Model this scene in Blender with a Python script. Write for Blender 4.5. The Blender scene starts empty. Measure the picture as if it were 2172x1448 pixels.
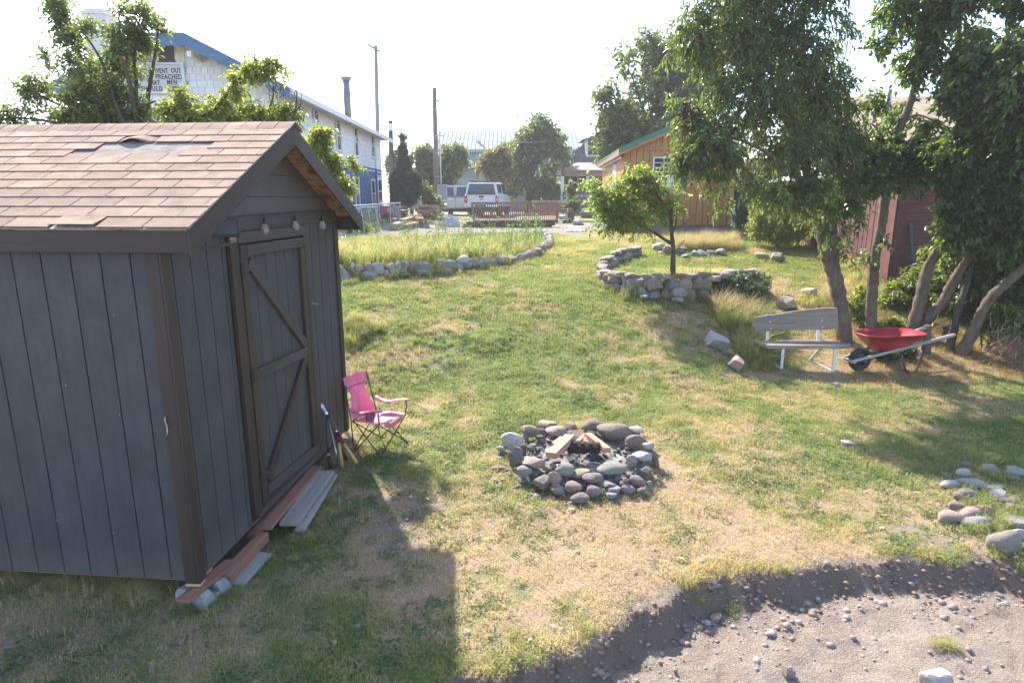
import bpy, bmesh, math, random
import numpy as np
from mathutils import Vector, Matrix, Euler

S = bpy.context.scene
COL = S.collection
random.seed(7)
RNG = np.random.default_rng(11)

# ------------------------------------------------------------------ camera, world, sun, exposure
FPX, PITCH, CAMZ = 1340.0, 0.219, 2.8
cd = bpy.data.cameras.new('camera')
cd.sensor_width = 36.0
cd.lens = 36.0 * FPX / 2172.0
cd.clip_start = 0.05
cd.clip_end = 2000
cam = bpy.data.objects.new('camera', cd)
cam.location = (0, 0, CAMZ)
cam.rotation_euler = (math.pi / 2 - PITCH, 0, 0)
COL.objects.link(cam)
S.camera = cam

SUN_EL, SUN_AZ = math.radians(42), math.radians(25)      # azimuth to the left of the view
SUNV = Vector((-math.sin(SUN_AZ) * math.cos(SUN_EL), math.cos(SUN_AZ) * math.cos(SUN_EL), math.sin(SUN_EL)))
w = bpy.data.worlds.new('World')
S.world = w
w.use_nodes = True
wn = w.node_tree
bg = wn.nodes['Background']
sky = wn.nodes.new('ShaderNodeTexSky')
sky.sky_type = 'NISHITA'
sky.sun_disc = False
sky.sun_elevation = SUN_EL
sky.sun_rotation = -SUN_AZ
sky.altitude = 1200
sky.air_density = 1.0
sky.dust_density = 3.0
sky.ozone_density = 1.0
wn.links.new(sky.outputs[0], bg.inputs[0])
bg.inputs[1].default_value = 0.15
sl = bpy.data.lights.new('sun', 'SUN')
sl.energy = 4.3
sl.angle = math.radians(0.8)
sl.color = (1.0, 0.93, 0.82)
so = bpy.data.objects.new('sun', sl)
so.rotation_euler = SUNV.to_track_quat('Z', 'Y').to_euler()
so.location = (-20, 40, 40)
COL.objects.link(so)
S.view_settings.view_transform = 'Standard'
S.view_settings.look = 'None'
S.view_settings.gamma = 1.0
S.view_settings.exposure = 1.76
S.view_settings.use_curve_mapping = False
S.render.engine = 'CYCLES'
S.cycles.max_bounces = 6
S.cycles.diffuse_bounces = 3
S.cycles.glossy_bounces = 2
S.cycles.transmission_bounces = 4
S.cycles.transparent_max_bounces = 6
S.cycles.volume_bounces = 0
S.cycles.use_denoising = True
S.cycles.denoiser = 'OPENIMAGEDENOISE'
S.cycles.denoising_input_passes = 'RGB_ALBEDO_NORMAL'
S.cycles.denoising_prefilter = 'NONE'

# ------------------------------------------------------------------ picture helpers (build positions in metres)
_c, _s = math.cos(PITCH), math.sin(PITCH)
def ray(px, py):
    x = (px - 1086) / FPX; y = -(py - 724) / FPX
    d = Vector((x, _c + y * _s, -_s + y * _c))
    return d / d.y
def at(px, py, Y):
    return Vector((0, 0, CAMZ)) + ray(px, py) * Y
def zc(p):
    p = Vector(p)
    return p.y * _c - (p.z - CAMZ) * _s
def m_per_px(p):
    return zc(p) / FPX
def at_z(px, py, z):
    r = ray(px, py)
    return Vector((0, 0, CAMZ)) + r * ((z - CAMZ) / r.z)

# ------------------------------------------------------------------ noise
_tab = np.random.default_rng(5).random((256, 256))
def vnoise(x, y, f=1.0, seed=0):
    x = np.asarray(x, float) * f + seed * 17.31; y = np.asarray(y, float) * f + seed * 9.77
    xi = np.floor(x).astype(int); yi = np.floor(y).astype(int)
    u = x - xi; v = y - yi
    u = u * u * (3 - 2 * u); v = v * v * (3 - 2 * v)
    a = _tab[xi & 255, yi & 255]; b = _tab[(xi + 1) & 255, yi & 255]
    c = _tab[xi & 255, (yi + 1) & 255]; d = _tab[(xi + 1) & 255, (yi + 1) & 255]
    return (a * (1 - u) + b * u) * (1 - v) + (c * (1 - u) + d * u) * v
def fbm(x, y, f=1.0, seed=0, o=4):
    s = 0; a = 0.5; t = 0
    for i in range(o):
        s = s + a * vnoise(x, y, f * 2 ** i, seed + i * 3); t += a; a *= 0.55
    return s / t
def sstep(a, b, x):
    t = np.clip((np.asarray(x, float) - a) / (b - a), 0, 1)
    return t * t * (3 - 2 * t)
def inpoly(x, y, poly):
    x = np.asarray(x, float); y = np.asarray(y, float)
    r = np.zeros(x.shape, bool); n = len(poly)
    for i in range(n):
        x1, y1 = poly[i]; x2, y2 = poly[(i + 1) % n]
        if y1 == y2: continue
        c = ((y1 > y) != (y2 > y)) & (x < (x2 - x1) * (y - y1) / (y2 - y1) + x1)
        r ^= c
    return r

# ------------------------------------------------------------------ objects
WM = {}
def setp(o, label=None, cat=None, group=None, kind=None):
    if label: o['label'] = label
    if cat: o['category'] = cat
    if group: o['group'] = group
    if kind: o['kind'] = kind
    return o
def place(o, parent, M):
    WM[o.name] = M.copy()
    if parent is not None:
        o.parent = parent
        o.matrix_basis = WM[parent.name].inverted() @ M
    else:
        o.matrix_basis = M
def thing(name, label, cat, loc=(0, 0, 0), rz=0.0, group=None, M=None):
    o = bpy.data.objects.new(name, None)
    o.empty_display_size = 0.1
    COL.objects.link(o)
    place(o, None, M if M is not None else Matrix.Translation(loc) @ Matrix.Rotation(rz, 4, 'Z'))
    return setp(o, label, cat, group)
def mobj(name, me, parent=None, M=None):
    o = bpy.data.objects.new(name, me)
    COL.objects.link(o)
    place(o, parent, M if M is not None else Matrix.Identity(4))
    return o
I4 = Matrix.Identity(4)
def frame(p, x, up=(0, 0, 1)):
    """matrix with local X along x, local Z near up"""
    x = Vector(x).normalized(); z = Vector(up)
    y = z.cross(x)
    if y.length < 1e-6: y = Vector((0, 1, 0)) if abs(x.z) > .9 else Vector((0, 0, 1)).cross(x)
    y.normalize(); z = x.cross(y)
    M = Matrix((x, y, z)).transposed().to_4x4()
    M.translation = Vector(p)
    return M

class MB:
    """collects shapes and links them as one mesh object"""
    def __init__(s): s.v = []; s.f = []
    def add(s, vs, fs, M=None):
        b = len(s.v)
        for v in vs:
            v = Vector(v)
            s.v.append(tuple(M @ v) if M is not None else tuple(v))
        for f in fs: s.f.append(tuple(b + i for i in f))
        return s
    def box(s, lo, hi, M=None):
        x0, y0, z0 = lo; x1, y1, z1 = hi
        vs = [(x0,y0,z0),(x1,y0,z0),(x1,y1,z0),(x0,y1,z0),(x0,y0,z1),(x1,y0,z1),(x1,y1,z1),(x0,y1,z1)]
        return s.add(vs, [(0,3,2,1),(4,5,6,7),(0,1,5,4),(1,2,6,5),(2,3,7,6),(3,0,4,7)], M)
    def bar(s, p0, p1, w, t, up=(0, 0, 1), M=None):
        p0 = Vector(p0); p1 = Vector(p1)
        F = frame(p0, p1 - p0, up); L = (p1 - p0).length
        if M is not None: F = M @ F
        return s.box((0, -w / 2, -t / 2), (L, w / 2, t / 2), F)
    def tube(s, pts, rad, n=8, M=None, cap=True):
        pts = [Vector(p) for p in pts]
        if not hasattr(rad, '__len__'): rad = [rad] * len(pts)
        vs = []; fs = []; prev = None
        for i, p in enumerate(pts):
            d = (pts[min(i + 1, len(pts) - 1)] - pts[max(i - 1, 0)]).normalized()
            if prev is None:
                a = Vector((0, 0, 1)) if abs(d.z) < .9 else Vector((1, 0, 0))
                u = a.cross(d).normalized()
            else:
                u = (prev - d * prev.dot(d))
                u = u.normalized() if u.length > 1e-6 else Vector((1, 0, 0))
            prev = u; v = d.cross(u)
            for k in range(n):
                a = 2 * math.pi * k / n
                vs.append(p + (u * math.cos(a) + v * math.sin(a)) * rad[i])
        for i in range(len(pts) - 1):
            for k in range(n):
                fs.append((i*n+k, i*n+(k+1) % n, (i+1)*n+(k+1) % n, (i+1)*n+k))
        if cap:
            fs.append(tuple(range(n))[::-1]); fs.append(tuple((len(pts)-1)*n+k for k in range(n)))
        return s.add(vs, fs, M)
    def lathe(s, prof, n=12, M=None):
        vs = []; fs = []
        for r, z in prof:
            for k in range(n):
                a = 2*math.pi*k/n; vs.append((r*math.cos(a), r*math.sin(a), z))
        for i in range(len(prof)-1):
            for k in range(n):
                fs.append((i*n+k, i*n+(k+1) % n, (i+1)*n+(k+1) % n, (i+1)*n+k))
        fs.append(tuple(range(n))[::-1]); fs.append(tuple((len(prof)-1)*n+k for k in range(n)))
        return s.add(vs, fs, M)
    def prism(s, poly, axis_vec, M=None):
        """poly: list of 3d points (planar), extruded by axis_vec"""
        n = len(poly); a = Vector(axis_vec)
        vs = [Vector(p) for p in poly] + [Vector(p) + a for p in poly]
        fs = [tuple(range(n))[::-1], tuple(range(n, 2*n))] + [(i, (i+1) % n, n+(i+1) % n, n+i) for i in range(n)]
        return s.add(vs, fs, M)
    def loft(s, rings, M=None, cap=True):
        n = len(rings[0]); vs = [p for r in rings for p in r]; fs = []
        for i in range(len(rings)-1):
            for k in range(n):
                fs.append((i*n+k, i*n+(k+1) % n, (i+1)*n+(k+1) % n, (i+1)*n+k))
        if cap:
            fs.append(tuple(range(n))[::-1]); fs.append(tuple((len(rings)-1)*n+k for k in range(n)))
        return s.add(vs, fs, M)
    def mesh(s, name, mat, smooth=False):
        me = bpy.data.meshes.new(name)
        me.from_pydata(s.v, [], s.f)
        bm = bmesh.new(); bm.from_mesh(me)
        bmesh.ops.recalc_face_normals(bm, faces=bm.faces)
        bm.to_mesh(me); bm.free()
        if smooth:
            me.polygons.foreach_set('use_smooth', np.ones(len(me.polygons), bool))
        if mat: me.materials.append(mat)
        return me
    def build(s, name, mat, parent=None, M=None, smooth=False, bevel=0, local=False):
        """verts are in the parent's frame when local, else in world coordinates"""
        me = s.mesh(name, mat, smooth)
        if M is None: M = WM[parent.name] if (local and parent is not None) else I4
        o = mobj(name, me, parent, M)
        if bevel:
            b = o.modifiers.new('bevel', 'BEVEL'); b.width = bevel; b.segments = 1; b.limit_method = 'ANGLE'; b.angle_limit = .6
        return o

_boards = {}
def board(name, p0, p1, w, t, mat, parent, up=(0, 0, 1), M=None, bevel=.003, jitter=0):
    """a sawn board: local X along its length; alike boards share a mesh"""
    p0 = Vector(p0); p1 = Vector(p1); L = (p1 - p0).length
    key = (round(L, 3), round(w, 4), round(t, 4), mat.name, bevel)
    me = _boards.get(key)
    if me is None:
        b = bevel
        mb = MB()
        h = w/2; k = t/2
        if b and b < min(h, k):
            ring = [(-h+b, -k), (h-b, -k), (h, -k+b), (h, k-b), (h-b, k), (-h+b, k), (-h, k-b), (-h, -k+b)]
        else:
            ring = [(-h, -k), (h, -k), (h, k), (-h, k)]
        mb.loft([[(0, y, z) for y, z in ring], [(L, y, z) for y, z in ring]])
        me = mb.mesh(name, mat); _boards[key] = me
    F = frame(p0, p1 - p0, up)
    if jitter: F = F @ Matrix.Rotation(random.uniform(-jitter, jitter), 4, 'X')
    if M is not None: F = M @ F
    return mobj(name, me, parent, F)

# ------------------------------------------------------------------ materials
def newmat(name):
    m = bpy.data.materials.new(name); m.use_nodes = True
    nt = m.node_tree
    return m, nt, nt.nodes['Principled BSDF']
def N(nt, t, **kw):
    n = nt.nodes.new('ShaderNode' + t)
    for k, v in kw.items(): setattr(n, k, v)
    return n
def mixc(nt, fac, a, b, mode='MIX'):
    n = N(nt, 'MixRGB'); n.blend_type = mode
    for i, x in ((0, fac), (1, a), (2, b)):
        if isinstance(x, bpy.types.NodeSocket): nt.links.new(x, n.inputs[i])
        elif i == 0: n.inputs[0].default_value = x
        else: n.inputs[i].default_value = (*x[:3], 1)
    return n.outputs[0]
def ramp(nt, fac, stops):
    r = N(nt, 'ValToRGB'); e = r.color_ramp.elements
    while len(e) < len(stops): e.new(0.5)
    for i, (p, c) in enumerate(stops):
        e[i].position = p; e[i].color = (*c[:3], 1) if hasattr(c, '__len__') else (c, c, c, 1)
    nt.links.new(fac, r.inputs[0])
    return r.outputs[0]
def noise(nt, vec, scale, detail=4, rough=.6, sc=None):
    if sc is not None:
        mp = N(nt, 'Mapping'); mp.inputs['Scale'].default_value = sc
        nt.links.new(vec, mp.inputs[0]); vec = mp.outputs[0]
    n = N(nt, 'TexNoise'); n.inputs['Scale'].default_value = scale; n.inputs['Detail'].default_value = detail; n.inputs['Roughness'].default_value = rough
    nt.links.new(vec, n.inputs['Vector'])
    return n.outputs[0]
def objvec(nt, rnd=True):
    tc = N(nt, 'TexCoord')
    if not rnd: return tc.outputs['Object']
    oi = N(nt, 'ObjectInfo'); a = N(nt, 'VectorMath', operation='MULTIPLY_ADD')
    cb = N(nt, 'CombineXYZ')
    m = N(nt, 'Math', operation='MULTIPLY'); m.inputs[1].default_value = 37.0
    nt.links.new(oi.outputs['Random'], m.inputs[0])
    for i in range(3): nt.links.new(m.outputs[0], cb.inputs[i])
    nt.links.new(tc.outputs['Object'], a.inputs[0]); a.inputs[1].default_value = (1, 1, 1)
    nt.links.new(cb.outputs[0], a.inputs[2])
    return a.outputs[0]
def bump(nt, bs, h, strength=.3, dist=.01):
    b = N(nt, 'Bump'); b.inputs['Strength'].default_value = strength; b.inputs['Distance'].default_value = dist
    nt.links.new(h, b.inputs['Height']); nt.links.new(b.outputs[0], bs.inputs['Normal'])
def objrand(nt):
    return N(nt, 'ObjectInfo').outputs['Random']
def sc3(c, k): return tuple(x * k for x in c)

def plain(name, c, rough=.6, var=.15, scale=6, bumps=.15, metal=0, c2=None, objvar=.1, fine=60, spec=None):
    m, nt, bs = newmat(name); v = objvec(nt)
    n1 = noise(nt, v, scale, 5); n2 = noise(nt, v, fine, 3)
    col = mixc(nt, ramp(nt, n1, [(.35, 0), (.65, 1)]), sc3(c, 1 - var), c2 or sc3(c, 1 + var))
    col = mixc(nt, ramp(nt, objrand(nt), [(0, 0), (1, objvar * 2)]), col, sc3(c, .6))
    col = mixc(nt, .12, col, n2, 'OVERLAY')
    nt.links.new(col, bs.inputs['Base Color'])
    bs.inputs['Roughness'].default_value = rough; bs.inputs['Metallic'].default_value = metal
    if spec is not None: bs.inputs['Specular IOR Level'].default_value = spec
    if bumps: bump(nt, bs, n2, bumps, .004)
    return m
def wood(name, c1, c2, rough=.75, grain=22, knots=True, objvar=.35, bumps=.4, axis=0, contrast=1.0, stain=None):
    m, nt, bs = newmat(name); v = objvec(nt)
    sc = [1, 1, 1]; sc = [.07 if i == axis else 1 for i in range(3)]
    g = noise(nt, v, grain, 6, .65, sc)
    g2 = noise(nt, v, grain * 4, 3, .6, [s if i != axis else .02 for i, s in enumerate(sc)])
    big = noise(nt, v, 2.2, 3, .5, [.4 if i == axis else 1 for i in range(3)])
    f = ramp(nt, g, [(.5 - .2 / contrast, 0), (.5 + .2 / contrast, 1)])
    col = mixc(nt, f, c1, c2)
    col = mixc(nt, ramp(nt, g2, [(.4, 0), (.75, .5)]), col, sc3(c1, .55))
    col = mixc(nt, ramp(nt, big, [(.35, 0), (.75, .35)]), col, sc3(c2, 1.15))
    if knots:
        vo = N(nt, 'TexVoronoi'); mp = N(nt, 'Mapping'); mp.inputs['Scale'].default_value = [1.6 if i == axis else 5.5 for i in range(3)]
        nt.links.new(v, mp.inputs[0]); nt.links.new(mp.outputs[0], vo.inputs['Vector'])
        col = mixc(nt, ramp(nt, vo.outputs['Distance'], [(.06, 1), (.14, 0)]), col, sc3(c1, .35))
    col = mixc(nt, ramp(nt, objrand(nt), [(0, 0), (1, objvar)]), col, sc3(c1, .6))
    if stain:
        st = noise(nt, v, 3.5, 5, .7)
        col = mixc(nt, ramp(nt, st, [(.5, 0), (.62, .8)]), col, stain)
    nt.links.new(col, bs.inputs['Base Color']); bs.inputs['Roughness'].default_value = rough
    bump(nt, bs, g2, bumps, .004)
    return m
def leafmat(name, c1, c2, trans=(.18, .26, .03), rough=.42, tfac=.4, dry=None, spec=.5):
    m, nt, bs = newmat(name)
    geo = N(nt, 'NewGeometry')
    r = geo.outputs['Random Per Island']
    stops = [(0, c1), (.75, c2)]
    if dry: stops += [(.93, c2), (1, dry)]
    col = ramp(nt, r, stops)
    nt.links.new(col, bs.inputs['Base Color'])
    bs.inputs['Roughness'].default_value = rough
    bs.inputs['Specular IOR Level'].default_value = spec
    t = N(nt, 'BsdfTranslucent')
    tcol = ramp(nt, r, [(0, sc3(trans, .6)), (1, sc3(trans, 1.2))])
    nt.links.new(tcol, t.inputs[0])
    mx = N(nt, 'MixShader'); mx.inputs[0].default_value = tfac
    nt.links.new(bs.outputs[0], mx.inputs[1]); nt.links.new(t.outputs[0], mx.inputs[2])
    nt.links.new(mx.outputs[0], nt.nodes['Material Output'].inputs[0])
    return m
def bladematt(name, c1, c2, c3, trans=.45):
    """grass: colour from the clump's tint (0 dry .. 1 green) with per blade variety"""
    m, nt, bs = newmat(name)
    at_ = N(nt, 'Attribute'); at_.attribute_type = 'INSTANCER'; at_.attribute_name = 'tint'
    geo = N(nt, 'NewGeometry')
    ad = N(nt, 'Math', operation='MULTIPLY_ADD'); ad.inputs[1].default_value = .5; 
    sb = N(nt, 'Math', operation='SUBTRACT'); sb.inputs[1].default_value = .25
    nt.links.new(geo.outputs['Random Per Island'], ad.inputs[0]); nt.links.new(at_.outputs['Fac'], ad.inputs[2])
    nt.links.new(ad.outputs[0], sb.inputs[0])
    col = ramp(nt, sb.outputs[0], [(0, c1), (.5, c2), (1, c3)])
    nt.links.new(col, bs.inputs['Base Color']); bs.inputs['Roughness'].default_value = .6
    bs.inputs['Specular IOR Level'].default_value = .3
    t = N(nt, 'BsdfTranslucent'); nt.links.new(mixc(nt, 1.0, col, (1.6, 1.6, .85), 'MULTIPLY'), t.inputs[0])
    mx = N(nt, 'MixShader'); mx.inputs[0].default_value = trans
    nt.links.new(bs.outputs[0], mx.inputs[1]); nt.links.new(t.outputs[0], mx.inputs[2])
    nt.links.new(mx.outputs[0], nt.nodes['Material Output'].inputs[0])
    return m
def stonemat(name, cols, bumps=.5):
    m, nt, bs = newmat(name); v = objvec(nt)
    base = ramp(nt, objrand(nt), [(i / len(cols), c) for i, c in enumerate(cols)])
    for n in nt.nodes:
        if n.type == 'VALTORGB' : n.color_ramp.interpolation = 'CONSTANT'
    n1 = noise(nt, v, 5, 6, .7); n2 = noise(nt, v, 45, 4, .7); n3 = noise(nt, v, 14, 3, .6, (1, 1, 3))
    col = mixc(nt, ramp(nt, n1, [(.35, 0), (.7, .6)]), base, (.46, .41, .36))
    col = mixc(nt, ramp(nt, n3, [(.52, 0), (.74, .45)]), col, (.13, .115, .105))
    col = mixc(nt, .25, col, n2, 'OVERLAY')
    nt.links.new(col, bs.inputs['Base Color']); bs.inputs['Roughness'].default_value = .85
    bs.inputs['Specular IOR Level'].default_value = .3
    ad = N(nt, 'Math', operation='ADD'); nt.links.new(n1, ad.inputs[0]); nt.links.new(n2, ad.inputs[1])
    bump(nt, bs, ad.outputs[0], .9, .03)
    return m
def glassmat(name, c=(.03, .035, .04), rough=.08):
    m, nt, bs = newmat(name)
    bs.inputs['Base Color'].default_value = (*c, 1); bs.inputs['Roughness'].default_value = rough
    bs.inputs['Specular IOR Level'].default_value = .7
    return m
# ================================================================== TERRAIN
_bY = [-60, 0, 3, 4, 5, 6, 7, 8, 8.7, 9.5, 10.5, 11.5, 12.5, 14, 16, 18, 21, 27, 37, 60, 120, 900]
_bZ = [-.3, -.05, -.02, 0, .03, .08, .13, .2, .28, .45, .76, 1.03, 1.24, 1.46, 1.63, 1.74, 1.78, 1.72, 1.88, 2.0, 2.1, 2.3]
def H0(x, y):
    x = np.asarray(x, float); y = np.asarray(y, float)
    ye = y - 1.0 * sstep(2.6, 4.4, x) * sstep(6, 9, y) * (1 - sstep(14, 18, y))
    ye = ye + .55 * (1 - sstep(-2.6, -1.2, x)) * sstep(7.2, 8.4, y) * (1 - sstep(11, 14, y))
    z = np.interp(ye, _bY, _bZ)
    z = z + (fbm(x, y, .45, 2) - .5) * .12 * sstep(2, 6, y) * (1 - .6 * sstep(20, 30, y))
    z = z + (fbm(x, y, 2.2, 6) - .5) * .05 * (1 - sstep(22, 30, y))
    z = z + (fbm(x, y, 1.5, 31) - .5) * .30 * np.exp(-((x + 1.2) / 1.3) ** 2 - ((y - 9.4) / .9) ** 2)
    return z
# edge of the dirt road: y of the turf lip as a function of x
_lip = [at_z(*p, 0.0) for p in [(905, 1440), (985, 1405), (1060, 1400), (1130, 1383), (1220, 1352), (1330, 1290), (1420, 1258), (1560, 1216), (1700, 1200), (1850, 1188), (2000, 1180), (2172, 1188)]]
_lx = [-9, -1.6] + [p.x for p in _lip] + [12, 40]
_ly = [.6, 2.2] + [p.y for p in _lip] + [_lip[-1].y - 1.2, _lip[-1].y - 3]
def lip(x, y):
    return np.interp(x, _lx, _ly) + (vnoise(x, y * .2, 2.6, 4) - .5) * .22 + (vnoise(x, y * .2, 9, 5) - .5) * .11 + (vnoise(x, y * .2, 21, 7) - .5) * .05
def road_d(x, y):
    return lip(x, y) - y          # > 0 on the road side
def GND0(px, py, hf=None):
    hf = hf or H0
    r = ray(px, py)
    t = np.arange(2.2, 70, .05)
    g = CAMZ + r.z * t - hf(r.x * t, t)
    i = int(np.argmax(g < 0))
    a, b = t[i - 1], t[i]
    for _ in range(18):
        m = (a + b) / 2
        if CAMZ + r.z * m - float(hf(r.x * m, m)) < 0: b = m
        else: a = m
    return Vector((0, 0, CAMZ)) + r * a
LEFT_PX = [(500, 596), (640, 598), (720, 594), (800, 590), (900, 584), (1000, 570), (1080, 558), (1130, 545), (1158, 528), (1166, 512), (1156, 499), (1148, 491)]
RIGHT_PX = [(1352, 545), (1312, 556), (1284, 572), (1276, 590), (1290, 608), (1320, 624), (1370, 634), (1430, 640), (1500, 638), (1560, 630), (1615, 615)]
LEFT_W = [GND0(*p) for p in LEFT_PX]
RIGHT_W = [GND0(*p) for p in RIGHT_PX]
_lp = [(p.x, p.y + .14) for p in LEFT_W] + [(LEFT_W[-1].x, 18.4), (-14, 18.4), (-14, LEFT_W[0].y)]
_rp = [(p.x + .1, p.y + .12) for p in RIGHT_W] + [(5.4, RIGHT_W[-1].y + .8), (5.2, 13.6), (RIGHT_W[0].x + .2, 13.9)]
LBED_Z, RBED_Z = 1.53, 1.36
def H(x, y):
    x = np.asarray(x, float); y = np.asarray(y, float)
    z = H0(x, y)
    wob = (vnoise(x, y, 3, 8) - .5) * .08
    il = inpoly(x, y, _lp)
    z = np.where(il, np.maximum(z, LBED_Z + wob), z)
    ir = inpoly(x, y, _rp)
    fall = sstep(4.2, 5.2, x)
    z = np.where(ir, np.maximum(z, (RBED_Z + wob) * (1 - fall) + z * fall), z)
    d = road_d(x, y)
    cut = sstep(-.02, .22, d)
    z = z - cut * (.17 + .08 * (vnoise(x, y, 1.7, 3) - .5)) - .02 * sstep(-.25, 0, d)
    z = z + cut * ((fbm(x, y, 3.5, 12) - .5) * .09 + (vnoise(x, y, 13, 14) - .5) * .03 + (vnoise(x, y, 29, 15) - .5) * .018)
    return z
def GND(px, py): return GND0(px, py, H)
def gz(x, y): return float(H(np.array([x]), np.array([y]))[0])

def axis_pts(segs):
    out = []
    for a, b, st in segs: out += list(np.arange(a, b, st))
    out.append(segs[-1][1]); return np.array(out)
gx = axis_pts([(-500, -100, 50), (-100, -30, 8), (-30, -12, 1.5), (-12, -5, .25), (-5, -2, .06), (-2, 5.5, .04), (5.5, 8, .06), (8, 14, .25), (14, 30, 1.5), (30, 100, 8), (100, 500, 50)])
gy = axis_pts([(-60, -4, 6), (-4, 2.2, .6), (2.2, 5, .03), (5, 8.5, .05), (8.5, 14.5, .07), (14.5, 24, .18), (24, 48, .6), (48, 100, 5), (100, 900, 50)])
GX, GY = np.meshgrid(gx, gy)
GZ = H(GX, GY)
nx_, ny_ = len(gx), len(gy)
allv = np.stack([GX.ravel(), GY.ravel(), GZ.ravel()], 1)
ii = (np.arange(ny_ - 1)[:, None] * nx_ + np.arange(nx_ - 1)[None, :]).ravel()
quads = np.stack([ii, ii + 1, ii + 1 + nx_, ii + nx_], 1)
cx = allv[quads].mean(1)
# zones -------------------------------------------------------------
DRIVE = [(-6.5, 19.6), (-3.4, 19.2), (-1.0, 20.3), (1.2, 20.6), (2.0, 18.7), (2.9, 18.9), (3.3, 21), (3.6, 30), (3.6, 47), (-12, 47), (-6.9, 37), (-6.9, 24)]
def zones(x, y):
    """green (0..1), dirt (0..1), dry thatch (0..1)"""
    n1 = fbm(x, y, .55, 21); n2 = fbm(x, y, 1.6, 25); n3 = fbm(x, y, 4.5, 28)
    # dry ground lies in front of the fire ring and near the lip, the far lawn is green
    far = sstep(8, 16, y)
    dryfield = np.exp(-(((x - 1.4) / 2.6) ** 2 + ((y - 4.4) / .9) ** 2)) * .46 + np.exp(-(((x + .3) / .55) ** 2 + ((y - 4.2) / .9) ** 2)) * .35
    dryfield += np.exp(-(((x - 5.4) / 2.0) ** 2 + ((y - 9.7) / .8) ** 2)) * .6
    dryfield += np.exp(-(((x - 4.5) / 1.6) ** 2 + ((y - 13.4) / 1.2) ** 2)) * .55
    dryfield += np.exp(-(((x - 1.9) / 1.4) ** 2 + ((y - 8.3) / 1.1) ** 2)) * .22
    dryfield += np.exp(-(((x + 1.2) / .8) ** 2 + ((y - 10.3) / .6) ** 2)) * .3
    dryfield += np.exp(-(((x + 2.6) / 1.2) ** 2 + ((y - 3.6) / .6) ** 2)) * .25
    green = np.clip(.5 + (n1 - .5) * 1.5 + (n2 - .5) * 1.5 + (n3 - .5) * 1.3 + far * .25 - dryfield, 0, 1)
    green = np.maximum(green, .75 * np.exp(-(((x - .3) / 1.6) ** 2 + ((y - 17.5) / 2.2) ** 2)))
    d1 = np.exp(-(((x + 1.05) / .45) ** 2 + ((y - 5.35) / .75) ** 2)) * .8 + np.exp(-(((x + .95) / .3) ** 2 + ((y - 4.5) / .5) ** 2)) * .35
    d1 += np.exp(-(((x + 1.9) / .8) ** 2 + ((y - 3.55) / .35) ** 2)) * .25
    d1 += sstep(-.16, .02, road_d(x, y)) * 1.2
    d1 += np.exp(-(((x - 3.75) / .55) ** 2 + ((y - 5.0) / .55) ** 2)) * .55
    d1 += np.exp(-(((x + 1.6) / .7) ** 2 + ((y - 9.2) / .6) ** 2)) * .6
    d1 += np.exp(-(((x - .72) / .95) ** 2 + ((y - 6.15) / .95) ** 2)) * .45
    d1 += (1 - sstep(-2.2, -2.0, x + (y - 4) * -.09)) * sstep(4.1, 4.3, y) * (1 - sstep(7, 7.3, y)) * .8
    near = 1 - sstep(5.5, 9, y)
    dirt = np.clip(d1 + (n2 - .52) * 1.1 + (n3 - .5) * (.7 + .5 * near) - .12 + .10 * near, 0, 1)
    dr = inpoly(x, y, DRIVE)
    dirt = np.where(dr, 1, dirt)
    return green, dirt, np.clip(dryfield + (n3 - .5), 0, 1)
rd = road_d(cx[:, 0], cx[:, 1])
is_road = (rd > 0.03) & (cx[:, 1] < 8)
is_drive = inpoly(cx[:, 0], cx[:, 1], DRIVE) & ~is_road
def sheet(name, sel, mat, label, cat):
    q = quads[sel]
    u, inv = np.unique(q.ravel(), return_inverse=True)
    V = allv[u]; Q = inv.reshape(-1, 4)
    me = bpy.data.meshes.new(name)
    me.vertices.add(len(V)); me.vertices.foreach_set('co', V.ravel())
    me.loops.add(Q.size); me.loops.foreach_set('vertex_index', Q.ravel().astype(np.int32))
    me.polygons.add(len(Q)); me.polygons.foreach_set('loop_start', np.arange(0, Q.size, 4, dtype=np.int32))
    me.polygons.foreach_set('use_smooth', np.ones(len(Q), bool))
    me.update(calc_edges=True)
    g, d, t = zones(V[:, 0], V[:, 1])
    if name == 'dirt_road':        # darker brown soil where the turf was cut
        dd = road_d(V[:, 0], V[:, 1]); g = np.clip(1.15 - np.abs(dd - .08) / .20, 0, 1)
    ca = me.color_attributes.new('zone', 'FLOAT_COLOR', 'POINT')
    ca.data.foreach_set('color', np.stack([g, d, t, np.ones_like(g)], 1).ravel())
    me.materials.append(mat)
    o = mobj(name, me)
    return setp(o, label, cat, None, 'structure')
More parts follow.
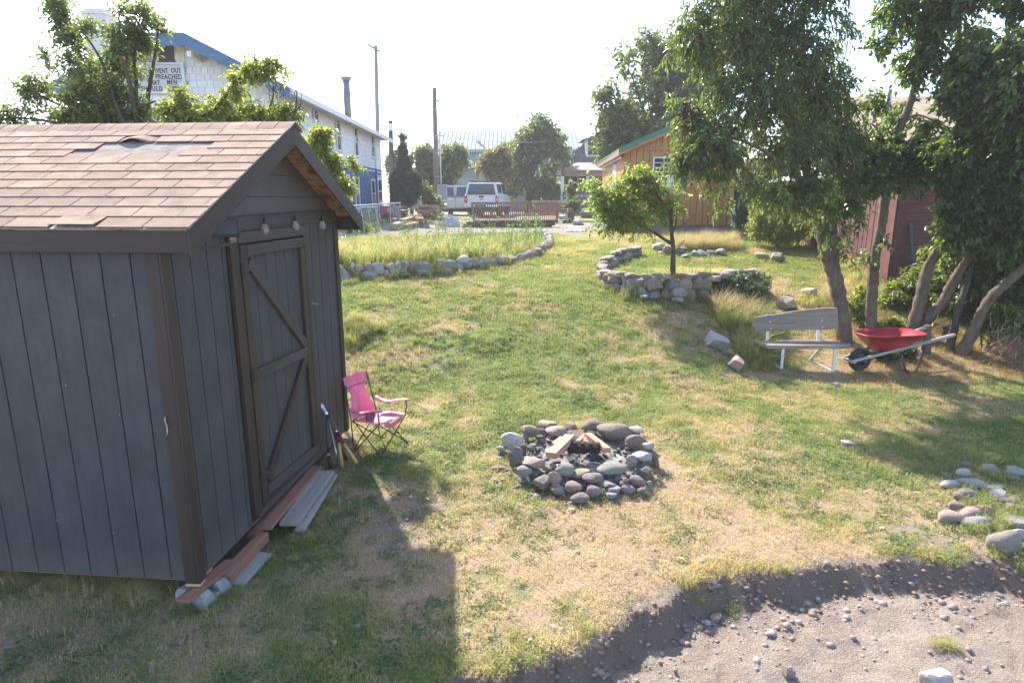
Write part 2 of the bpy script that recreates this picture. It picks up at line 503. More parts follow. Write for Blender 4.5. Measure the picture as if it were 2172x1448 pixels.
def groundmat():
    m, nt, bs = newmat('turf_soil')
    ca = N(nt, 'VertexColor'); ca.layer_name = 'zone'
    sp = N(nt, 'SeparateColor'); nt.links.new(ca.outputs[0], sp.inputs[0])
    tc = N(nt, 'TexCoord'); v = tc.outputs['Object']
    f1 = noise(nt, v, 9, 6, .7); f2 = noise(nt, v, 70, 4, .75); f3 = noise(nt, v, 26, 4, .7)
    green = mixc(nt, ramp(nt, f3, [(.35, 0), (.65, 1)]), (.08, .105, .03), (.19, .22, .07))
    dry = mixc(nt, ramp(nt, f2, [(.32, 0), (.68, 1)]), (.20, .125, .082), (.44, .33, .23))
    a = N(nt, 'Math', operation='MULTIPLY_ADD'); a.inputs[1].default_value = 1.1
    s_ = N(nt, 'Math', operation='SUBTRACT'); s_.inputs[1].default_value = .55
    nt.links.new(f1, a.inputs[0]); nt.links.new(sp.outputs[0], a.inputs[2]); nt.links.new(a.outputs[0], s_.inputs[0])
    col = mixc(nt, ramp(nt, s_.outputs[0], [(.25, 0), (.75, 1)]), dry, green)
    soil = mixc(nt, ramp(nt, f2, [(.3, 0), (.7, 1)]), (.115, .080, .058), (.30, .235, .18))
    soil = mixc(nt, ramp(nt, f1, [(.4, 0), (.7, .5)]), soil, (.33, .29, .25))
    a2 = N(nt, 'Math', operation='MULTIPLY_ADD'); a2.inputs[1].default_value = 1.0
    s2 = N(nt, 'Math', operation='SUBTRACT'); s2.inputs[1].default_value = .5
    nt.links.new(f1, a2.inputs[0]); nt.links.new(sp.outputs[1], a2.inputs[2]); nt.links.new(a2.outputs[0], s2.inputs[0])
    col = mixc(nt, ramp(nt, s2.outputs[0], [(.3, 0), (.6, 1)]), col, soil)
    nt.links.new(col, bs.inputs['Base Color']); bs.inputs['Roughness'].default_value = .95
    bs.inputs['Specular IOR Level'].default_value = .15
    ad = N(nt, 'Math', operation='ADD'); nt.links.new(f2, ad.inputs[0]); nt.links.new(f3, ad.inputs[1])
    bump(nt, bs, ad.outputs[0], .8, .02)
    return m
def dirtmat(name, c1, c2, c3, bank=False):
    m, nt, bs = newmat(name)
    tc = N(nt, 'TexCoord'); v = tc.outputs['Object']
    f1 = noise(nt, v, 2.5, 6, .7); f2 = noise(nt, v, 60, 5, .8); f3 = noise(nt, v, 14, 5, .7)
    col = mixc(nt, ramp(nt, f3, [(.3, 0), (.7, 1)]), c1, c2)
    col = mixc(nt, ramp(nt, f1, [(.4, 0), (.65, .7)]), col, c3)
    vo = N(nt, 'TexVoronoi'); vo.inputs['Scale'].default_value = 55; nt.links.new(v, vo.inputs['Vector'])
    peb = ramp(nt, vo.outputs['Distance'], [(.18, 1), (.32, 0)])
    col = mixc(nt, mixc(nt, .5, peb, f2, 'MULTIPLY'), col, sc3(c3, 1.25))
    col = mixc(nt, .35, col, f2, 'OVERLAY')
    if bank:
        ca = N(nt, 'VertexColor'); ca.layer_name = 'zone'; sp = N(nt, 'SeparateColor'); nt.links.new(ca.outputs[0], sp.inputs[0])
        mm_ = N(nt, 'Math', operation='MULTIPLY_ADD'); mm_.inputs[1].default_value = .7; nt.links.new(f3, mm_.inputs[0]); nt.links.new(sp.outputs[0], mm_.inputs[2])
        col = mixc(nt, ramp(nt, mm_.outputs[0], [(.72, 0), (1.0, .7)]), col, mixc(nt, f2, (.145, .103, .08), (.31, .235, .19)))
    nt.links.new(col, bs.inputs['Base Color']); bs.inputs['Roughness'].default_value = .95
    bs.inputs['Specular IOR Level'].default_value = .15
    ad = N(nt, 'Math', operation='ADD'); nt.links.new(f2, ad.inputs[0]); nt.links.new(f3, ad.inputs[1])
    bump(nt, bs, ad.outputs[0], 1.0, .05)
    return m
GMAT = groundmat()
ground = sheet('ground', ~is_road & ~is_drive, GMAT, 'patchy lawn of short green and dry grass around the shed and fire ring', 'lawn')
road = sheet('dirt_road', is_road, dirtmat('road_dirt', (.26, .198, .16), (.41, .33, .275), (.52, .44, .375), True), 'bare stony dirt road below the cut turf edge', 'dirt road')
drive = sheet('gravel_drive', is_drive, dirtmat('drive_gravel', (.22, .18, .145), (.31, .26, .215), (.36, .32, .28)), 'pale gravel drive under the pickup truck and railing', 'gravel drive')
# ================================================================== GARDEN SHED
MS = Matrix.Translation((-2.22, 4.0, .175)) @ Matrix.Rotation(-.09, 4, 'Z')
M_SIDING = plain('shed_siding_paint', (.055, .058, .063), .62, .16, 3, .5, c2=(.066, .069, .075), objvar=.06, fine=90, spec=.35)
M_TRIM = wood('shed_trim_paint', (.024, .016, .013), (.050, .033, .026), .6, 26, False, .2, .5)
M_TRIMW = wood('weathered_trim_paint', (.038, .030, .027), (.085, .068, .058), .7, 26, False, .25, .5)
M_SHING = plain('asphalt_shingle', (.30, .205, .155), .95, .18, 5, .7, c2=(.385, .27, .205), objvar=.26, fine=150, spec=.2)
_n = M_SHING.node_tree
for _x in _n.nodes:
    if _x.type == 'MIX_RGB' and _x.blend_type == 'OVERLAY': _x.inputs[0].default_value = .55
M_FELT = plain('bare_shingle_backing', (.25, .215, .20), .95, .3, 8, .7, fine=140, spec=.2)
M_PLY = wood('bare_plywood_soffit', (.30, .16, .07), (.45, .27, .13), .8, 9, True, .1, .4, stain=(.035, .028, .026))
M_EDGE = plain('drip_edge_metal', (.35, .36, .35), .5, .3, 20, .1)
M_REDWOOD = wood('red_lumber', (.20, .085, .055), (.34, .16, .11), .7, 20, True, .2, .4)
M_GREYWOOD = wood('grey_weathered_lumber', (.21, .19, .17), (.38, .35, .32), .85, 18, True, .25, .6)
M_RAWWOOD = wood('raw_pine', (.45, .26, .12), (.62, .40, .20), .7, 14, True, .2, .3)
M_BLACK = plain('black_plastic', (.018, .018, .020), .45, .1, 20, .05)
M_STEEL = plain('bare_steel', (.55, .55, .56), .32, .12, 30, .05, metal=.9)
M_DARKIN = plain('dark_interior', (.012, .012, .013), .9)

shed = thing('garden_shed', 'dark grey garden shed with brown trim and a brown shingle roof', 'shed', M=MS)
_nt = M_SIDING.node_tree; _b = _nt.nodes['Principled BSDF']; _v = objvec(_nt); _tc = N(_nt, 'TexCoord')
_g = noise(_nt, _v, 38, 6, .7, (.05, 1, 1)); _g2 = noise(_nt, _v, 7, 5, .7, (.5, 1, 1))
_old = _b.inputs['Base Color'].links[0].from_socket
_c1 = mixc(_nt, ramp(_nt, _g, [(.38, 0), (.62, .35)]), _old, (.036, .037, .040))
_c1 = mixc(_nt, ramp(_nt, _g2, [(.5, 0), (.75, .35)]), _c1, (.090, .093, .097))
_sx = N(_nt, 'SeparateXYZ'); _nt.links.new(_tc.outputs['Object'], _sx.inputs[0])
_m1 = N(_nt, 'Math', operation='MULTIPLY_ADD'); _m1.inputs[1].default_value = .5; _nt.links.new(_g2, _m1.inputs[0]); _nt.links.new(_sx.outputs['X'], _m1.inputs[2])
_c1 = mixc(_nt, ramp(_nt, _m1.outputs[0], [(.22, .5), (.5, 0)]), _c1, (.13, .115, .10))
_nt.links.new(_c1, _b.inputs['Base Color']); bump(_nt, _b, _g, .5, .006)
W_, LEN, HT = 3.07, 3.5, 2.44
GS = .2032
# inner body: closed box behind the boards
MB().box((-LEN, .013, .0), (-.013, W_ - .013, HT + .03)).build('wall', M_DARKIN, shed, local=True)
# grooved siding, one board per groove; side wall
def sboard(a, b, y0=0., z0=0., z1=HT, face='side', nm='siding_board', par=None):
    if face == 'side':
        return board(nm, (-(a + b) / 2, .0065, z0), (-(a + b) / 2, .0065, z1), (b - a), .013, M_SIDING, par or shed, up=(0, -1, 0), M=MS, bevel=.002)
    return board(nm, (-.0065, (a + b) / 2, z0), (-.0065, (a + b) / 2, z1), (b - a), .013, M_SIDING, par or shed, up=(1, 0, 0), M=MS, bevel=.002)
sboard(.02, .2 - .004, face='side')
for k in range(16):
    sboard(.2 + GS * k + .004, .2 + GS * (k + 1) - .004, face='side')
fy = [.02, .1190, .322, .5235, .7240, .79]
for a, b in zip(fy[:-1], fy[1:]): sboard(a + .006, b - .006, face='front')
fy2 = [2.215, 2.372, 2.576, 2.776, 2.979, 3.05]
for a, b in zip(fy2[:-1], fy2[1:]): sboard(a + .006, b - .006, face='front')
sboard(.79, 2.215, z0=2.30, z1=2.44, face='front')
sboard(.92, 2.215, z0=0.0, z1=.075, face='front')
# corner trim
def tboard(nm, p0, p1, w, t, up, mat=M_TRIM, par=None): return board(nm, p0, p1, w, t, mat, par or shed, up, MS, .003)
tboard('corner_trim', (-.045, -.0095, -.012), (-.045, -.0095, HT - .03), .09, .019, (0, -1, 0))
tboard('corner_trim', (.0095, .028, -.015), (.0095, .028, HT - .03), .089, .019, (1, 0, 0))
tboard('corner_trim', (.0095, W_ - .03, -.01), (.0095, W_ - .03, HT - .03), .095, .019, (1, 0, 0))
# door surround
tboard('door_trim', (.018, .848, .075), (.018, .848, 2.375), .118, .036, (1, 0, 0))
tboard('door_trim', (.0095, 2.2, .09), (.0095, 2.2, 2.31), .05, .019, (1, 0, 0))
tboard('header_board', (.018, .915, 2.345), (.018, 2.14, 2.345), .088, .036, (1, 0, 0), M_TRIMW)
tboard('header_board', (.014, .80, 2.452), (.014, W_ - .02, 2.466), .112, .022, (1, 0, 0), M_TRIMW)
tboard('threshold', (.012, .93, .098), (.012, 2.22, .093), .05, .024, (1, 0, 0))
# gable siding courses (three lap boards under the rakes)
SLP = .481
def rz_(y): return HT + .03 + SLP * (W_ / 2 - abs(y - W_ / 2))
APEX = rz_(W_ / 2)
for z0, z1 in ((2.50, 2.655), (2.659, 2.84), (2.844, 3.02), (3.024, APEX - .02)):
    def yl(z): return max((z - HT - .03) / SLP, 0)
    a0, a1 = yl(z0), yl(z1)
    poly = [(-.012, a0, z0), (-.012, W_ - a0, z0), (-.012, W_ - a1, z1), (-.012, a1, z1)]
    MB().prism(poly, (.016 + .004 * ((z0 * 7) % 1), 0, 0)).build('gable_board', M_SIDING, shed, local=True)
# the door: planks, frame boards, braces, hinges
dr_mb = MB().box((-.012, .93, .10), (-.002, 2.14, 2.29))
door = dr_mb.build('door', M_DARKIN, shed, local=True)
for k in range(6):
    a = 1.0 + k * .187; b = min(a + .187, 2.10)
    board('plank', (.004, (a + b) / 2, .12), (.004, (a + b) / 2, 2.28), b - a - .009, .012, M_SIDING, door, (1, 0, 0), MS, .002)
tboard('door_stile', (.027, .966, .112), (.027, .966, 2.29), .094, .036, (1, 0, 0), M_TRIM, door)
tboard('door_stile', (.027, 2.062, .15), (.027, 2.062, 2.192), .09, .036, (1, 0, 0), M_TRIM, door)
tboard('door_rail', (.029, 1.016, 2.243), (.029, 2.11, 2.243), .088, .038, (1, 0, 0), M_TRIMW, door)
tboard('door_rail', (.029, 1.016, 1.232), (.029, 2.016, 1.194), .09, .036, (1, 0, 0), M_TRIMW, door)
tboard('door_rail', (.030, 1.016, .205), (.030, 2.11, .150), .09, .038, (1, 0, 0), M_TRIMW, door)
tboard('door_brace', (.0255, 1.045, 2.15), (.0255, 2.01, 1.262), .088, .034, (1, 0, 0), M_TRIMW, door)
tboard('door_brace', (.0255, 2.005, 1.15), (.0255, 1.05, .29), .088, .034, (1, 0, 0), M_TRIM, door)
for z in (2.10, 1.235, .37):
    h = MB().prism([(0.0, -.03, -.03), (0.0, .0, -.045), (0, .0, .045), (0, -.03, .03)], (.004, 0, 0)).prism([(0, .004, -.03), (0, .11, -.012), (0, .11, .012), (0, .004, .03)], (.004, 0, 0)).tube([(.006, .002, -.045), (.006, .002, .045)], .006, 6)
    h.build('hinge', M_TRIM, door, MS @ Matrix.Translation((.0465, .93, z)))
def hook(M, par, nm='hook_latch'):
    MB().tube([(0, 0, 0), (.018, 0, 0), (.018, .0, -.012), (.012, .004, -.05), (.016, .006, -.095), (.03, .008, -.11), (.034, .01, -.1)], .0035, 6).tube([(.0, 0, .012), (.016, 0, .014), (.022, 0, 0), (.012, 0, -.008)], .003, 6).build(nm, M_STEEL, par, M, True)
hook(MS @ Matrix.Translation((.02, 2.235, 1.63)) @ Matrix.Rotation(1.25, 4, 'X'), shed)
hook(MS @ Matrix.Translation((-.075, -.019, 1.215)) @ Matrix.Rotation(-math.pi / 2, 4, 'Z'), shed)
# nail heads and paint chips on the side siding
mb = MB()
for k in range(9):
    x = -random.uniform(.25, 2.6); z = random.uniform(.1, 2.2); r = random.uniform(.002, .004)
    mb.box((x - r * .5, -.0012, z - r * 1.5), (x + r * .5, .0006, z + r * 1.5))
o = mb.build('paint_chip', plain('bare_wood_chip', (.5, .5, .48), .8), shed, local=True); o['kind'] = 'stuff'
# roof: decks, rakes, fascia, shingles, ridge caps
XO, EO = .277, .097
SA = math.atan(SLP); SLEN = (W_ / 2 + EO) / math.cos(SA)
ZL = 2.46
def roofM(side):
    """local frame on a slope: X along the ridge (towards the front), Y up the slope, Z out"""
    if side == 0:
        xa = Vector((1, 0, 0)); ya = Vector((0, math.cos(SA), math.sin(SA))); o = Vector((0, -EO, ZL))
    else:
        xa = Vector((-1, 0, 0)); ya = Vector((0, -math.cos(SA), math.sin(SA))); o = Vector((0, W_ + EO, ZL))
    za = xa.cross(ya)
    M = Matrix((xa, ya, za)).transposed().to_4x4(); M.translation = o
    return MS @ M
RM0, RM1 = roofM(0), roofM(1)
MB().box((-LEN, 0, -.017), (XO - .02, SLEN, -.005)).build('roof_deck', M_PLY, shed, RM0)
MB().box((-XO + .02, 0, -.017), (LEN, SLEN, -.005)).build('roof_deck', M_PLY, shed, RM1)
MB().box((-LEN, .01, -.0045), (XO - .01, SLEN - .01, -.0005)).build('roof_felt', M_FELT, shed, RM0)
MB().box((-XO + .012, -.012, -.0045), (LEN, SLEN - .01, .005)).build('roof_covering', M_SHING, shed, RM1)
# rake boards
apx = Vector((XO, W_ / 2, ZL + SLP * (W_ / 2 + EO)))
def rake(y_e, sgn):
    ez = ZL; ey = y_e
    d = Vector((0, W_ / 2 - ey, apx.z - ez)).normalized()
    dn = Vector((0, 0, -1))
    w = .14
    x0, x1 = XO - .019, XO + .001
    # plumb cut board
    top0 = Vector((x0, ey, ez - .012)); top1 = Vector((x0, W_ / 2, apx.z - .012))
    vd = Vector((0, 0, -w / math.cos(SA)))
    poly = [top0, top1, top1 + vd, top0 + vd]
    # build in a local frame with X along the board so that the grain runs along it
    F = frame(top0, d, (1, 0, 0)); Fi = F.inverted()
    pl = [Fi @ p for p in poly]
    ax = Fi.to_3x3() @ Vector((x1 - x0, 0, 0))
    MB().prism(pl, ax).build('rake_board', M_TRIMW if sgn > 0 else M_TRIM, shed, MS @ F, bevel=.003)
rake(-EO - .004, -1); rake(W_ + EO + .004, 1)
# eave fascia
tboard('fascia_board', (-LEN, -EO + .009, ZL - .082), (XO - .021, -EO + .009, ZL - .082), .135, .019, (0, -1, 0))
tboard('fascia_board', (-LEN, W_ + EO - .009, ZL - .082), (XO - .021, W_ + EO - .009, ZL - .082), .135, .019, (0, 1, 0))
tboard('soffit_board', (XO - .14, -EO + .03, ZL - .14), (XO - .14, W_ / 2 - .9, ZL - .14), .0201, .02, (0, 0, 1))
MB().box((-LEN, -.010, -.0004), (XO + .006, .03, .0012)).build('drip_edge', M_EDGE, shed, RM0)
MB().box((XO - .03, -.010, .0014), (XO + .007, SLEN, .0024)).build('drip_edge', M_EDGE, shed, RM0)
# shingles: tabs with a lifted lower edge, sharing a few meshes
EXP = (SLEN - .115) / 12.0
def tabmesh(wd, lift, seed):
    r = random.Random(seed)
    L = EXP * 1.45; t = .006
    ns = 4; vs = []; fs = []
    for j, (y, z) in enumerate(((0, lift), (L * .45, lift * .45), (L, .0))):
        for i in range(ns + 1):
            vs.append((wd * i / ns, y + (r.uniform(-.0015, .0015) if j == 0 else 0), z + (r.uniform(0, .0015) if j == 0 else 0)))
    n = len(vs); vs += [(x, y, z + t) for x, y, z in vs]
    for j in range(2):
        for i in range(ns):
            a = j * (ns + 1) + i; b = a + 1; c_ = b + ns + 1; d = a + ns + 1
            fs.append((n + a, n + b, n + c_, n + d))
    for i in range(ns): fs.append((i, i + 1, n + i + 1, n + i))
    for j in range(2):
        a = j * (ns + 1); d = a + ns + 1; fs.append((a, n + a, n + d, d))
        a += ns; d += ns; fs.append((a, d, n + d, n + a))
    mb = MB(); mb.add(vs, fs); return mb.mesh('shingle', M_SHING)
_tabs = {}
def tab(wd, v):
    k = (round(wd, 3), v)
    if k not in _tabs: _tabs[k] = tabmesh(wd, .0065, v)
    return _tabs[k]
TW = .305
for r in range(12):
    off = (0, .152, .05, .2, .1, .25)[r % 6]
    x = XO + .004 - off
    k = 0
    first = True
    while x > -2.75:
        wd = TW - .009
        x1 = x
        if first and off > 0:
            MBw = off - .004
            if MBw > .02:
                mobj('shingle', tab(MBw, r % 4), shed, RM0 @ Matrix.Translation((XO + .004 - MBw, EXP * r - .006, .001 + .0002 * (r % 3))))
            first = False
        first = False
        xa = x1 - wd
        skip = (r == 8 and -1.30 < xa < -.62) or (r == 9 and -1.15 < xa < -.42)
        if not skip:
            Mx = RM0 @ Matrix.Translation((xa, EXP * r - .006, .001 + random.uniform(0, .0008)))
            if r == 10 and -1.25 < xa < -.9:       # the curled tab above the bare patch
                vs = []; fs = []
                nxs, nys = 10, 5
                for j in range(nys + 1):
                    for i in range(nxs + 1):
                        u = i / nxs; v_ = j / nys
                        l = .034 * math.sin(math.pi * min(1, u * 1.15)) ** 1.5 * (1 - v_) ** 1.1
                        vs.append((wd * u, EXP * 1.45 * v_, .007 * (1 - v_) + l))
                for j in range(nys):
                    for i in range(nxs):
                        a = j * (nxs + 1) + i; fs.append((a, a + 1, a + nxs + 2, a + nxs + 1))
                me = MB().add(vs, fs).mesh('curled_shingle', M_SHING, True)
                o = mobj('shingle', me, shed, Mx); o['label'] = 'curled shingle lifting at its lower edge'
                sm = o.modifiers.new('thickness', 'SOLIDIFY'); sm.thickness = .004
            elif r == 0 and -.85 < xa < -.5:
                me = tabmesh(wd, .024, 91)
                o = mobj('shingle', me, shed, Mx); o['label'] = 'eave shingle with a lifted corner'
            else:
                mobj('shingle', tab(wd, (k * 3 + r) % 4), shed, Mx)
        x -= TW; k += 1
# ridge caps
capw = .145
def capmesh():
    t = .005; vs = []; 
    prof = []
    for s in (-1, -.5, 0, .5, 1):
        y = s * capw; z = -abs(s) * capw * math.tan(SA) * .96 + (.006 if abs(s) < 1 else 0)
        prof.append((y, z))
    rings = []
    for x, lift in ((0, 0.0), (.335, .006)):
        rings.append([(x, y * math.cos(SA), z + lift) for y, z in prof] + [(x, y * math.cos(SA), z + lift + t) for y, z in prof[::-1]])
    return MB().loft(rings).mesh('ridge_cap', M_SHING)
cme = capmesh()
for k in range(22):
    x = XO - .32 - k * .143
    mobj('ridge_cap', cme, shed, MS @ Matrix.Translation((x, W_ / 2, apx.z + .004 + random.uniform(0, .002))))
# floor frame seen under the wall
tboard('floor_skid', (-LEN, .16, -.05), (-.02, .16, -.05), .09, .07, (0, 0, 1), M_RAWWOOD)
tboard('floor_skid', (-LEN, W_ - .2, -.05), (-.02, W_ - .2, -.05), .09, .07, (0, 0, 1), M_RAWWOOD)
tboard('floor_joist', (-.05, .03, -.016), (-.05, W_ - .05, -.016), .05, .03, (0, 0, 1), M_RAWWOOD)

# ------------------------------------------------------------------ string lights and solar panel
slp = thing('solar_panel', 'small black solar panel bracketed to the shed wall beside the door', 'solar panel', M=MS @ Matrix.Translation((.05, .69, 2.43)))
PM = WM['solar_panel'] @ Matrix.Rotation(-.85, 4, 'Z') @ Matrix.Rotation(-.2, 4, 'Y')
MB().box((-.004, -.105, -.068), (.012, .105, .062)).build('panel', plain('solar_panel_plastic', (.04, .042, .05), .6, spec=.2), slp, PM, bevel=.003)
MB().box((.0125, -.088, -.045), (.0135, .088, .052)).build('solar_cell', plain('solar_cell', (.06, .063, .075), .5, spec=.25), slp, PM)
MB().box((-.05, -.02, -.02), (-.005, .02, .02)).build('bracket', M_BLACK, slp, PM)
sl_t = thing('string_lights', 'black string lights with clear bulbs hung across the shed front', 'string lights', M=MS @ Matrix.Translation((.03, 1.3, 2.5)))
wire = MB()
bulbs = [(.79, 2.455, .0), (1.325, 2.49, .0), (1.93, 2.497, .0), (2.57, 2.475, .0), (3.10, 2.36, .02)]
pts = [(.04, .70, 2.48), (.03, .82, 2.505), (.032, 1.15, 2.508), (.034, 1.30, 2.512), (.034, 1.6, 2.517), (.034, 1.92, 2.523), (.034, 2.25, 2.528), (.035, 2.5, 2.53), (.04, 2.62, 2.505), (.05, 2.8, 2.46), (.06, 2.98, 2.44), (.06, 3.10, 2.445)]
wire.tube(pts, .003, 5)
wire.build('wire', M_BLACK, sl_t, MS, True)
gm, nt, bs = newmat('bulb_glass')
bs.inputs['Base Color'].default_value = (.85, .84, .78, 1); bs.inputs['Roughness'].default_value = .05; bs.inputs['Transmission Weight'].default_value = .85; bs.inputs['IOR'].default_value = 1.2
M_BULB = gm
sock = MB().tube([(0, 0, .0), (0, 0, -.05)], [.011, .017], 8).mesh('socket', M_BLACK, True)
glass = MB().lathe([(.013, -.05), (.016, -.06), (.029, -.085), (.032, -.105), (.026, -.128), (.010, -.14)], 12).mesh('bulb', M_BULB, True)
fil = MB().tube([(-.006, 0, -.055), (-.008, 0, -.11), (.008, 0, -.112), (.006, 0, -.055)], .0016, 5).mesh('filament', plain('warm_filament', (.7, .5, .25), .4))
top = {0: 2.50, 1: 2.51, 2: 2.522, 3: 2.52, 4: 2.445}
for i, (y, z, dx) in enumerate(bulbs):
    Mb = MS @ Matrix.Translation((.055 + dx, y, z))
    b = mobj('bulb', glass, sl_t, Mb)
    mobj('socket', sock, b, Mb); mobj('filament', fil, b, Mb)
    MB().tube([(.036, y - .01, top[i]), (.05, y + .004, (top[i] + z) / 2 + .02), (.055 + dx, y, z)], .0028, 5).build('drop_wire', M_BLACK, sl_t, MS, True)

# ------------------------------------------------------------------ blocks and lumber round the shed
M_CONC = plain('concrete', (.24, .245, .25), .95, .25, 9, .6, c2=(.34, .345, .35), fine=50)
def loc_s(x, y, z=0): return MS @ Vector((x, y, z))
cb = loc_s(-.02, .06, 0)
blk = thing('concrete_block', 'grey concrete pier block under the near shed corner', 'concrete block', M=Matrix.Translation((cb.x, cb.y, .0)) @ Matrix.Rotation(-.35, 4, 'Z') @ Matrix.Diagonal((.82, .9, 1, 1)))
def blockhalf(y0, y1):
    m_ = MB()
    prof = [(-.17, -.06), (.19, -.06), (.19, .05), (.165, .09), (.12, .118), (-.13, .118), (-.17, .08)]
    m_.prism([(x, y0, z) for x, z in prof], (0, y1 - y0, 0)); return m_
m_ = blockhalf(-.13, -.03); m_.build('block_body', M_CONC, blk, local=True, bevel=.012)
m_ = blockhalf(.035, .14); m_.build('block_body', M_CONC, blk, local=True, bevel=.012)
MB().box((-.15, -.04, -.06), (.17, .05, .07)).build('block_web', M_CONC, blk, local=True)
def lumber(nm, label, cat, p0, p1, w, t, mat, up=(0, 0, 1), group=None, bevel=.005):
    o = board(nm, p0, p1, w, t, mat, None, up, None, bevel)
    return setp(o, label, cat, group)
lumber('shim_board', 'short reddish shim board on the concrete block under the shed corner', 'board', loc_s(-.02, -.17, -.045), loc_s(.06, .33, -.045), .11, .022, M_REDWOOD)
lumber('shim_block', 'small raw wood block between the shim board and shed corner', 'board', loc_s(-.085, .01, -.022), loc_s(.02, .02, -.022), .09, .018, M_RAWWOOD)
def GS_(px, py): return GND(px, py)
a = at_z(488, 1222, .14); b = at_z(575, 1135, .15)
lumber('timber_post', 'red four by four timber lying along the shed base', 'timber', at_z(476, 1226, .092), at_z(560, 1137, .11), .085, .082, M_REDWOOD)
lumber('plank', 'weathered brown plank lying flat under the red timber', 'plank', at_z(497, 1243, .03), at_z(563, 1175, .045), .12, .035, M_GREYWOOD)
lumber('red_board', 'long red board lying flat below the shed door', 'board', at_z(563, 1120, .17), at_z(671, 991, .17), .105, .03, M_REDWOOD)
lumber('grey_plank', 'wide grey weathered plank lying beside the red board', 'plank', at_z(613, 1111, .13), at_z(692, 1001, .15), .165, .038, M_GREYWOOD)
lumber('grey_plank', 'narrow grey plank outside the wide grey plank', 'plank', at_z(636, 1124, .085), at_z(707, 1007, .10), .085, .035, M_GREYWOOD)
lumber('floor_timber', 'dark brown timber hidden between shed base and red board', 'timber', at_z(533, 1140, .10), at_z(640, 1005, .12), .07, .05, M_REDWOOD)
M_RED = plain('red_paint', (.42, .02, .03), .45, .15, 12, .1)
rp = at_z(245, 1256, .03); rq = Vector((rp.x + .1, rp.y + .55, .14))
rh = thing('buried_tool', 'red tool handle poking out from under the shed side wall', 'tool', rp)
MB().tube([rp, rp + (rq - rp) * .12, rq], [.012, .014, .013], 8).build('tool_shaft', M_RED, rh, smooth=True)
MB().tube([rp + Vector((-.003, -.012, -.003)), rp + Vector((0, .01, .003))], [.010, .0155], 8).build('end_cap', plain('worn_red', (.5, .12, .10), .6), rh, smooth=True)
# ================================================================== STONES
ST_WARM = stonemat('warm_stone', [(0.384, 0.282, 0.243), (0.307, 0.218, 0.211), (0.486, 0.41, 0.358), (0.346, 0.301, 0.282), (0.435, 0.346, 0.282), (0.269, 0.23, 0.243)])
ST_GREY = stonemat('grey_stone', [(0.422, 0.422, 0.397), (0.32, 0.346, 0.346), (0.512, 0.499, 0.461), (0.371, 0.358, 0.358), (0.282, 0.282, 0.269)])
ST_BROWN = stonemat('brown_slab_stone', [(0.243, 0.192, 0.16), (0.333, 0.269, 0.218), (0.282, 0.243, 0.218), (0.384, 0.333, 0.282), (0.205, 0.179, 0.166)])
def onecol(name, c):
    return stonemat(name, [c, sc3(c, .86), sc3(c, 1.12)])
STC = {
    'tan': onecol('tan_stone', (0.461, 0.346, 0.256)), 'pink': onecol('pink_stone', (0.512, 0.358, 0.32)), 'white': onecol('whitish_stone', (0.704, 0.678, 0.64)),
    'mauve': onecol('mauve_stone', (0.307, 0.23, 0.256)), 'grey': onecol('mid_grey_stone', (0.384, 0.384, 0.384)), 'dark': onecol('dark_stone', (0.192, 0.166, 0.16)),
    'green': onecol('greenish_grey_stone', (0.371, 0.384, 0.333)), 'brown': onecol('brown_stone', (0.294, 0.224, 0.179)), 'blue': onecol('bluish_stone', (0.307, 0.333, 0.371)),
    'orange': onecol('orange_brown_stone', (0.435, 0.256, 0.154)), 'olive': onecol('olive_grey_stone', (0.307, 0.282, 0.224))}
def rockmesh(name, seed, kind, mat, sub=3):
    """round / flat / angular stones of unit size (about 1 across)"""
    r = random.Random(seed)
    bm = bmesh.new(); bmesh.ops.create_icosphere(bm, subdivisions=sub, radius=.5)
    ph = [r.uniform(0, 9) for _ in range(6)]
    cuts = []
    if kind != 'round':
        for _ in range(10 if kind == 'ang' else 8):
            n = Vector((r.gauss(0, 1), r.gauss(0, 1), r.gauss(0, 1))).normalized()
            cuts.append((n, r.uniform(.24, .38) if kind == 'ang' else r.uniform(.30, .43)))
        if kind == 'flat': cuts += [(Vector((r.uniform(-.15, .15), r.uniform(-.15, .15), 1)).normalized(), .30), (Vector((0, 0, -1)), .30)]
    for v in bm.verts:
        p = v.co.copy(); n = p.normalized()
        k = 1 + .09 * math.sin(3 * n.x + ph[0]) * math.sin(2.5 * n.y + ph[1]) + .07 * math.sin(4 * n.z + ph[2] + 2 * n.x) + .03 * math.sin(9 * n.y + ph[3]) * math.sin(8 * n.x + ph[4])
        p = p * k
        for cn, cd_ in cuts:
            e = p.dot(cn) - cd_
            if e > 0: p = p - cn * e * (.97 if kind != 'flat' else .85)
        if kind != 'round': p += n * (.012 * math.sin(17 * n.x + ph[5]) * math.sin(15 * n.z + ph[1]))
        v.co = p
    xs = [v.co for v in bm.verts]
    lo = Vector([min(p[i] for p in xs) for i in range(3)]); hi = Vector([max(p[i] for p in xs) for i in range(3)])
    for v in bm.verts:
        for i in range(3): v.co[i] = (v.co[i] - (lo[i] + hi[i]) / 2) / (hi[i] - lo[i])
    me = bpy.data.meshes.new(name); bm.to_mesh(me); bm.free()
    me.polygons.foreach_set('use_smooth', np.ones(len(me.polygons), bool))
    me.materials.append(mat)
    if kind != 'round':
        try: me.set_sharp_from_angle(angle=.4)
        except Exception: pass
    return me
_rk = {}
def rock(kind, v, matname, sub=3):
    k = (kind, v, matname, sub)
    if k not in _rk:
        mat = STC.get(matname) or {'warm': ST_WARM, 'greys': ST_GREY, 'browns': ST_BROWN}[matname]
        _rk[k] = rockmesh('stone', v * 13 + {'round': 0, 'flat': 100, 'ang': 200}[kind], kind, mat, sub)
    return _rk[k]
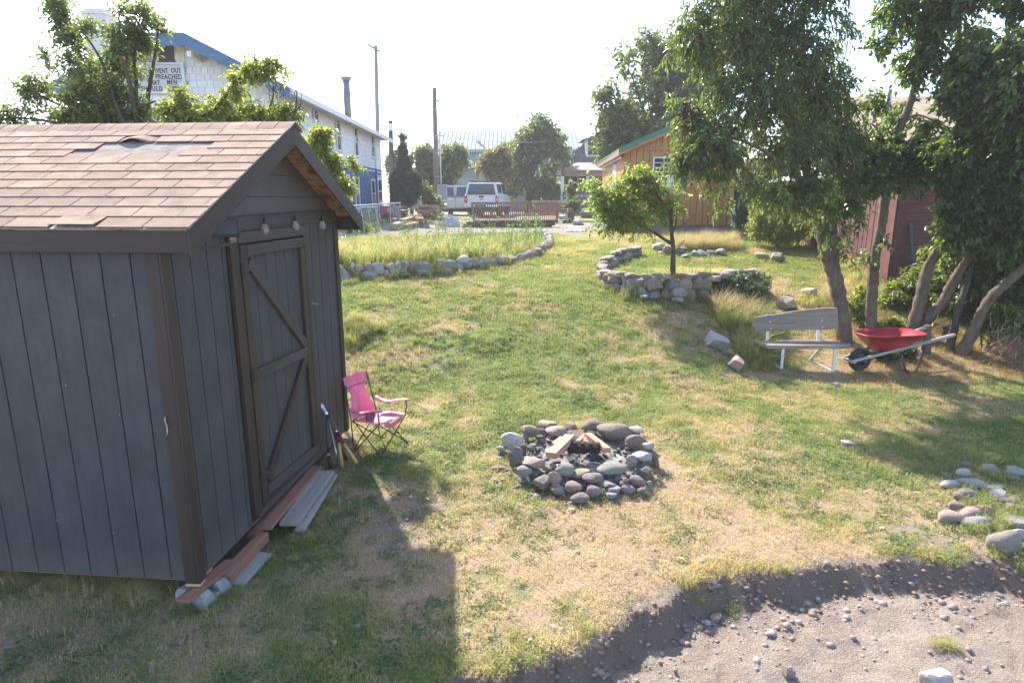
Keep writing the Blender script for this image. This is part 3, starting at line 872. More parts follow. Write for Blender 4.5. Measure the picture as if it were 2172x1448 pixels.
def putrock(name, p, size, kind, col, parent=None, rz=None, tilt=.15, v=None, sub=3):
    v = random.randrange(5) if v is None else v
    M = Matrix.Translation(p) @ Matrix.Rotation(random.uniform(-.4, .4) if rz is None else rz, 4, 'Z') @ Matrix.Rotation(random.uniform(-tilt, tilt), 4, 'X') @ Matrix.Rotation(random.uniform(-tilt, tilt), 4, 'Y') @ Matrix.Diagonal((*size, 1))
    return mobj(name, rock(kind, v, col, sub), parent, M)

# ------------------------------------------------------------------ the fire ring
FC = Vector((.73, 6.2, gz(.73, 6.2)))
fire = thing('fire_pit', 'round fire pit ringed with mixed river stones on the lawn', 'fire pit', FC)
FX = lambda x: 1000 + x / 4.827
FYp = lambda y: 850 + y / 4.827
ring = [  # centre x, y, width, height (zoomed picture), distance, kind, colour
 (780,232,190,62,7.00,'flat','tan'),(610,300,190,135,6.86,'ang','tan'),(730,312,74,74,6.74,'round','brown'),(868,312,225,125,6.80,'round','pink'),(1012,272,165,115,6.92,'ang','tan'),
 (1226,250,215,145,6.85,'round','brown'),(1462,312,350,195,6.68,'round','brown'),(1690,412,255,180,6.42,'ang','brown'),(1672,292,170,66,6.92,'flat','white'),
 (425,402,235,215,6.50,'ang','white'),(308,492,84,74,6.42,'round','white'),(470,580,165,262,6.06,'ang','dark'),(640,640,235,155,5.84,'ang','pink'),(545,722,160,140,5.76,'round','grey'),
 (1815,457,130,84,6.14,'round','white'),(1842,542,140,95,6.14,'ang','orange'),(1735,572,205,135,5.98,'ang','white'),(1640,602,130,140,5.93,'ang','grey'),
 (1425,686,285,140,5.74,'round','green'),(1770,742,150,160,5.80,'ang','dark'),(1700,828,165,150,5.62,'round','mauve'),(1605,905,145,120,5.52,'round','mauve'),(1508,812,100,95,5.64,'round','mauve'),
 (1575,812,50,74,5.56,'round','pink'),(1545,852,52,72,5.55,'round','pink'),(1246,786,225,115,5.60,'round','mauve'),(955,702,195,165,5.70,'round','green'),(856,782,135,155,5.58,'ang','pink'),
 (800,692,150,100,5.78,'ang','pink'),(1122,742,175,100,5.68,'flat','tan'),(1046,882,175,132,5.48,'round','pink'),(1250,930,150,152,5.44,'round','mauve'),(1390,850,195,66,5.56,'flat','green'),
 (1455,905,140,70,5.50,'flat','grey'),(1342,922,110,90,5.50,'ang','grey'),(715,832,205,155,5.60,'ang','olive'),(890,912,140,115,5.50,'round','grey'),(1110,990,190,115,5.36,'round','mauve'),
 (1180,650,120,80,5.86,'ang','brown'),(1560,690,90,90,5.84,'ang','white'),(1900,560,70,60,6.1,'round','grey'),(1740,912,90,60,5.5,'round','mauve'),(1440,965,120,60,5.4,'flat','grey'),
 (1815,845,70,60,5.62,'flat','grey'),(560,300,70,60,6.75,'ang','grey'),(690,372,90,60,6.6,'ang','dark'),(1230,330,90,50,6.66,'ang','dark'),(1020,330,110,60,6.78,'ang','brown'),(620,480,110,95,6.35,'ang','grey'),(530,470,70,80,6.3,'ang','dark')]
for (x, y, w2, h2, Y, kind, col) in ring:
    p = at(FX(x), FYp(y), Y); s = m_per_px(p) / 4.827
    W2, Hh = w2 * s, h2 * s * (.9 if kind != 'flat' else .8)
    D = W2 * (.75 if kind != 'flat' else .8)
    g = gz(p.x, p.y)
    putrock('stone', p, (W2 * 1.04, max(D, .05), max(Hh, .04)), kind, col, fire, rz=random.uniform(-.25, .25), tilt=.1)
    # the stone's bearing: a lower stone where it would float
    if p.z - Hh / 2 > g + .05:
        putrock('stone', Vector((p.x, p.y + D * .1, (g + p.z - Hh / 2) / 2)), (W2 * .9, D * .95, (p.z - Hh / 2 - g) * 1.25), 'ang', random.choice(['grey', 'dark', 'olive', 'brown']), fire, tilt=.08)
for (x, y, w2, h2, col) in [(240,682,95,62,'tan'),(312,682,84,70,'pink'),(300,582,100,54,'grey'),(382,648,80,60,'brown'),(382,702,90,60,'dark'),(200,610,60,40,'grey'),(395,755,60,50,'grey'),(460,775,60,50,'tan'),(250,812,52,56,'white'),(325,802,60,50,'green'),
     (670,962,95,60,'pink'),(740,990,90,36,'tan'),(520,868,60,52,'mauve'),(630,908,60,54,'pink'),(600,948,60,40,'mauve'),(790,985,60,50,'pink'),(560,838,70,44,'dark'),(455,875,40,34,'pink'),(480,945,40,34,'mauve'),
     (1000,1042,75,46,'grey'),(1030,1108,82,52,'white'),(1052,1078,50,40,'pink'),(1910,845,56,40,'white'),(1420,1022,60,34,'grey'),(1485,972,60,44,'mauve'),(150,545,56,40,'white'),(190,452,50,34,'tan'),(215,430,40,26,'grey')]:
    p = GND(FX(x), FYp(y + h2 * .4)); s = m_per_px(p) / 4.827
    putrock('stone', p + Vector((0, 0, h2 * s * .3)), (w2 * s, w2 * s * .8, max(h2 * s * .8, .02)), 'round' if random.random() < .6 else 'ang', col, fire, sub=2)
# ash bed
m, nt, bs = newmat('ash_and_charcoal'); v = objvec(nt, False)
a1 = noise(nt, v, 8, 6, .75); a2 = noise(nt, v, 45, 5, .8)
col = mixc(nt, ramp(nt, a1, [(.36, 0), (.60, 1)]), (.025, .023, .022), (.42, .41, .40))
col = mixc(nt, ramp(nt, a2, [(.45, 0), (.75, .7)]), col, (.035, .03, .028)); col = mixc(nt, .4, col, a2, 'OVERLAY')
nt.links.new(col, bs.inputs['Base Color']); bs.inputs['Roughness'].default_value = 1; bump(nt, bs, a2, 1.0, .03)
M_ASH = m
vs = []; fs = []; n = 40; R_ = 14
for j in range(R_ + 1):
    for i in range(n):
        a = 2 * math.pi * i / n; r = .66 * j / R_
        x = FC.x + r * math.cos(a); y = FC.y + r * .95 * math.sin(a)
        vs.append((x, y, gz(x, y) + .045 + .05 * float(vnoise(x, y, 7, 3)) + .03 * float(vnoise(x, y, 20, 9)) - .02 * (j / R_)))
for j in range(R_):
    for i in range(n): fs.append((j*n+i, j*n+(i+1) % n, (j+1)*n+(i+1) % n, (j+1)*n+i))
o = MB().add(vs, fs).build('ash_bed', M_ASH, fire, smooth=True); o['kind'] = 'stuff'
mb = MB()
for k in range(120):
    a = random.uniform(0, 6.28); r = .56 * math.sqrt(random.random()); x = FC.x + r * math.cos(a); y = FC.y + r * math.sin(a)
    s = random.uniform(.008, .028); z = gz(x, y) + .075 + .03 * random.random()
    mb.box((-s * random.uniform(.6, 1.6), -s * .6, -s * .5), (s * random.uniform(.6, 1.8), s * .6, s * .5), Matrix.Translation((x, y, z)) @ Euler((random.uniform(-.5, .5), random.uniform(-.5, .5), random.uniform(0, 6.28))).to_matrix().to_4x4())
o = mb.build('charcoal_bits', plain('charcoal', (.02, .019, .019), .9, .4, 30, .5, c2=(.14, .13, .13)), fire); o['kind'] = 'stuff'
# charred log and kindling stacked inside
M_CHAR = wood('charred_wood', (.010, .009, .009), (.035, .032, .031), .95, 30, False, .2, 1.0)
M_FIREW = wood('split_firewood', (.31, .155, .095), (.47, .29, .20), .8, 14, False, .35, .4)
p0 = at(FX(985), FYp(470), 6.12); p1 = at(FX(1318), FYp(480), 6.05)
d = (p1 - p0); F = frame(p0, d)
rings_ = []
for i in range(15):
    u = i / 14; rr = .062 * (1 + .1 * math.sin(5 * u + 1)) * (.86 if i in (0, 14) else 1)
    rings_.append([(u * d.length, rr * (1 + .13 * math.sin(k * 2.3 + i * 1.7)) * math.cos(2*math.pi*k/12), rr * (1 + .13 * math.sin(k * 3.1 + i * 2.1)) * math.sin(2*math.pi*k/12)) for k in range(12)])
me = MB().loft(rings_).mesh('charred_log', M_CHAR)
setp(mobj('charred_log', me, None, F), 'blackened charred log lying in the middle of the fire pit', 'log')
def kind(label, a, b, w2, t, up):
    p0 = at(FX(a[0]), FYp(a[1]), a[2]); p1 = at(FX(b[0]), FYp(b[1]), b[2])
    o = board('firewood', p0, p1, w2, t, M_FIREW, None, up, None, .004)
    return setp(o, label, 'firewood', 'kindling propped in the fire pit')
kind('thick split stick leaning from the ash onto the charred log, closest piece', (815,560,5.80), (1010,370,6.22), .115, .065, (-.4, -.6, .6))
kind('grey-topped stick leaning down the far end of the charred log', (1390,505,5.98), (1190,350,6.35), .085, .055, (.3, -.4, .8))
kind('thin stick rising behind the middle of the charred log', (1085,420,6.22), (1160,345,6.40), .05, .03, (-.3, -.6, .6))
kind('short orange stick half hidden behind the thick leaning stick', (838,445,6.32), (925,375,6.48), .05, .03, (-.3, -.6, .6))
kind('flat reddish piece lying across the top at the back', (1040,335,6.55), (1150,330,6.5), .075, .03, (0, -.7, .7))
kind('second short stick beside the thick leaning stick', (880,440,6.34), (975,360,6.5), .045, .03, (-.3, -.6, .6))
kind('pale piece lying flat behind the charred log', (1100,400,6.30), (1215,405,6.26), .08, .03, (0, -.5, .8))
# the upright sticks rest on a stone in the middle
putrock('stone', at(FX(1060), FYp(400), 6.42), (.2, .14, .12), 'ang', 'dark', fire)

# ------------------------------------------------------------------ dry stone walls of the two planting beds
def walk(poly, step):
    pts = [Vector((p.x, p.y, 0)) for p in poly]; out = []; carry = 0
    for a, b in zip(pts[:-1], pts[1:]):
        L = (b - a).length; t = carry
        while t < L:
            out.append((a + (b - a) * (t / L), math.atan2((b - a).y, (b - a).x))); t += step()
        carry = t - L
    return out
lwall = thing('stone_wall', 'low dry stone wall of rounded grey stones edging the weedy bed', 'stone wall', (LEFT_W[4].x, LEFT_W[4].y, gz(LEFT_W[4].x, LEFT_W[4].y - .2)))
rnd = random.Random(3)
for course in (0, 1):
    st = []
    def step():
        s = rnd.uniform(.16, .40) * rnd.choice([1, 1, .7]); st.append(s); return s
    for i, (p, a) in enumerate(walk(LEFT_W, step)):
        s = st[i] if i < len(st) else .3
        far = sstep(-.6, .6, p.x)
        base = float(H0(p.x, p.y - .05)) 
        if course == 0:
            h = rnd.uniform(.14, .2)
            if p.x > .15 and rnd.random() < .55: continue
            putrock('stone', Vector((p.x, p.y + .03, base + h * .4)), (s * 1.05, .26, h * 1.15), rnd.choice(['ang', 'round', 'flat']), rnd.choice(['greys', 'greys', 'warm', 'warm', 'grey']), lwall, rz=a, v=rnd.randrange(5), sub=2)
        else:
            h = rnd.uniform(.15, .23); top = min(LBED_Z + .06, base + .36)
            zz = max(base + .05, top - h * .5 + rnd.uniform(-.03, .03))
            putrock('stone', Vector((p.x, p.y + .09, zz)), (s * 1.08, .27, h * 1.2), rnd.choice(['ang', 'ang', 'round', 'flat']), rnd.choice(['greys', 'greys', 'warm', 'grey', 'tan', 'pink', 'warm', 'green']), lwall, rz=a, v=rnd.randrange(5), sub=2)
p = at(982, 543, 13.4); putrock('stone', Vector((p.x, p.y, LBED_Z + .06)), (.28, .25, .2), 'round', 'white', lwall, sub=2)
rwall = thing('stone_wall', 'curved dry stone wall of brown slabs and blocks under the apple tree', 'stone wall', (RIGHT_W[7].x, RIGHT_W[7].y, gz(RIGHT_W[7].x, RIGHT_W[7].y - .2)))
rnd = random.Random(9)
def wallh(x, y): return max(RBED_Z + .03 - float(H0(x, y - .1)), .16)
for course in range(3):
    st = []
    def step():
        s = rnd.uniform(.17, .38) if course < 2 else rnd.uniform(.2, .46); st.append(s); return s
    for i, (p, a) in enumerate(walk(RIGHT_W, step)):
        s = st[i] if i < len(st) else .3
        base = float(H0(p.x, p.y - .08)); hh = wallh(p.x, p.y) + .03
        if hh < .24 and course == 1: continue
        if course == 2:
            h = rnd.uniform(.06, .11); zz = base + hh + h * .2; kd = 'flat'
        else:
            h = hh * (.52 if hh >= .24 else .9); zz = base + hh * (.24 if course == 0 else .70) * (1 if hh >= .24 else 1.6); kd = rnd.choice(['ang', 'ang', 'flat'])
        putrock('stone', Vector((p.x, p.y + .05 + .035 * course, zz)), (s * 1.1, .25, h * 1.15), kd, rnd.choice(['browns', 'browns', 'brown', 'olive', 'greys', 'tan']), rwall, rz=a, tilt=.09, v=rnd.randrange(5), sub=2)
def rpx(x, y, Y): return at(1240 + x / 4.936, 480 + y / 4.936, Y)
for (x, y, Y, w2, h2, kd, c) in [(740,610,RIGHT_W[6].y-.05,160,170,'ang','brown'),(490,620,RIGHT_W[5].y-.08,115,150,'ang','brown'),(1475,517,RIGHT_W[8].y+.06,120,85,'round','mauve'),(1660,515,RIGHT_W[9].y+.15,210,60,'flat','brown'),(1345,545,RIGHT_W[8].y+.02,170,60,'flat','tan'),
     (1000,690,RIGHT_W[7].y-.12,175,100,'ang','olive'),(970,770,RIGHT_W[7].y-.16,120,70,'ang','grey'),(620,740,RIGHT_W[6].y-.15,80,55,'ang','blue')]:
    p = rpx(x, y, Y); s = m_per_px(p) / 4.936
    putrock('stone', p, (w2 * s, .22, h2 * s), kd, c, rwall, rz=0, tilt=.05, sub=3)
# flat slabs stacked at the back corner of that wall
for (x, y, w2, h2, c, dz) in [(390,285,120,60,'mauve',0),(530,265,150,60,'green',0),(460,320,200,40,'brown',0),(270,340,150,60,'green',0)]:
    p = rpx(x, y, RIGHT_W[0].y + .1 - (.6 if x < 300 else 0)); s = m_per_px(p) / 4.936
    putrock('stone', p, (w2 * s, .25, h2 * s), 'flat', c, rwall, tilt=.08)
# row of stones holding the dry grass behind the apple tree
bord = thing('stone_border', 'row of blocky stones in front of the tall golden grass', 'stone border', GND(1440, 545))
for (x, y, w2, h2, c, kd) in [(775,215,130,90,'white','ang'),(870,250,110,95,'dark','ang'),(1010,255,130,110,'dark','ang'),(1150,285,70,70,'grey','ang'),(1235,285,95,80,'blue','ang'),(1325,280,95,60,'green','flat'),(1428,270,105,80,'green','ang'),(1055,315,80,45,'grey','ang'),(800,275,40,32,'tan','round')]:
    p = GND(1240 + x / 4.936, 480 + (y + h2 * .5) / 4.936); s = m_per_px(p) / 4.936
    putrock('stone', p + Vector((0, .05, h2 * s * .45)), (w2 * s, .24, h2 * s * 1.1), kd, c, bord, rz=random.uniform(-.2, .2), tilt=.08, sub=2)
# small rocks right of it, and the ones beside the bench
def lone(label, px, py, w2, h2, col, kd='ang', nm='rock', d=.8, group=None, rz=None):
    p = GND(px, py + h2 * .42); s = m_per_px(p)
    o = putrock(nm, p + Vector((0, 0, h2 * s * .36)), (w2 * s, w2 * s * d, h2 * s), kd, col, None, rz=rz, tilt=.12)
    return setp(o, label, 'rock', group)
lone('tan rounded rock at the foot of the sunlit bush', 1615, 542, 30, 16, 'tan', 'round')
lone('brown jagged rock under the sunlit bush beside the tan one', 1648, 545, 34, 22, 'brown')
lone('small pale angular rock in the weeds uphill of the bench', 1714, 618, 32, 20, 'white')
lone('big pinkish grey boulder half sunk behind the bench', 1668, 642, 48, 30, 'pink')
lone('small pink rock between the pale rock and the pinkish boulder', 1696, 630, 20, 13, 'pink', 'round')
lone('long pale grey boulder lying among grass beside the bench', 1517, 722, 42, 36, 'grey', 'ang', d=2.2, rz=.25)
lone('pale pinkish boulder at the bench end of the grass clump', 1560, 768, 34, 34, 'pink', 'ang', d=1.4)
lone('small grey stone edging the grass clump between the two boulders', 1538, 746, 18, 12, 'grey', 'ang')
lone('flat brown stone uphill of the long grey boulder', 1506, 700, 22, 14, 'brown', 'flat')
lone('flat whitish stone set into the middle of the lawn', 1798, 938, 36, 9, 'white', 'flat')
lone('white pebble shining on the shaded lawn', 2093, 880, 8, 7, 'white', 'round', 'pebble')
lone('dark grey stone on the lawn in front of the bench', 1774, 815, 18, 10, 'mauve', 'ang')
lone('lone tan stone on the green lawn between the two beds', 1186, 541, 9, 8, 'tan', 'round')
lone('grey brown block lying in the gravel by the far boulder', 1226, 471, 26, 14, 'grey')
lone('huge dark split boulder on the gravel near the bush', 1247, 452, 38, 24, 'dark', 'ang', 'boulder', .7)
lone('pale flat stepping stone at the front of the dirt road', 1985, 1438, 66, 40, 'white', 'flat', 'boulder')
lone('rounded purple grey stone on the dirt road', 1672, 1425, 28, 22, 'mauve', 'ang')
lone('brown slab sticking out of the cut bank', 1517, 1310, 30, 16, 'brown', 'flat')
# stone border at the lower right
RB = thing('stone_border', 'loose border of river stones and slabs beside the dirt road', 'stone border', GND(2080, 1090))
for (x, y, w2, h2, kd, c) in [(890,215,170,95,'ang','dark'),(850,302,195,128,'ang','white'),(1160,258,240,135,'ang','green'),(1500,290,215,140,'ang','grey'),(670,442,225,108,'round','white'),(925,418,330,95,'flat','blue'),(868,572,280,180,'round','mauve'),
     (762,712,180,115,'round','pink'),(930,788,280,130,'round','pink'),(690,850,310,180,'round','pink'),(1110,782,260,175,'ang','orange'),(1000,918,345,175,'round','blue'),(1262,568,240,80,'flat','blue'),(1400,648,200,70,'ang','mauve'),
     (1350,1150,460,350,'round','olive'),(1530,1062,220,180,'ang','white'),(1480,912,310,150,'flat','grey'),(1500,725,210,105,'flat','grey'),(1385,310,160,70,'ang','brown'),(1200,470,330,60,'flat','blue'),(1250,645,80,45,'round','pink'),(1440,380,200,55,'flat','dark'),(660,335,150,28,'flat','tan')]:
    k = 5.79
    p = GND(1900 + x / k, 950 + (y + h2 * .36) / k); s = m_per_px(p) / k
    Hh = h2 * s * (1.0 if kd != 'flat' else .8)
    putrock('stone', p + Vector((0, .02, Hh * .28)), (w2 * s * 1.08, w2 * s * (.62 if kd != 'flat' else .8), Hh), kd, c, RB, rz=random.uniform(-.2, .2), tilt=.1)
# loose stones on the dirt road and the worn ground: too many to count
def loose(name, label, cat, pts, mats, kinds=('round', 'ang')):
    vs = []; fs = []; b = 0
    src = [rockmesh('src', s * 7 + 3, kinds[s % len(kinds)], mats, 1) for s in range(5)]
    sv = []
    for me in src:
        co = np.empty(len(me.vertices) * 3); me.vertices.foreach_get('co', co); co = co.reshape(-1, 3)
        fa = np.array([p.vertices[:] for p in me.polygons]); sv.append((co, fa))
    V = []; Fa = []
    for (x, y, z, s) in pts:
        co, fa = sv[random.randrange(5)]
        a = random.uniform(0, 6.28); c_, s_ = math.cos(a), math.sin(a)
        q = co * np.array([s * random.uniform(.8, 1.3), s, s * random.uniform(.45, .8)])
        q = np.stack([q[:, 0] * c_ - q[:, 1] * s_ + x, q[:, 0] * s_ + q[:, 1] * c_ + y, q[:, 2] + z + s * .12], 1)
        V.append(q); Fa.append(fa + b); b += len(co)
    V = np.concatenate(V); Fa = np.concatenate(Fa)
    me = bpy.data.meshes.new(name); me.vertices.add(len(V)); me.vertices.foreach_set('co', V.ravel())
    me.loops.add(Fa.size); me.loops.foreach_set('vertex_index', Fa.ravel().astype(np.int32))
    me.polygons.add(len(Fa)); me.polygons.foreach_set('loop_start', np.arange(0, Fa.size, 3, dtype=np.int32))
    me.update(calc_edges=True); me.materials.append(mats)
    return setp(mobj(name, me), label, cat, None, 'stuff')
def islandstone(name, cols):
    m, nt, bs = newmat(name); geo = N(nt, 'NewGeometry')
    c = ramp(nt, geo.outputs['Random Per Island'], [(i / len(cols), c) for i, c in enumerate(cols)])
    tc = N(nt, 'TexCoord'); n2 = noise(nt, tc.outputs['Object'], 60, 4, .7)
    nt.links.new(mixc(nt, .35, c, n2, 'OVERLAY'), bs.inputs['Base Color']); bs.inputs['Roughness'].default_value = .9; bs.inputs['Specular IOR Level'].default_value = .25
    return m
M_PEB = islandstone('mixed_pebbles', [(.30, .24, .20), (.22, .17, .15), (.38, .34, .30), (.20, .18, .18), (.27, .20, .165), (.31, .28, .26), (.25, .20, .17)])
pts = []
R2 = np.random.default_rng(4)
xx = R2.uniform(-1.6, 5.5, 16000); yy = R2.uniform(2.3, 5.0, 16000)
dd = road_d(xx, yy); ok = (dd > .02)
dens = vnoise(xx, yy, 2.2, 3)
big = np.exp(-((dd - .38) / .16) ** 2)
for x, y, d_, n_, b_, u in zip(xx[ok], yy[ok], dd[ok], dens[ok], big[ok], R2.random(ok.sum())):
    if u < .16 + .30 * b_ + .4 * max(n_ - .5, 0): 
        s = .006 + .055 * R2.random() ** 7 + (.014 * b_ * R2.random() ** 2)
        pts.append((x, y, gz(x, y), s))
loose('road_stones',  'scattered pebbles and small stones on the dirt road', 'pebbles', pts, M_PEB)
pts = []
for k in range(1500):
    x = random.uniform(-1.5, 5.2); y = lip(x, 4.0); y = float(lip(x, y)) - abs(random.gauss(.10, .10))
    pts.append((x, y, gz(x, y), .008 + .04 * random.random() ** 3))
loose('soil_clods', 'crumbled clods of brown soil along the cut turf edge', 'soil', pts, islandstone('brown_clods', [(.15, .105, .08), (.20, .145, .115), (.26, .20, .16), (.17, .125, .10)]), ('ang', 'round'))
pts = []
xx = R2.uniform(-3.2, 4.5, 5200); yy = R2.uniform(2.6, 8.5, 5200)
_, dz_, dt_ = zones(xx, yy)
for x, y, q, t, u in zip(xx, yy, dz_, dt_, R2.random(5200)):
    if road_d(x, y) > -.02: continue
    if u < .03 + .24 * q + .07 * t: pts.append((x, y, gz(x, y) + .004, .010 + .042 * R2.random() ** 3))
loose('lawn_stones', 'small loose stones scattered over the thin turf', 'pebbles', pts, M_PEB)
pts = []
cr = [GND(1200, 493), GND(1250, 492), GND(1236, 481), GND(1205, 482)]
for k in range(420):
    a = random.random(); b_ = random.random()
    p = cr[0].lerp(cr[1], a).lerp(cr[3].lerp(cr[2], a), b_)
    pts.append((p.x, p.y, gz(p.x, p.y), random.uniform(.05, .14)))
loose('cobbles', 'patch of pale round cobbles beside the bright green lawn strip', 'cobbles', pts, islandstone('pale_cobble', [(.5, .47, .45), (.4, .37, .36), (.58, .55, .52), (.36, .33, .33)]))
# ================================================================== GRASS AND WEEDS
M_GRASS = bladematt('grass_blades', (.50, .41, .26), (.345, .315, .16), (.185, .245, .08))
M_STRAW = bladematt('straw_blades', (.35, .245, .16), (.50, .40, .27), (.34, .31, .15), .3)
M_WEED = bladematt('broadleaf_weeds', (.20, .22, .09), (.12, .19, .07), (.075, .15, .055), .35)
def blades(n, rad, hmin, hmax, wd, bend, seed, mat, flat=0.0, name='clump'):
    r = np.random.default_rng(seed)
    a = r.uniform(0, 6.28, n); rr = rad * np.sqrt(r.random(n))
    bx, by = rr * np.cos(a), rr * np.sin(a)
    h = r.uniform(hmin, hmax, n); th = r.uniform(0, 6.28, n)
    dx, dy = np.cos(th), np.sin(th)
    b1 = r.uniform(.1, .5, n) * bend; b2 = r.uniform(.5, 1.25, n) * bend
    up1 = h * (.55 - .35 * flat); up2 = h * (1 - .3 * np.minimum(b2, 1.4)) * (1 - .8 * flat)
    px, py = -dy * wd / 2, dx * wd / 2
    V = np.zeros((n, 5, 3))
    V[:, 0] = np.stack([bx - px, by - py, np.full(n, -.008)], 1); V[:, 1] = np.stack([bx + px, by + py, np.full(n, -.008)], 1)
    mx, my = bx + dx * h * b1 * .55, by + dy * h * b1 * .55
    V[:, 2] = np.stack([mx - px * .8, my - py * .8, up1], 1); V[:, 3] = np.stack([mx + px * .8, my + py * .8, up1], 1)
    V[:, 4] = np.stack([bx + dx * h * b2, by + dy * h * b2, np.maximum(up2, .004)], 1)
    fs = []
    for i in range(n):
        k = i * 5; fs += [(k, k+1, k+3, k+2), (k+2, k+3, k+4)]
    me = bpy.data.meshes.new(name); me.from_pydata(V.reshape(-1, 3).tolist(), [], fs); me.materials.append(mat)
    return me
def rosette(n, rad, l0, l1, wd, lift, seed, mat, stalk=0, name='weed'):
    r = random.Random(seed); vs = []; fs = []
    for i in range(n):
        a = r.uniform(0, 6.28); rr = rad * math.sqrt(r.random()); L = r.uniform(l0, l1); z0 = r.uniform(0, stalk) if stalk else .004
        e = r.uniform(lift * .4, lift); w_ = wd * r.uniform(.7, 1.3)
        b = Vector((rr * math.cos(a * 3.1), rr * math.sin(a * 3.1), z0)); d = Vector((math.cos(a) * math.cos(e), math.sin(a) * math.cos(e), math.sin(e)))
        s = Vector((-math.sin(a), math.cos(a), r.uniform(-.3, .3))) * w_ / 2; k = len(vs)
        m_ = b + d * L * .5 + Vector((0, 0, L * .06)); t = b + d * L - Vector((0, 0, L * .12))
        vs += [b, m_ - s, t, m_ + s]; fs += [(k, k+1, k+2), (k, k+2, k+3)]
        if stalk and i % 3 == 0:
            k = len(vs); g = Vector((b.x * .3, b.y * .3, 0)); q = Vector((.0025, 0, 0)); vs += [g - q, g + q, b + q, b - q]; fs.append((k, k+1, k+2, k+3))
    me = bpy.data.meshes.new(name); me.from_pydata([tuple(v) for v in vs], [], fs); me.materials.append(mat)
    return me
def scatter(name, label, cat, me, P, tint, scale, tilt=.15):
    n = len(P)
    if n == 0: return
    P = np.asarray(P, float)
    pr = bpy.data.objects.new(me.name + '_source', me)
    m_ = bpy.data.meshes.new(name); m_.vertices.add(n); m_.vertices.foreach_set('co', P.ravel())
    a = m_.attributes.new('tint', 'FLOAT', 'POINT'); a.data.foreach_set('value', np.asarray(tint, np.float32))
    a = m_.attributes.new('scl', 'FLOAT', 'POINT'); a.data.foreach_set('value', np.asarray(scale, np.float32))
    rot = np.stack([RNG.normal(0, tilt, n), RNG.normal(0, tilt, n), RNG.uniform(0, 6.28, n)], 1)
    a = m_.attributes.new('rot', 'FLOAT_VECTOR', 'POINT'); a.data.foreach_set('vector', rot.astype(np.float32).ravel())
    o = mobj(name, m_)
    ng = bpy.data.node_groups.new(name, 'GeometryNodeTree')
    ng.interface.new_socket('Geometry', in_out='INPUT', socket_type='NodeSocketGeometry')
    ng.interface.new_socket('Geometry', in_out='OUTPUT', socket_type='NodeSocketGeometry')
    L = ng.links; nn = ng.nodes.new
    gi = nn('NodeGroupInput'); go = nn('NodeGroupOutput'); ip = nn('GeometryNodeInstanceOnPoints'); oi = nn('GeometryNodeObjectInfo')
    oi.inputs['Object'].default_value = pr; oi.inputs['As Instance'].default_value = True
    def na(nm, dt):
        x = nn('GeometryNodeInputNamedAttribute'); x.data_type = dt; x.inputs['Name'].default_value = nm; return x.outputs['Attribute']
    e = nn('FunctionNodeEulerToRotation'); L.new(na('rot', 'FLOAT_VECTOR'), e.inputs[0])
    L.new(gi.outputs[0], ip.inputs['Points']); L.new(oi.outputs['Geometry'], ip.inputs['Instance'])
    L.new(e.outputs[0], ip.inputs['Rotation']); L.new(na('scl', 'FLOAT'), ip.inputs['Scale']); L.new(ip.outputs[0], go.inputs[0])
    md = o.modifiers.new('scatter', 'NODES'); md.node_group = ng
    return setp(o, label, cat, None, 'stuff')
def pick(n, x0, x1, y0, y1):
    return RNG.uniform(x0, x1, n), RNG.uniform(y0, y1, n)
_shi = MS.inverted()
def in_shed(x, y, m=.0):
    lx = _shi[0][0] * x + _shi[0][1] * y + _shi[0][3]; ly = _shi[1][0] * x + _shi[1][1] * y + _shi[1][3]
    return (lx < -.12 + m) & (ly > .12 - m) & (ly < W_ + m)
def inview(x, y, m=1.0):
    return np.abs(x) < (y * .83 + m)
xs, ys = [], []
for (y0, y1, den) in [(2.4, 4.2, 620), (4.2, 6.5, 520), (6.5, 9, 340), (9, 12, 220), (12, 16, 140), (16, 21, 80)]:
    x0, x1 = -y1 * .86 - .6, y1 * .86 + .6
    n = int((x1 - x0) * (y1 - y0) * den)
    x, y = pick(n, x0, x1, y0, y1); xs.append(x); ys.append(y)
x = np.concatenate(xs); y = np.concatenate(ys)
d = road_d(x, y)
g, di, th = zones(x, y)
keep = inview(x, y, .5) & ~in_shed(x, y) & (d < -.015) & ~inpoly(x, y, DRIVE) & (((x - FC.x) ** 2 + (y - FC.y) ** 2) > .60 ** 2) & (x < 10) & (x > -9)
keep &= RNG.random(len(x)) < np.clip(1.12 - di * 1.3, .03, 1) * np.where(y < 6.5, .45 + .55 * np.clip(g * 1.3, 0, 1), 1)
x, y, d, g, di, th = [q[keep] for q in (x, y, d, g, di, th)]
z = H(x, y)
P = np.stack([x, y, z], 1)
sel = RNG.random(len(x))
sc = RNG.uniform(.75, 1.3, len(x)) * (1 + .5 * sstep(9, 16, y)) * (1 - .25 * th)
green = np.clip(g * 1.05 + RNG.normal(0, .13, len(x)), 0, 1)
pstraw = np.clip(.12 + .75 * (1 - g) ** 1.6, 0, .8) * (1 - .5 * sstep(8, 14, y))
straw = sel < pstraw
weed = ~straw & (RNG.random(len(x)) < (.10 + .55 * np.clip(fbm(x, y, 1.3, 41) - .45, 0, 1) * 2.4) * (1 - sstep(10, 13, y)))
gr = ~straw & ~weed
v = RNG.integers(0, 3, len(x))
for k in range(3):
    q = gr & (v == k)
    scatter('lawn_grass', 'short patchy lawn grass covering the yard', 'grass', blades(30, .085, .016, .048, .0048, 1.0, 50 + k, M_GRASS), P[q], green[q], sc[q])
for k in range(2):
    q = straw & (v % 2 == k)
    scatter('dry_grass', 'dry straw coloured grass lying in the thin lawn', 'dry grass', blades(16, .10, .02, .08, .0034, 1.3, 60 + k, M_STRAW, .85), P[q], RNG.uniform(.1, .9, q.sum()), sc[q])
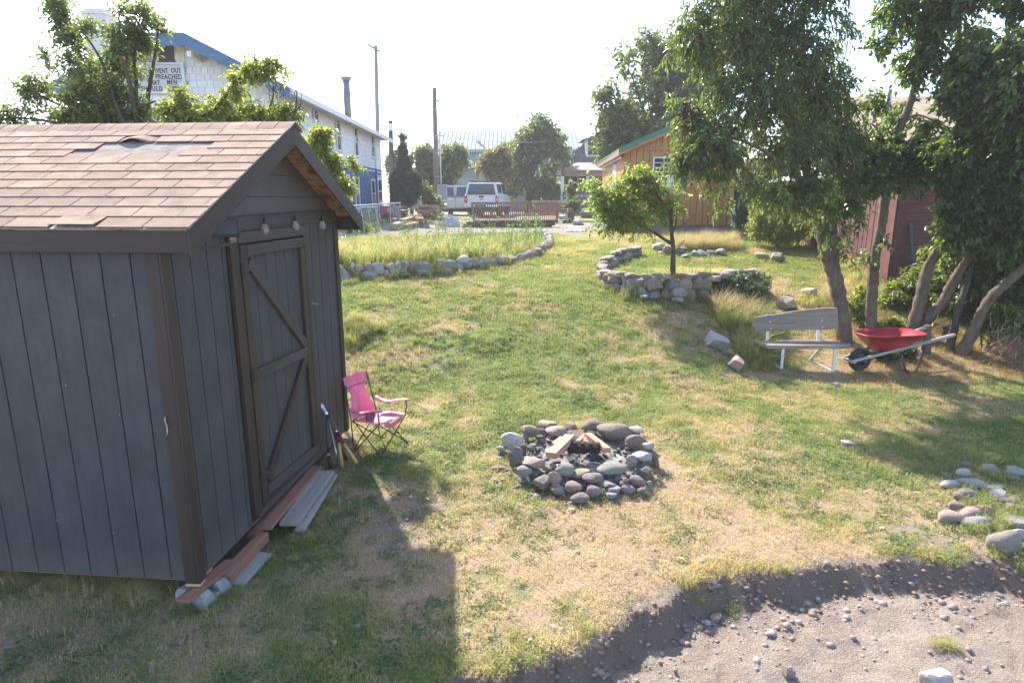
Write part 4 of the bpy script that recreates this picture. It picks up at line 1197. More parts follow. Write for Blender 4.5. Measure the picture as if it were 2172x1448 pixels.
for k in range(2):
    q = weed & (v % 2 == k)
    scatter('lawn_weeds', 'small broadleaf weeds growing in the lawn', 'weeds', rosette(26, .07, .018, .045, .014, .7, 70 + k, M_WEED), P[q], RNG.uniform(.2, 1, q.sum()), sc[q])
# turf lip hanging over the cut edge
n = 2000; xx = RNG.uniform(-1.3, 5.2, n); yy = lip(xx, np.full(n, 4.)) + RNG.normal(.05, .07, n); yy = lip(xx, yy) + np.abs(RNG.normal(.05, .07, n)) + .01
g2, _, _ = zones(xx, yy); q = RNG.random(n) < 1.6 * (vnoise(xx, yy, 2.5, 17) - .35)
xx, yy, g2 = xx[q], yy[q], g2[q]
scatter('turf_edge_grass', 'tufts of grass along the cut turf edge above the road', 'grass', blades(22, .05, .025, .06, .0045, 1.1, 81, M_GRASS), np.stack([xx, yy, H(xx, yy)], 1), np.clip(g2 + RNG.normal(.12, .2, len(xx)), 0, 1), RNG.uniform(.7, 1.3, len(xx)), .35)
# tall growth ------------------------------------------------------------
TALL = [blades(26, .10, .22, .46, .0095, .75, 90 + k, M_GRASS, name='tall_clump') for k in range(2)]
WISP = [blades(20, .09, .30, .62, .0058, .55, 95 + k, M_STRAW, name='wispy_clump') for k in range(2)]
TUFT = blades(34, .07, .08, .2, .0065, .9, 99, M_GRASS, name='tuft')
def region(n, poly):
    px = [p[0] for p in poly]; py = [p[1] for p in poly]
    x, y = pick(n, min(px), max(px), min(py), max(py)); k = inpoly(x, y, poly); return x[k], y[k]
x, y = region(9000, [(p.x, p.y + .22) for p in LEFT_W[2:]] + [(LEFT_W[-1].x + .1, 17.6), (-8, 17.6), (-8, 12.8)])
k = RNG.random(len(x)) < (1 - .8 * sstep(14.2, 16.6, y)) * (.35 + .9 * vnoise(x, y, .9, 33)) * .5
x, y = x[k], y[k]; t = RNG.random(len(x)); P = np.stack([x, y, H(x, y)], 1)
hs = RNG.uniform(.6, 1.5, len(x)) * (1 - .35 * sstep(14, 16.5, y))
for i in range(2):
    q = (t > .45 * i) & (t <= .45 * (i + 1)) & (t < .86)
    scatter('bed_grass', 'tall unmown grass growing in the stone edged bed', 'grass', TALL[i], P[q], np.clip(RNG.normal(.72, .2, q.sum()), 0, 1), hs[q])
q = t > .84
scatter('bed_dry_stalks', 'dry wispy grass stalks standing in the weedy bed', 'dry grass', WISP[0], P[q], RNG.uniform(.2, 1, q.sum()), hs[q] * .95)
wv = rosette(60, .12, .05, .11, .022, .9, 75, M_WEED, stalk=.55, name='tall_weed')
pts = [GND(px, py) for px, py in [(925, 535), (945, 545), (968, 540), (990, 545), (1000, 535), (1040, 545), (1065, 540), (1085, 535), (1115, 530), (1130, 525), (1145, 520), (1120, 538), (785, 500), (795, 505), (805, 498), (985, 505), (995, 500), (970, 520), (1060, 528), (1100, 520), (1138, 530), (1150, 515), (860, 545), (905, 550), (1015, 548), (760, 545), (830, 530), (850, 515), (880, 530), (935, 510), (1010, 515), (1045, 520), (1080, 515), (800, 545), (740, 530), (870, 552), (955, 556), (1075, 545)]]
for p in pts: p.x += random.uniform(-.1, .1)
P = np.array([[p.x, p.y, gz(p.x, p.y)] for p in pts])
scatter('bed_weeds', 'dusty green leafy weeds standing above the bed grass', 'weeds', wv, P, RNG.uniform(.3, .9, len(P)), RNG.uniform(.9, 1.6, len(P)), .08)
# golden grass behind the apple tree bed
a_, b_ = GND(1432, 536), GND(1575, 536)
x, y = region(700, [(a_.x, a_.y + .1), (b_.x, b_.y + .1), (b_.x + .3, b_.y + 1.5), (a_.x + .1, a_.y + 1.5)])
P = np.stack([x, y, H(x, y)], 1); t = RNG.random(len(x))
scatter('golden_grass', 'tall golden dry grass growing in front of the wooden cabin', 'dry grass', WISP[1], P[t < .62], RNG.uniform(.0, .9, (t < .62).sum()), RNG.uniform(.5, .95, (t < .62).sum()))
scatter('cabin_grass', 'green tufts mixed into the golden grass by the cabin', 'grass', TALL[1], P[t >= .62], RNG.uniform(.25, .7, (t >= .62).sum()), RNG.uniform(.5, .9, (t >= .62).sum()))
# clump beside the bench, tufts on the bank and along walls
def clump(name, label, pxs, rad, n, me, t0, t1, s0, s1, tilt=.2):
    P = []
    for (px, py) in pxs:
        c = GND(px, py)
        for _ in range(n):
            a = random.uniform(0, 6.28); r = rad * math.sqrt(random.random()); x, y = c.x + r * math.cos(a), c.y + r * math.sin(a)
            P.append((x, y, gz(x, y)))
    scatter(name, label, 'grass', me, P, RNG.uniform(t0, t1, len(P)), RNG.uniform(s0, s1, len(P)), tilt)
clump('bench_grass_fringe', 'short green grass round the boulders by the bench', [(1590, 778), (1575, 745), (1610, 780)], .15, 14, TUFT, .5, 1, .6, 1.2)
clump('bench_grass', 'thick clump of long grass beside the wooden bench', [(1575, 712), (1595, 740), (1560, 690), (1580, 680), (1605, 765), (1605, 720), (1595, 700)], .24, 46, TALL[0], .5, 1, .6, 1.25)
clump('bench_dry_grass', 'dry seed stalks in the grass clump by the bench', [(1565, 675), (1535, 672), (1590, 690), (1570, 695)], .25, 18, WISP[0], .0, .8, .7, 1.2)
clump('bank_tufts', 'rough tufts on the worn bank beside the shed', [(760, 770), (800, 740), (840, 720), (880, 700), (800, 800), (850, 770), (900, 740), (940, 720), (790, 720), (830, 690), (870, 790), (760, 820)], .4, 13, TUFT, .45, 1, .35, .75)
clump('bank_grass', 'longer grass on the bank behind the shed', [(740, 700), (755, 710), (770, 700), (745, 725)], .3, 26, TALL[1], .5, .95, .35, .7)
clump('bank_grass', 'long tufts on the slope between bench and red shed', [(1835, 600), (1815, 575), (1845, 620), (1870, 640), (1740, 640), (1720, 650), (1860, 590), (1800, 560)], .3, 16, TALL[1], .3, .8, .4, .8)
clump('shed_grass', 'shaggy dry grass along the shed base', [(60, 1222), (140, 1232), (200, 1240), (280, 1246), (340, 1250), (100, 1240), (300, 1258), (20, 1225)], .16, 22, TUFT, .1, .6, .4, .8)
clump('block_grass', 'green tufts round the concrete block and timber', [(400, 1290), (440, 1294), (480, 1275), (600, 1195), (640, 1150), (500, 1262), (560, 1215)], .09, 7, TUFT, .5, 1, .35, .65)
clump('wall_grass_long', 'long grass flopping over the low stone walls', [(760, 590), (850, 588), (930, 580), (1010, 566), (1060, 560), (1120, 545), (1150, 525), (880, 566), (1020, 552), (1345, 632), (1440, 640), (1480, 620), (1520, 630)], .22, 9, TALL[1], .5, 1, .5, .9)
clump('wall_grass', 'grass growing against the foot of the stone walls', [(745, 596), (800, 594), (860, 590), (920, 585), (980, 578), (1040, 568), (1100, 556), (1140, 545), (1280, 600), (1300, 618), (1345, 634), (1400, 646), (1460, 648), (1520, 645)], .28, 12, TUFT, .55, 1, .5, 1.05)
clump('ring_weeds', 'small grass tufts between the fire pit stones', [(1150, 1000), (1180, 1040), (1260, 1060), (1190, 1020), (1340, 1040), (1370, 1000), (1240, 1020), (1310, 1020), (1120, 1010), (1290, 1055), (1350, 990)], .07, 4, TUFT, .6, 1, .3, .7)
clump('border_grass', 'grass growing between the border stones', [(2070, 985), (2080, 975), (2100, 1010), (2060, 1060), (2090, 1080), (2130, 1110), (2150, 1100), (2110, 1130), (2120, 1170), (2150, 1190), (2050, 1120), (2165, 1060)], .14, 9, TUFT, .45, 1, .4, .9)
clump('road_tufts', 'single tufts rooted in the cut bank and road', [(1555, 1300), (2000, 1375), (2010, 1370), (1250, 1345), (1660, 1210), (1470, 1260)], .05, 4, TUFT, .4, 1, .3, .6)
# dry litter under the trees at the right
x, y = region(2600, [(5.0, 8.9), (9.5, 8.9), (10.5, 12.5), (6.2, 12.6)])
k = RNG.random(len(x)) < .6
x, y = x[k], y[k]; P = np.stack([x, y, H(x, y)], 1)
scatter('dry_litter', 'rusty dry grass and litter under the trees by the wheelbarrow', 'dry grass', blades(26, .11, .05, .16, .004, 1.3, 63, bladematt('rusty_litter', (.26, .13, .06), (.38, .24, .12), (.30, .25, .10), .3), .55), P, RNG.random(len(P)), RNG.uniform(.6, 1.3, len(P)), .3)
# dandelion in front of the ring
fl = GND(1032, 1156)
dn = thing('dandelion', 'yellow dandelion flower in the dry lawn before the fire pit', 'flower', fl)
MB().tube([fl, fl + Vector((.004, .003, .05))], .002, 5).build('stem', plain('green_stem', (.10, .17, .04), .6), dn)
MB().lathe([(.004, .048), (.019, .054), (.021, .060), (.012, .066), (.003, .067)], 12, Matrix.Translation(fl)).build('flower_head', plain('yellow_petals', (.85, .60, .02), .6), dn)

# fallen leaves, straw bits and twigs lying on the turf
n = 1500
x, y = pick(n, -4.5, 7.5, 2.8, 12.5)
k = inview(x, y, .3) & ~in_shed(x, y) & (road_d(x, y) < -.03) & (((x - FC.x) ** 2 + (y - FC.y) ** 2) > .8) & (RNG.random(n) < .25 + .75 * sstep(2, 6, x))
x, y = x[k], y[k]; n = len(x); z = H(x, y) + .022
a = RNG.uniform(0, 6.28, n); L = RNG.uniform(.015, .04, n); wd = L * RNG.uniform(.3, .5, n); t = RNG.normal(0, .3, n)
V = np.zeros((n, 4, 3)); dx, dy = np.cos(a), np.sin(a)
V[:, 0] = np.stack([x - dx*L, y - dy*L, z], 1); V[:, 2] = np.stack([x + dx*L, y + dy*L, z + t*L], 1)
V[:, 1] = np.stack([x - dy*wd, y + dx*wd, z + .006], 1); V[:, 3] = np.stack([x + dy*wd, y - dx*wd, z + .004], 1)
me = bpy.data.meshes.new('fallen_leaves'); me.from_pydata(V.reshape(-1, 3).tolist(), [], [(4*i, 4*i+1, 4*i+2, 4*i+3) for i in range(n)])
m_, nt_, bs_ = newmat('dead_leaf'); ge = N(nt_, 'NewGeometry')
nt_.links.new(ramp(nt_, ge.outputs['Random Per Island'], [(0, (.20, .10, .05)), (.4, (.34, .20, .09)), (.7, (.40, .32, .16)), (1, (.22, .22, .08))]), bs_.inputs['Base Color']); bs_.inputs['Roughness'].default_value = .7
me.materials.append(m_); setp(mobj('fallen_leaves', me), 'small dry fallen leaves scattered over the lawn', 'leaves', None, 'stuff')
# ================================================================== CAMP CHAIR, SHEARS, BENCH, WHEELBARROW
M_PINK = plain('pink_nylon', (.72, .21, .37), .55, .12, 4, .25, c2=(.80, .29, .45), fine=60)
# translucent cloth
_nt = M_PINK.node_tree; _bs = _nt.nodes['Principled BSDF']; _t = _nt.nodes.new('ShaderNodeBsdfTranslucent'); _t.inputs[0].default_value = (.85, .22, .40, 1)
_mx = _nt.nodes.new('ShaderNodeMixShader'); _mx.inputs[0].default_value = .35
_nt.links.new(_bs.outputs[0], _mx.inputs[1]); _nt.links.new(_t.outputs[0], _mx.inputs[2]); _nt.links.new(_mx.outputs[0], _nt.nodes['Material Output'].inputs[0])
M_CHFR = plain('chair_frame', (.028, .029, .033), .4, .1, 20, .05)
CHS = .80
cp = GND(808, 972) - Vector((.0694, -.306, 0)) * CHS / .82; cp.z = gz(cp.x, cp.y)
ch_rz = math.radians(-28)
chair = thing('camp_chair', 'pink folding camp chair standing against the shed wall', 'chair', M=Matrix.Translation(cp) @ Matrix.Rotation(ch_rz, 4, 'Z') @ Matrix.Scale(CHS, 4))
# local frame: X forward (seat faces +X), Y to the chair's left, Z up
SW, SD, SZ = .25, .24, .43
def lp_(*p): return Vector(p)
fbl, fbr = lp_(-SD, SW, SZ), lp_(-SD, -SW, SZ)
ffl, ffr = lp_(SD, SW + .03, SZ + .03), lp_(SD, -SW - .03, SZ + .03)
feet = {'bl': lp_(-.22, .27, .0), 'br': lp_(-.22, -.27, 0), 'fl': lp_(.25, .29, 0), 'fr': lp_(.25, -.29, 0)}
def rod(nm, pts, r=.0085, par=None): return MB().tube(pts, r, 7).build(nm, M_CHFR, par or chair, smooth=True, local=True)
for a, b in (('bl', ffl), ('fl', fbl), ('br', ffr), ('fr', fbr)): rod('leg', [feet[a], b])       # crossing side legs
for a, b in (('fl', ffr), ('fr', ffl)): rod('leg', [feet[a] + lp_(.012, 0, .02), b + lp_(.012, 0, -.02)])
for a, b in (('bl', fbr), ('br', fbl)): rod('leg', [feet[a] + lp_(-.012, 0, .02), b + lp_(-.012, 0, -.02)])
topl, topr = lp_(-.40, .24, 1.0), lp_(-.40, -.24, 1.0)
rod('back_post', [feet['bl'] + lp_(-.02, .01, .05), fbl + lp_(-.03, .012, .02), topl]); rod('back_post', [feet['br'] + lp_(-.02, -.01, .05), fbr + lp_(-.03, -.012, .02), topr])
for k in feet: MB().lathe([(.016, 0), (.018, .012), (.012, .03)], 8).build('foot', M_BLACK, chair, WM['camp_chair'] @ Matrix.Translation(feet[k]))
# cloth: seat and back as one sagging sheet each
def sheetgrid(fn, nu, nv):
    vs = [fn(i / nu, j / nv) for j in range(nv + 1) for i in range(nu + 1)]
    fs = [(j*(nu+1)+i, j*(nu+1)+i+1, (j+1)*(nu+1)+i+1, (j+1)*(nu+1)+i) for j in range(nv) for i in range(nu)]
    return vs, fs
def cloth(nm, fn, nu=14, nv=18, mat=M_PINK, th=.004, par=None):
    vs, fs = sheetgrid(fn, nu, nv)
    o = MB().add(vs, fs).build(nm, mat, par or chair, local=True, smooth=True)
    s = o.modifiers.new('thickness', 'SOLIDIFY'); s.thickness = th
    return o
def seatfn(u, v):
    y = (u * 2 - 1); x = -SD - .02 + v * (2 * SD + .04)
    half = SW + .03 * v
    sag = .055 * (1 - y * y) * math.sin(math.pi * min(1, .2 + v * .7)) 
    wr = .004 * math.sin(9 * y + 5 * v) * math.sin(7 * v)
    return (x, y * half, SZ + .03 * v - sag + wr)
cloth('seat', seatfn)
def backfn(u, v):
    y = u * 2 - 1
    half = .235 - .085 * math.sin(math.pi * min(1, max(0, (v - .22) / .78))) ** 1.2 * (1 if v < .72 else 1 - (v - .72) / .28 * .9) + .01 * v
    x = -SD - .015 - .16 * v; z = SZ - .03 + .60 * v
    sag = .05 * (1 - y * y) * (1 - .45 * v)
    wr = .006 * math.sin(6 * y + 8 * v) * math.sin(11 * v + 1)
    return (x - sag + wr, y * half, z)
cloth('backrest', backfn)
cloth('headrest_band', lambda u, v: (-SD - .015 - .16 * (.74 + .03 * v) - .028 * (1 - (u*2-1)**2) + .006, (u*2-1) * .205, SZ - .03 + .60 * (.74 + .03 * v)), 10, 2, plain('dark_pink_seam', (.42, .06, .16), .6))
cloth('front_valance', lambda u, v: (SD + .02, (u*2-1) * (SW - .06), SZ + .03 - .05 * (1 - (u*2-1)**2) - .06 * v), 8, 3, M_PINK)
for s in (1, -1):
    arm_y = s * (SW + .045)
    def armfn(u, v, s=s, arm_y=arm_y):
        x = -SD - .05 + v * (2 * SD + .12)
        return (x, arm_y + (u - .5) * (.05 + .03 * math.sin(math.pi * v)), SZ + .20 - .055 * math.sin(math.pi * min(1, v * 1.15)) * (1 - v) * 1.6 + .03 * v + .006 * (u - .5))
    cloth('armrest', armfn, 3, 12, M_PINK, .012)
    rod('arm_post', [lp_(SD + .0, s * (SW + .03), SZ + .02), lp_(SD + .02, s * (SW + .05), SZ + .12), lp_(SD + .01, s * (SW + .045), SZ + .22)])
pk = [(SD - .19, -SW - .075, SZ + .19), (SD - .04, -SW - .075, SZ + .20), (SD - .05, -SW - .075, SZ + .075), (SD - .18, -SW - .075, SZ + .065)]
mm, nt, bs = newmat('pink_mesh_pocket'); bs.inputs['Base Color'].default_value = (.25, .06, .13, 1); bs.inputs['Alpha'].default_value = .72; bs.inputs['Roughness'].default_value = .8
po = MB().add([pk[0], pk[1], pk[2], pk[3]], [(0, 1, 2, 3)]).build('cup_pocket', mm, chair, local=True)
MB().tube(pk + [pk[0]], .004, 5).build('pocket_binding', M_BLACK, po, WM['camp_chair'])
# garden cutters leaning on the shed wall
_xa = MS.to_3x3() @ Vector((1, 0, 0))
def wallY(px, py, dx=.03):
    """distance at which the ray meets the shed front, dx in front of it"""
    r = ray(px, py); o = MS @ Vector((dx, 0, 0))
    return (o - Vector((0, 0, CAMZ))).dot(_xa) / r.dot(_xa)
_Yh, _Yb = wallY(690, 876, .05), GND(712, 992).y
def q(px, py, off=0.): return at(px, py, _Yh + (_Yb - _Yh) * (py - 876) / 116 + off)
M_ORG = plain('orange_plastic', (.75, .22, .03), .45)
M_HWOOD = wood('handle_wood', (.50, .27, .10), (.66, .40, .17), .5, 20, False, .1, .2)
M_MAROON = plain('maroon_paint', (.12, .015, .025), .5)
lopx = thing('loppers', 'long handled loppers with a hooked steel blade and black grips leaning on the shed', 'loppers', GND(700, 988))
g1a, g1b = q(691, 888, 0.0), q(696, 960, -0.06); g1c = q(702, 994, -0.06)
MB().tube([g1a, g1b], .011, 8).build('handle', M_CHFR, lopx, smooth=True)
MB().tube([q(696, 965, -0.06), g1c], .019, 8).build('grip', M_BLACK, lopx, smooth=True)
MB().tube([q(695, 962, -0.06), q(696, 966, -0.06)], .020, 8).build('grip_ring', M_ORG, lopx, smooth=True)
MB().tube([g1c, g1c + Vector((.002, -.01, -.016))], .019, 8).build('grip_end', M_ORG, lopx, smooth=True)
MB().tube([q(693, 884, 0.01), q(712, 925, 0.04), q(722, 955, 0.06)], .009, 8).build('handle', M_CHFR, lopx, smooth=True)
MB().tube([q(722, 948, 0.06), q(735, 975, 0.06)], .019, 8).build('grip', M_BLACK, lopx, smooth=True)
MB().tube([q(721, 950, 0.06), q(723, 954, 0.06)], .0205, 8).build('grip_ring', M_ORG, lopx, smooth=True)
bl = []
for i in range(9):
    u = i / 8; bl.append((681.5 + 12.5 * u ** 1.4 - 4 * math.sin(math.pi * u), 855 + 21 * u))
poly = [q(x, y, -0.02) for x, y in bl] + [q(x + 1.5 + 6.2 * math.sin(math.pi * (i / 8) ** .8), y + .5) for i, (x, y) in reversed(list(enumerate(bl)))]
MB().prism(poly, (0, .006, 0)).build('blade', M_STEEL, lopx)
MB().tube([q(693, 876, -0.03), q(693, 876, 0.01)], .014, 10).build('pivot', M_STEEL, lopx)
MB().prism([q(689, 878, -0.01), q(697, 874, -0.01), q(699, 884, -0.01), q(693, 892, -0.01)], (0, .012, 0)).build('jaw_plate', M_BLACK, lopx)
hs = thing('hedge_shears', 'hedge shears with wooden handles and maroon sockets standing blades up by the chair', 'hedge shears', GND(740, 982))
for a, b, c_, e in (((695, 879), (714, 917), (719, 938), (726, 990)), ((699, 877), (716, 915), (729, 940), (757, 981))):
    Yb = 5.94
    A, B, Cc, E_ = q(*a, .03), q(*b, .02), q(*c_), q(*e)
    MB().bar(A, B, .028, .004, (0, -1, 0)).build('blade', plain('rusty_steel', (.22, .16, .12), .5, .3, 12, .2, metal=.6), hs)
    MB().tube([B, Cc], [.02, .017], 8).build('socket', M_MAROON, hs, smooth=True)
    MB().tube([Cc, Cc.lerp(E_, .5), E_], [.015, .019, .022], 10).build('handle', M_HWOOD, hs, smooth=True)
MB().tube([q(714, 914, -0.01), q(714, 914, 0.03)], .009, 8).build('pivot_bolt', M_STEEL, hs)
pr_ = thing('pole_pruner', 'thin grey metal pruner shaft leaning between loppers and hedge shears', 'pruner', GND(719, 992))
MB().tube([q(697, 890, 0.01), q(712, 955, -0.06), q(716, 975, -0.06)], .0075, 7).build('shaft', M_STEEL, pr_, smooth=True)
MB().tube([q(716, 972, -0.06), q(720, 992, -0.06)], .013, 8).build('handle_grip', plain('purple_grip', (.10, .06, .09), .6), pr_, smooth=True)

# ------------------------------------------------------------------ bench
M_BARN = wood('barn_wood', (.13, .10, .08), (.38, .325, .27), .9, 13, True, .2, .8, contrast=.9)
M_WHITE = plain('white_paint', (.62, .63, .65), .5, .1, 10, .1, c2=(.70, .71, .73))
M_BOLT = plain('bolt_head', (.75, .75, .75), .3, .05, 20, 0, metal=.5)
p0 = GND(1655, 786); p1 = GND(1961, 783)
bl_ = GND(1655, 786); br_ = GND(1763, 784)
bz = (gz(bl_.x, bl_.y) + gz(br_.x, br_.y)) / 2
BY = 9.45
def bp(px, py, dy=0): return at(px, py, BY + dy)
fl = bp(1655, 787); 
bench = thing('bench', 'old bench with grey barn wood planks on white metal legs', 'bench', (bp(1700, 770).x, BY, fl.z))
# seat slab
sL, sR = bp(1628, 738), bp(1806, 731)
seat_z = (sL.z + sR.z) / 2 + .02
x0, x1 = sL.x, sR.x
def slab(nm, poly_xy, z0, z1):
    return MB().prism([(x, y, z0) for x, y in poly_xy], (0, 0, z1 - z0)).build(nm, M_BARN, bench, bevel=.008)
bs_o = slab('seat', [(x0 - .02, BY - .04), (x0 + .5, BY - .05), (x1 - .3, BY - .045), (x1 - .04, BY - .03), (x1 + .02, BY + .03), (x1 - .09, BY + .20), (x1 - .16, BY + .34), (x0 + .3, BY + .35), (x0 - .13, BY + .34)], seat_z - .05, seat_z + .005)
# backrest: wide live edge plank leaning back a little
tl = [(1600, 673), (1640, 668), (1680, 661), (1720, 656), (1750, 653), (1777, 653), (1779, 697), (1740, 699), (1690, 700), (1640, 702), (1601, 703)]
BKY = .42
poly = []
for px, py in tl:
    v0 = at(px, py, BY + BKY); lean = (v0.z - seat_z) * .18
    v1 = at(px, py, BY + BKY - .06 + lean); poly.append(v1)
MB().prism(poly, (0, .045, .0)).build('backrest', M_BARN, bench, bevel=.006)
for px, py in ((1633.5, 682.5), (1635, 696.5), (1743.5, 679.5), (1744.5, 694)):
    v0 = at(px, py, BY + BKY); v1 = at(px, py, BY + BKY - .066 + (v0.z - seat_z) * .18)
    MB().tube([v1, v1 + Vector((0, -.006, 0))], .011, 8).build('bolt', M_BOLT, bench)
for i, px in enumerate((1656, 1766)):
    f0 = at(px, 787 - 3 * i, BY + .0); gzz = gz(f0.x, BY)
    X = f0.x
    MB().box((X - .022, BY - .02, gzz), (X + .022, BY + .0, seat_z - .05)).build('leg', M_WHITE, bench, bevel=.002)
    xb = X - .16
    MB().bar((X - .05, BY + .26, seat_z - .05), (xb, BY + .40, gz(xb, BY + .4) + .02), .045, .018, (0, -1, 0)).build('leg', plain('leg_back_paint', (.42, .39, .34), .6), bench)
    MB().bar((X - .008, BY - .005, gzz + .012), (xb + .01, BY + .41, gz(xb, BY + .4) + .022), .045, .02).build('foot_rail', M_WHITE, bench)
    MB().bar((X - .06, BY + .30, seat_z - .05), (X - .06, BY + .30, seat_z - .04), .05, .02).build('seat_bracket', M_WHITE, bench)
    MB().bar((X - .09, BY + .375, seat_z - .02), (X - .10, BY + .375 + .085, seat_z + .40), .045, .018, (0, -1, 0)).build('back_upright', M_WHITE, bench)
ap = thing('fallen_apple', 'red fallen apple in the grass by the bench leg', 'apple', GND(1621, 788))
MB().lathe([(.004, .0), (.022, .006), (.034, .025), (.034, .04), (.022, .056), (.006, .052)], 12, Matrix.Translation(GND(1621, 788))).build('fruit_body', plain('apple_red', (.5, .10, .05), .4, .3, 10), ap, smooth=True)

# ------------------------------------------------------------------ wheelbarrow
M_WBRED = plain('red_tray_paint', (.36, .010, .022), .36, .12, 3, .12, c2=(.42, .045, .05), fine=70, spec=.5)
M_TYRE = plain('tyre_rubber', (.018, .018, .018), .7, .2, 20, .3)
M_SHAFT = wood('grey_shaft_wood', (.24, .22, .20), (.42, .39, .36), .85, 20, False, .1, .4)
WY = 9.5
wz = gz(at(1822, 775, WY).x, WY)
wp = at(1822, 775, WY)
M_W = Matrix.Translation((wp.x, WY, wz)) @ Matrix.Rotation(.12, 4, 'Z')
wb = thing('wheelbarrow', 'wheelbarrow with a red steel tray and grey wooden handles', 'wheelbarrow', M=M_W)
wr = .185
tyre = MB()
ringp = []
for k in range(24):
    a = 2 * math.pi * k / 24
    ringp.append([((wr - .05 + .05 * math.cos(b)) * math.cos(a), .048 * math.sin(b), wr + (wr - .05 + .05 * math.cos(b)) * math.sin(a)) for b in [2 * math.pi * j / 10 for j in range(10)]])
tyre.loft(ringp + [ringp[0]], cap=False)
ty = tyre.build('wheel', M_TYRE, wb, local=True, smooth=True)
MB().lathe([(.025, -.05), (.03, -.03), (.10, -.028), (.135, -.012), (.135, .012), (.10, .028), (.03, .03), (.025, .05)], 20, Matrix.Translation((0, 0, wr)) @ Matrix.Rotation(math.pi / 2, 4, 'X')).build('rim', M_CHFR, ty, WM['wheelbarrow'], True)
MB().tube([(0, -.14, wr), (0, .14, wr)], .01, 8).build('axle', M_STEEL, wb, local=True)
# handles run from just ahead of the wheel to the grips
for s in (-1, 1):
    a = Vector((-.20, s * .115, wr + .00)); b = Vector((1.28, s * .29, .60))
    board('handle', a, b, .042, .042, M_SHAFT, wb, (0, 0, 1), M_W, .006)
    MB().tube([b - (b - a).normalized() * .16, b + (b - a).normalized() * .02], [.022, .019], 8).build('grip', M_SHAFT, wb, local=True, smooth=True)
board('nose_board', (-.19, -.15, wr - .005), (-.19, .15, wr - .005), .06, .03, M_SHAFT, wb, (0, 0, 1), M_W)
# tray: rounded rectangle sections from floor to rolled rim, nose over the wheel
def rrect(cx_, hw_front, hw_back, x0, x1, z0, z1, n=28):
    out = []
    for k in range(n):
        a = 2 * math.pi * k / n; c_, s_ = math.cos(a), math.sin(a)
        ex = .55
        u = math.copysign(abs(c_) ** ex, c_); v = math.copysign(abs(s_) ** ex, s_)
        x = (x0 + x1) / 2 + u * (x1 - x0) / 2
        t = (u + 1) / 2
        hw = hw_front * (1 - t) + hw_back * t
        z = z0 * (1 - t) + z1 * t
        out.append((x, v * hw, z))
    return out
rim = rrect(0, .30, .30, -.06, .93, .60, .615)
floor = rrect(0, .15, .2, .22, .60, .33, .36)
mid = [tuple(.5 * p + .5 * q_ for p, q_ in zip(a, b)) for a, b in zip(rim, floor)]
mid = [(x, y * 1.03, z - .01) for x, y, z in mid]
rim2 = [(x + (.012 if x > .4 else -.012), y * 1.035, z - .004) for x, y, z in rim]
fcen = [((.40 + (x - .40) * .5), y * .5, z) for x, y, z in floor]
t_ = MB().loft([rim2, rim, mid, floor, fcen]); t_.f = t_.f[:-2] + [t_.f[-1]]
tr = t_.build('tray', M_WBRED, wb, local=True, smooth=True)
so_ = tr.modifiers.new('thickness', 'SOLIDIFY'); so_.thickness = .006
for s in (-1, 1):
    MB().tube([(.50, s * .19, .345), (.56, s * .22, .18), (.63, s * .22, .02), (.70, s * .22, .005), (.80, s * .22, .02), (.86, s * .215, .2), (.88, s * .235, .42)], .011, 8).build('leg', M_CHFR, wb, local=True, smooth=True)
    MB().tube([(.05, s * .13, .26), (.22, s * .15, .33)], .012, 7).build('front_brace', M_CHFR, wb, local=True, smooth=True)
MB().box((.24, -.17, .305), (.6, .17, .328), Matrix.Rotation(-.06, 4, 'Y')).build('tray_support', M_CHFR, wb, local=True)
MB().tube([(.66, -.22, .03), (.66, .22, .03)], .009, 6).build('leg_brace', M_CHFR, wb, local=True)
# ================================================================== TREES AND SHRUBS
M_BARK = None
def barkmat(name, c1, c2):
    m, nt, bs = newmat(name); v = objvec(nt)
    n1 = noise(nt, v, 14, 6, .7, (1, 1, .25)); n2 = noise(nt, v, 3, 4, .6); n3 = noise(nt, v, 60, 3, .7)
    col = mixc(nt, ramp(nt, n1, [(.35, 0), (.65, 1)]), c1, c2)
    col = mixc(nt, ramp(nt, n2, [(.45, 0), (.7, .4)]), col, sc3(c2, 1.3)); col = mixc(nt, .3, col, n3, 'OVERLAY')
    nt.links.new(col, bs.inputs['Base Color']); bs.inputs['Roughness'].default_value = .9; bs.inputs['Specular IOR Level'].default_value = .2
    bump(nt, bs, n1, 1.0, .05)
    return m
BARK = barkmat('smooth_brown_bark', (.085, .063, .047), (.18, .14, .108))
BARKD = barkmat('dark_rough_bark', (.055, .045, .038), (.12, .10, .085))
L_HERO = leafmat('dark_glossy_leaves', (.030, .058, .022), (.080, .125, .038), (.27, .37, .06), .28, .36, dry=(.10, .075, .02), spec=.45)
L_SEC = leafmat('dark_blue_green_leaves', (.025, .052, .026), (.066, .108, .042), (.28, .40, .06), .30, .38, spec=.4)
L_APPLE = leafmat('apple_leaves', (.060, .108, .020), (.125, .19, .038), (.42, .54, .08), .36, .48, dry=(.28, .24, .04))
L_PEAR = leafmat('pear_leaves', (.045, .078, .030), (.105, .150, .055), (.32, .42, .08), .30, .42, dry=(.16, .12, .03), spec=.55)
L_YEL = leafmat('yellow_green_leaves', (.10, .15, .025), (.20, .24, .04), (.48, .54, .08), .4, .42, dry=(.32, .25, .05))
L_FAR = leafmat('pale_far_leaves', (.052, .085, .030), (.11, .15, .045), (.24, .31, .06), .5, .38, dry=(.17, .14, .04))
L_FARD = leafmat('dark_far_leaves', (.05, .08, .035), (.105, .14, .055), (.28, .36, .08), .5, .35, dry=(.15, .11, .04))
L_CON = leafmat('juniper_needles', (.030, .046, .032), (.060, .078, .050), (.08, .12, .05), .6, .2)
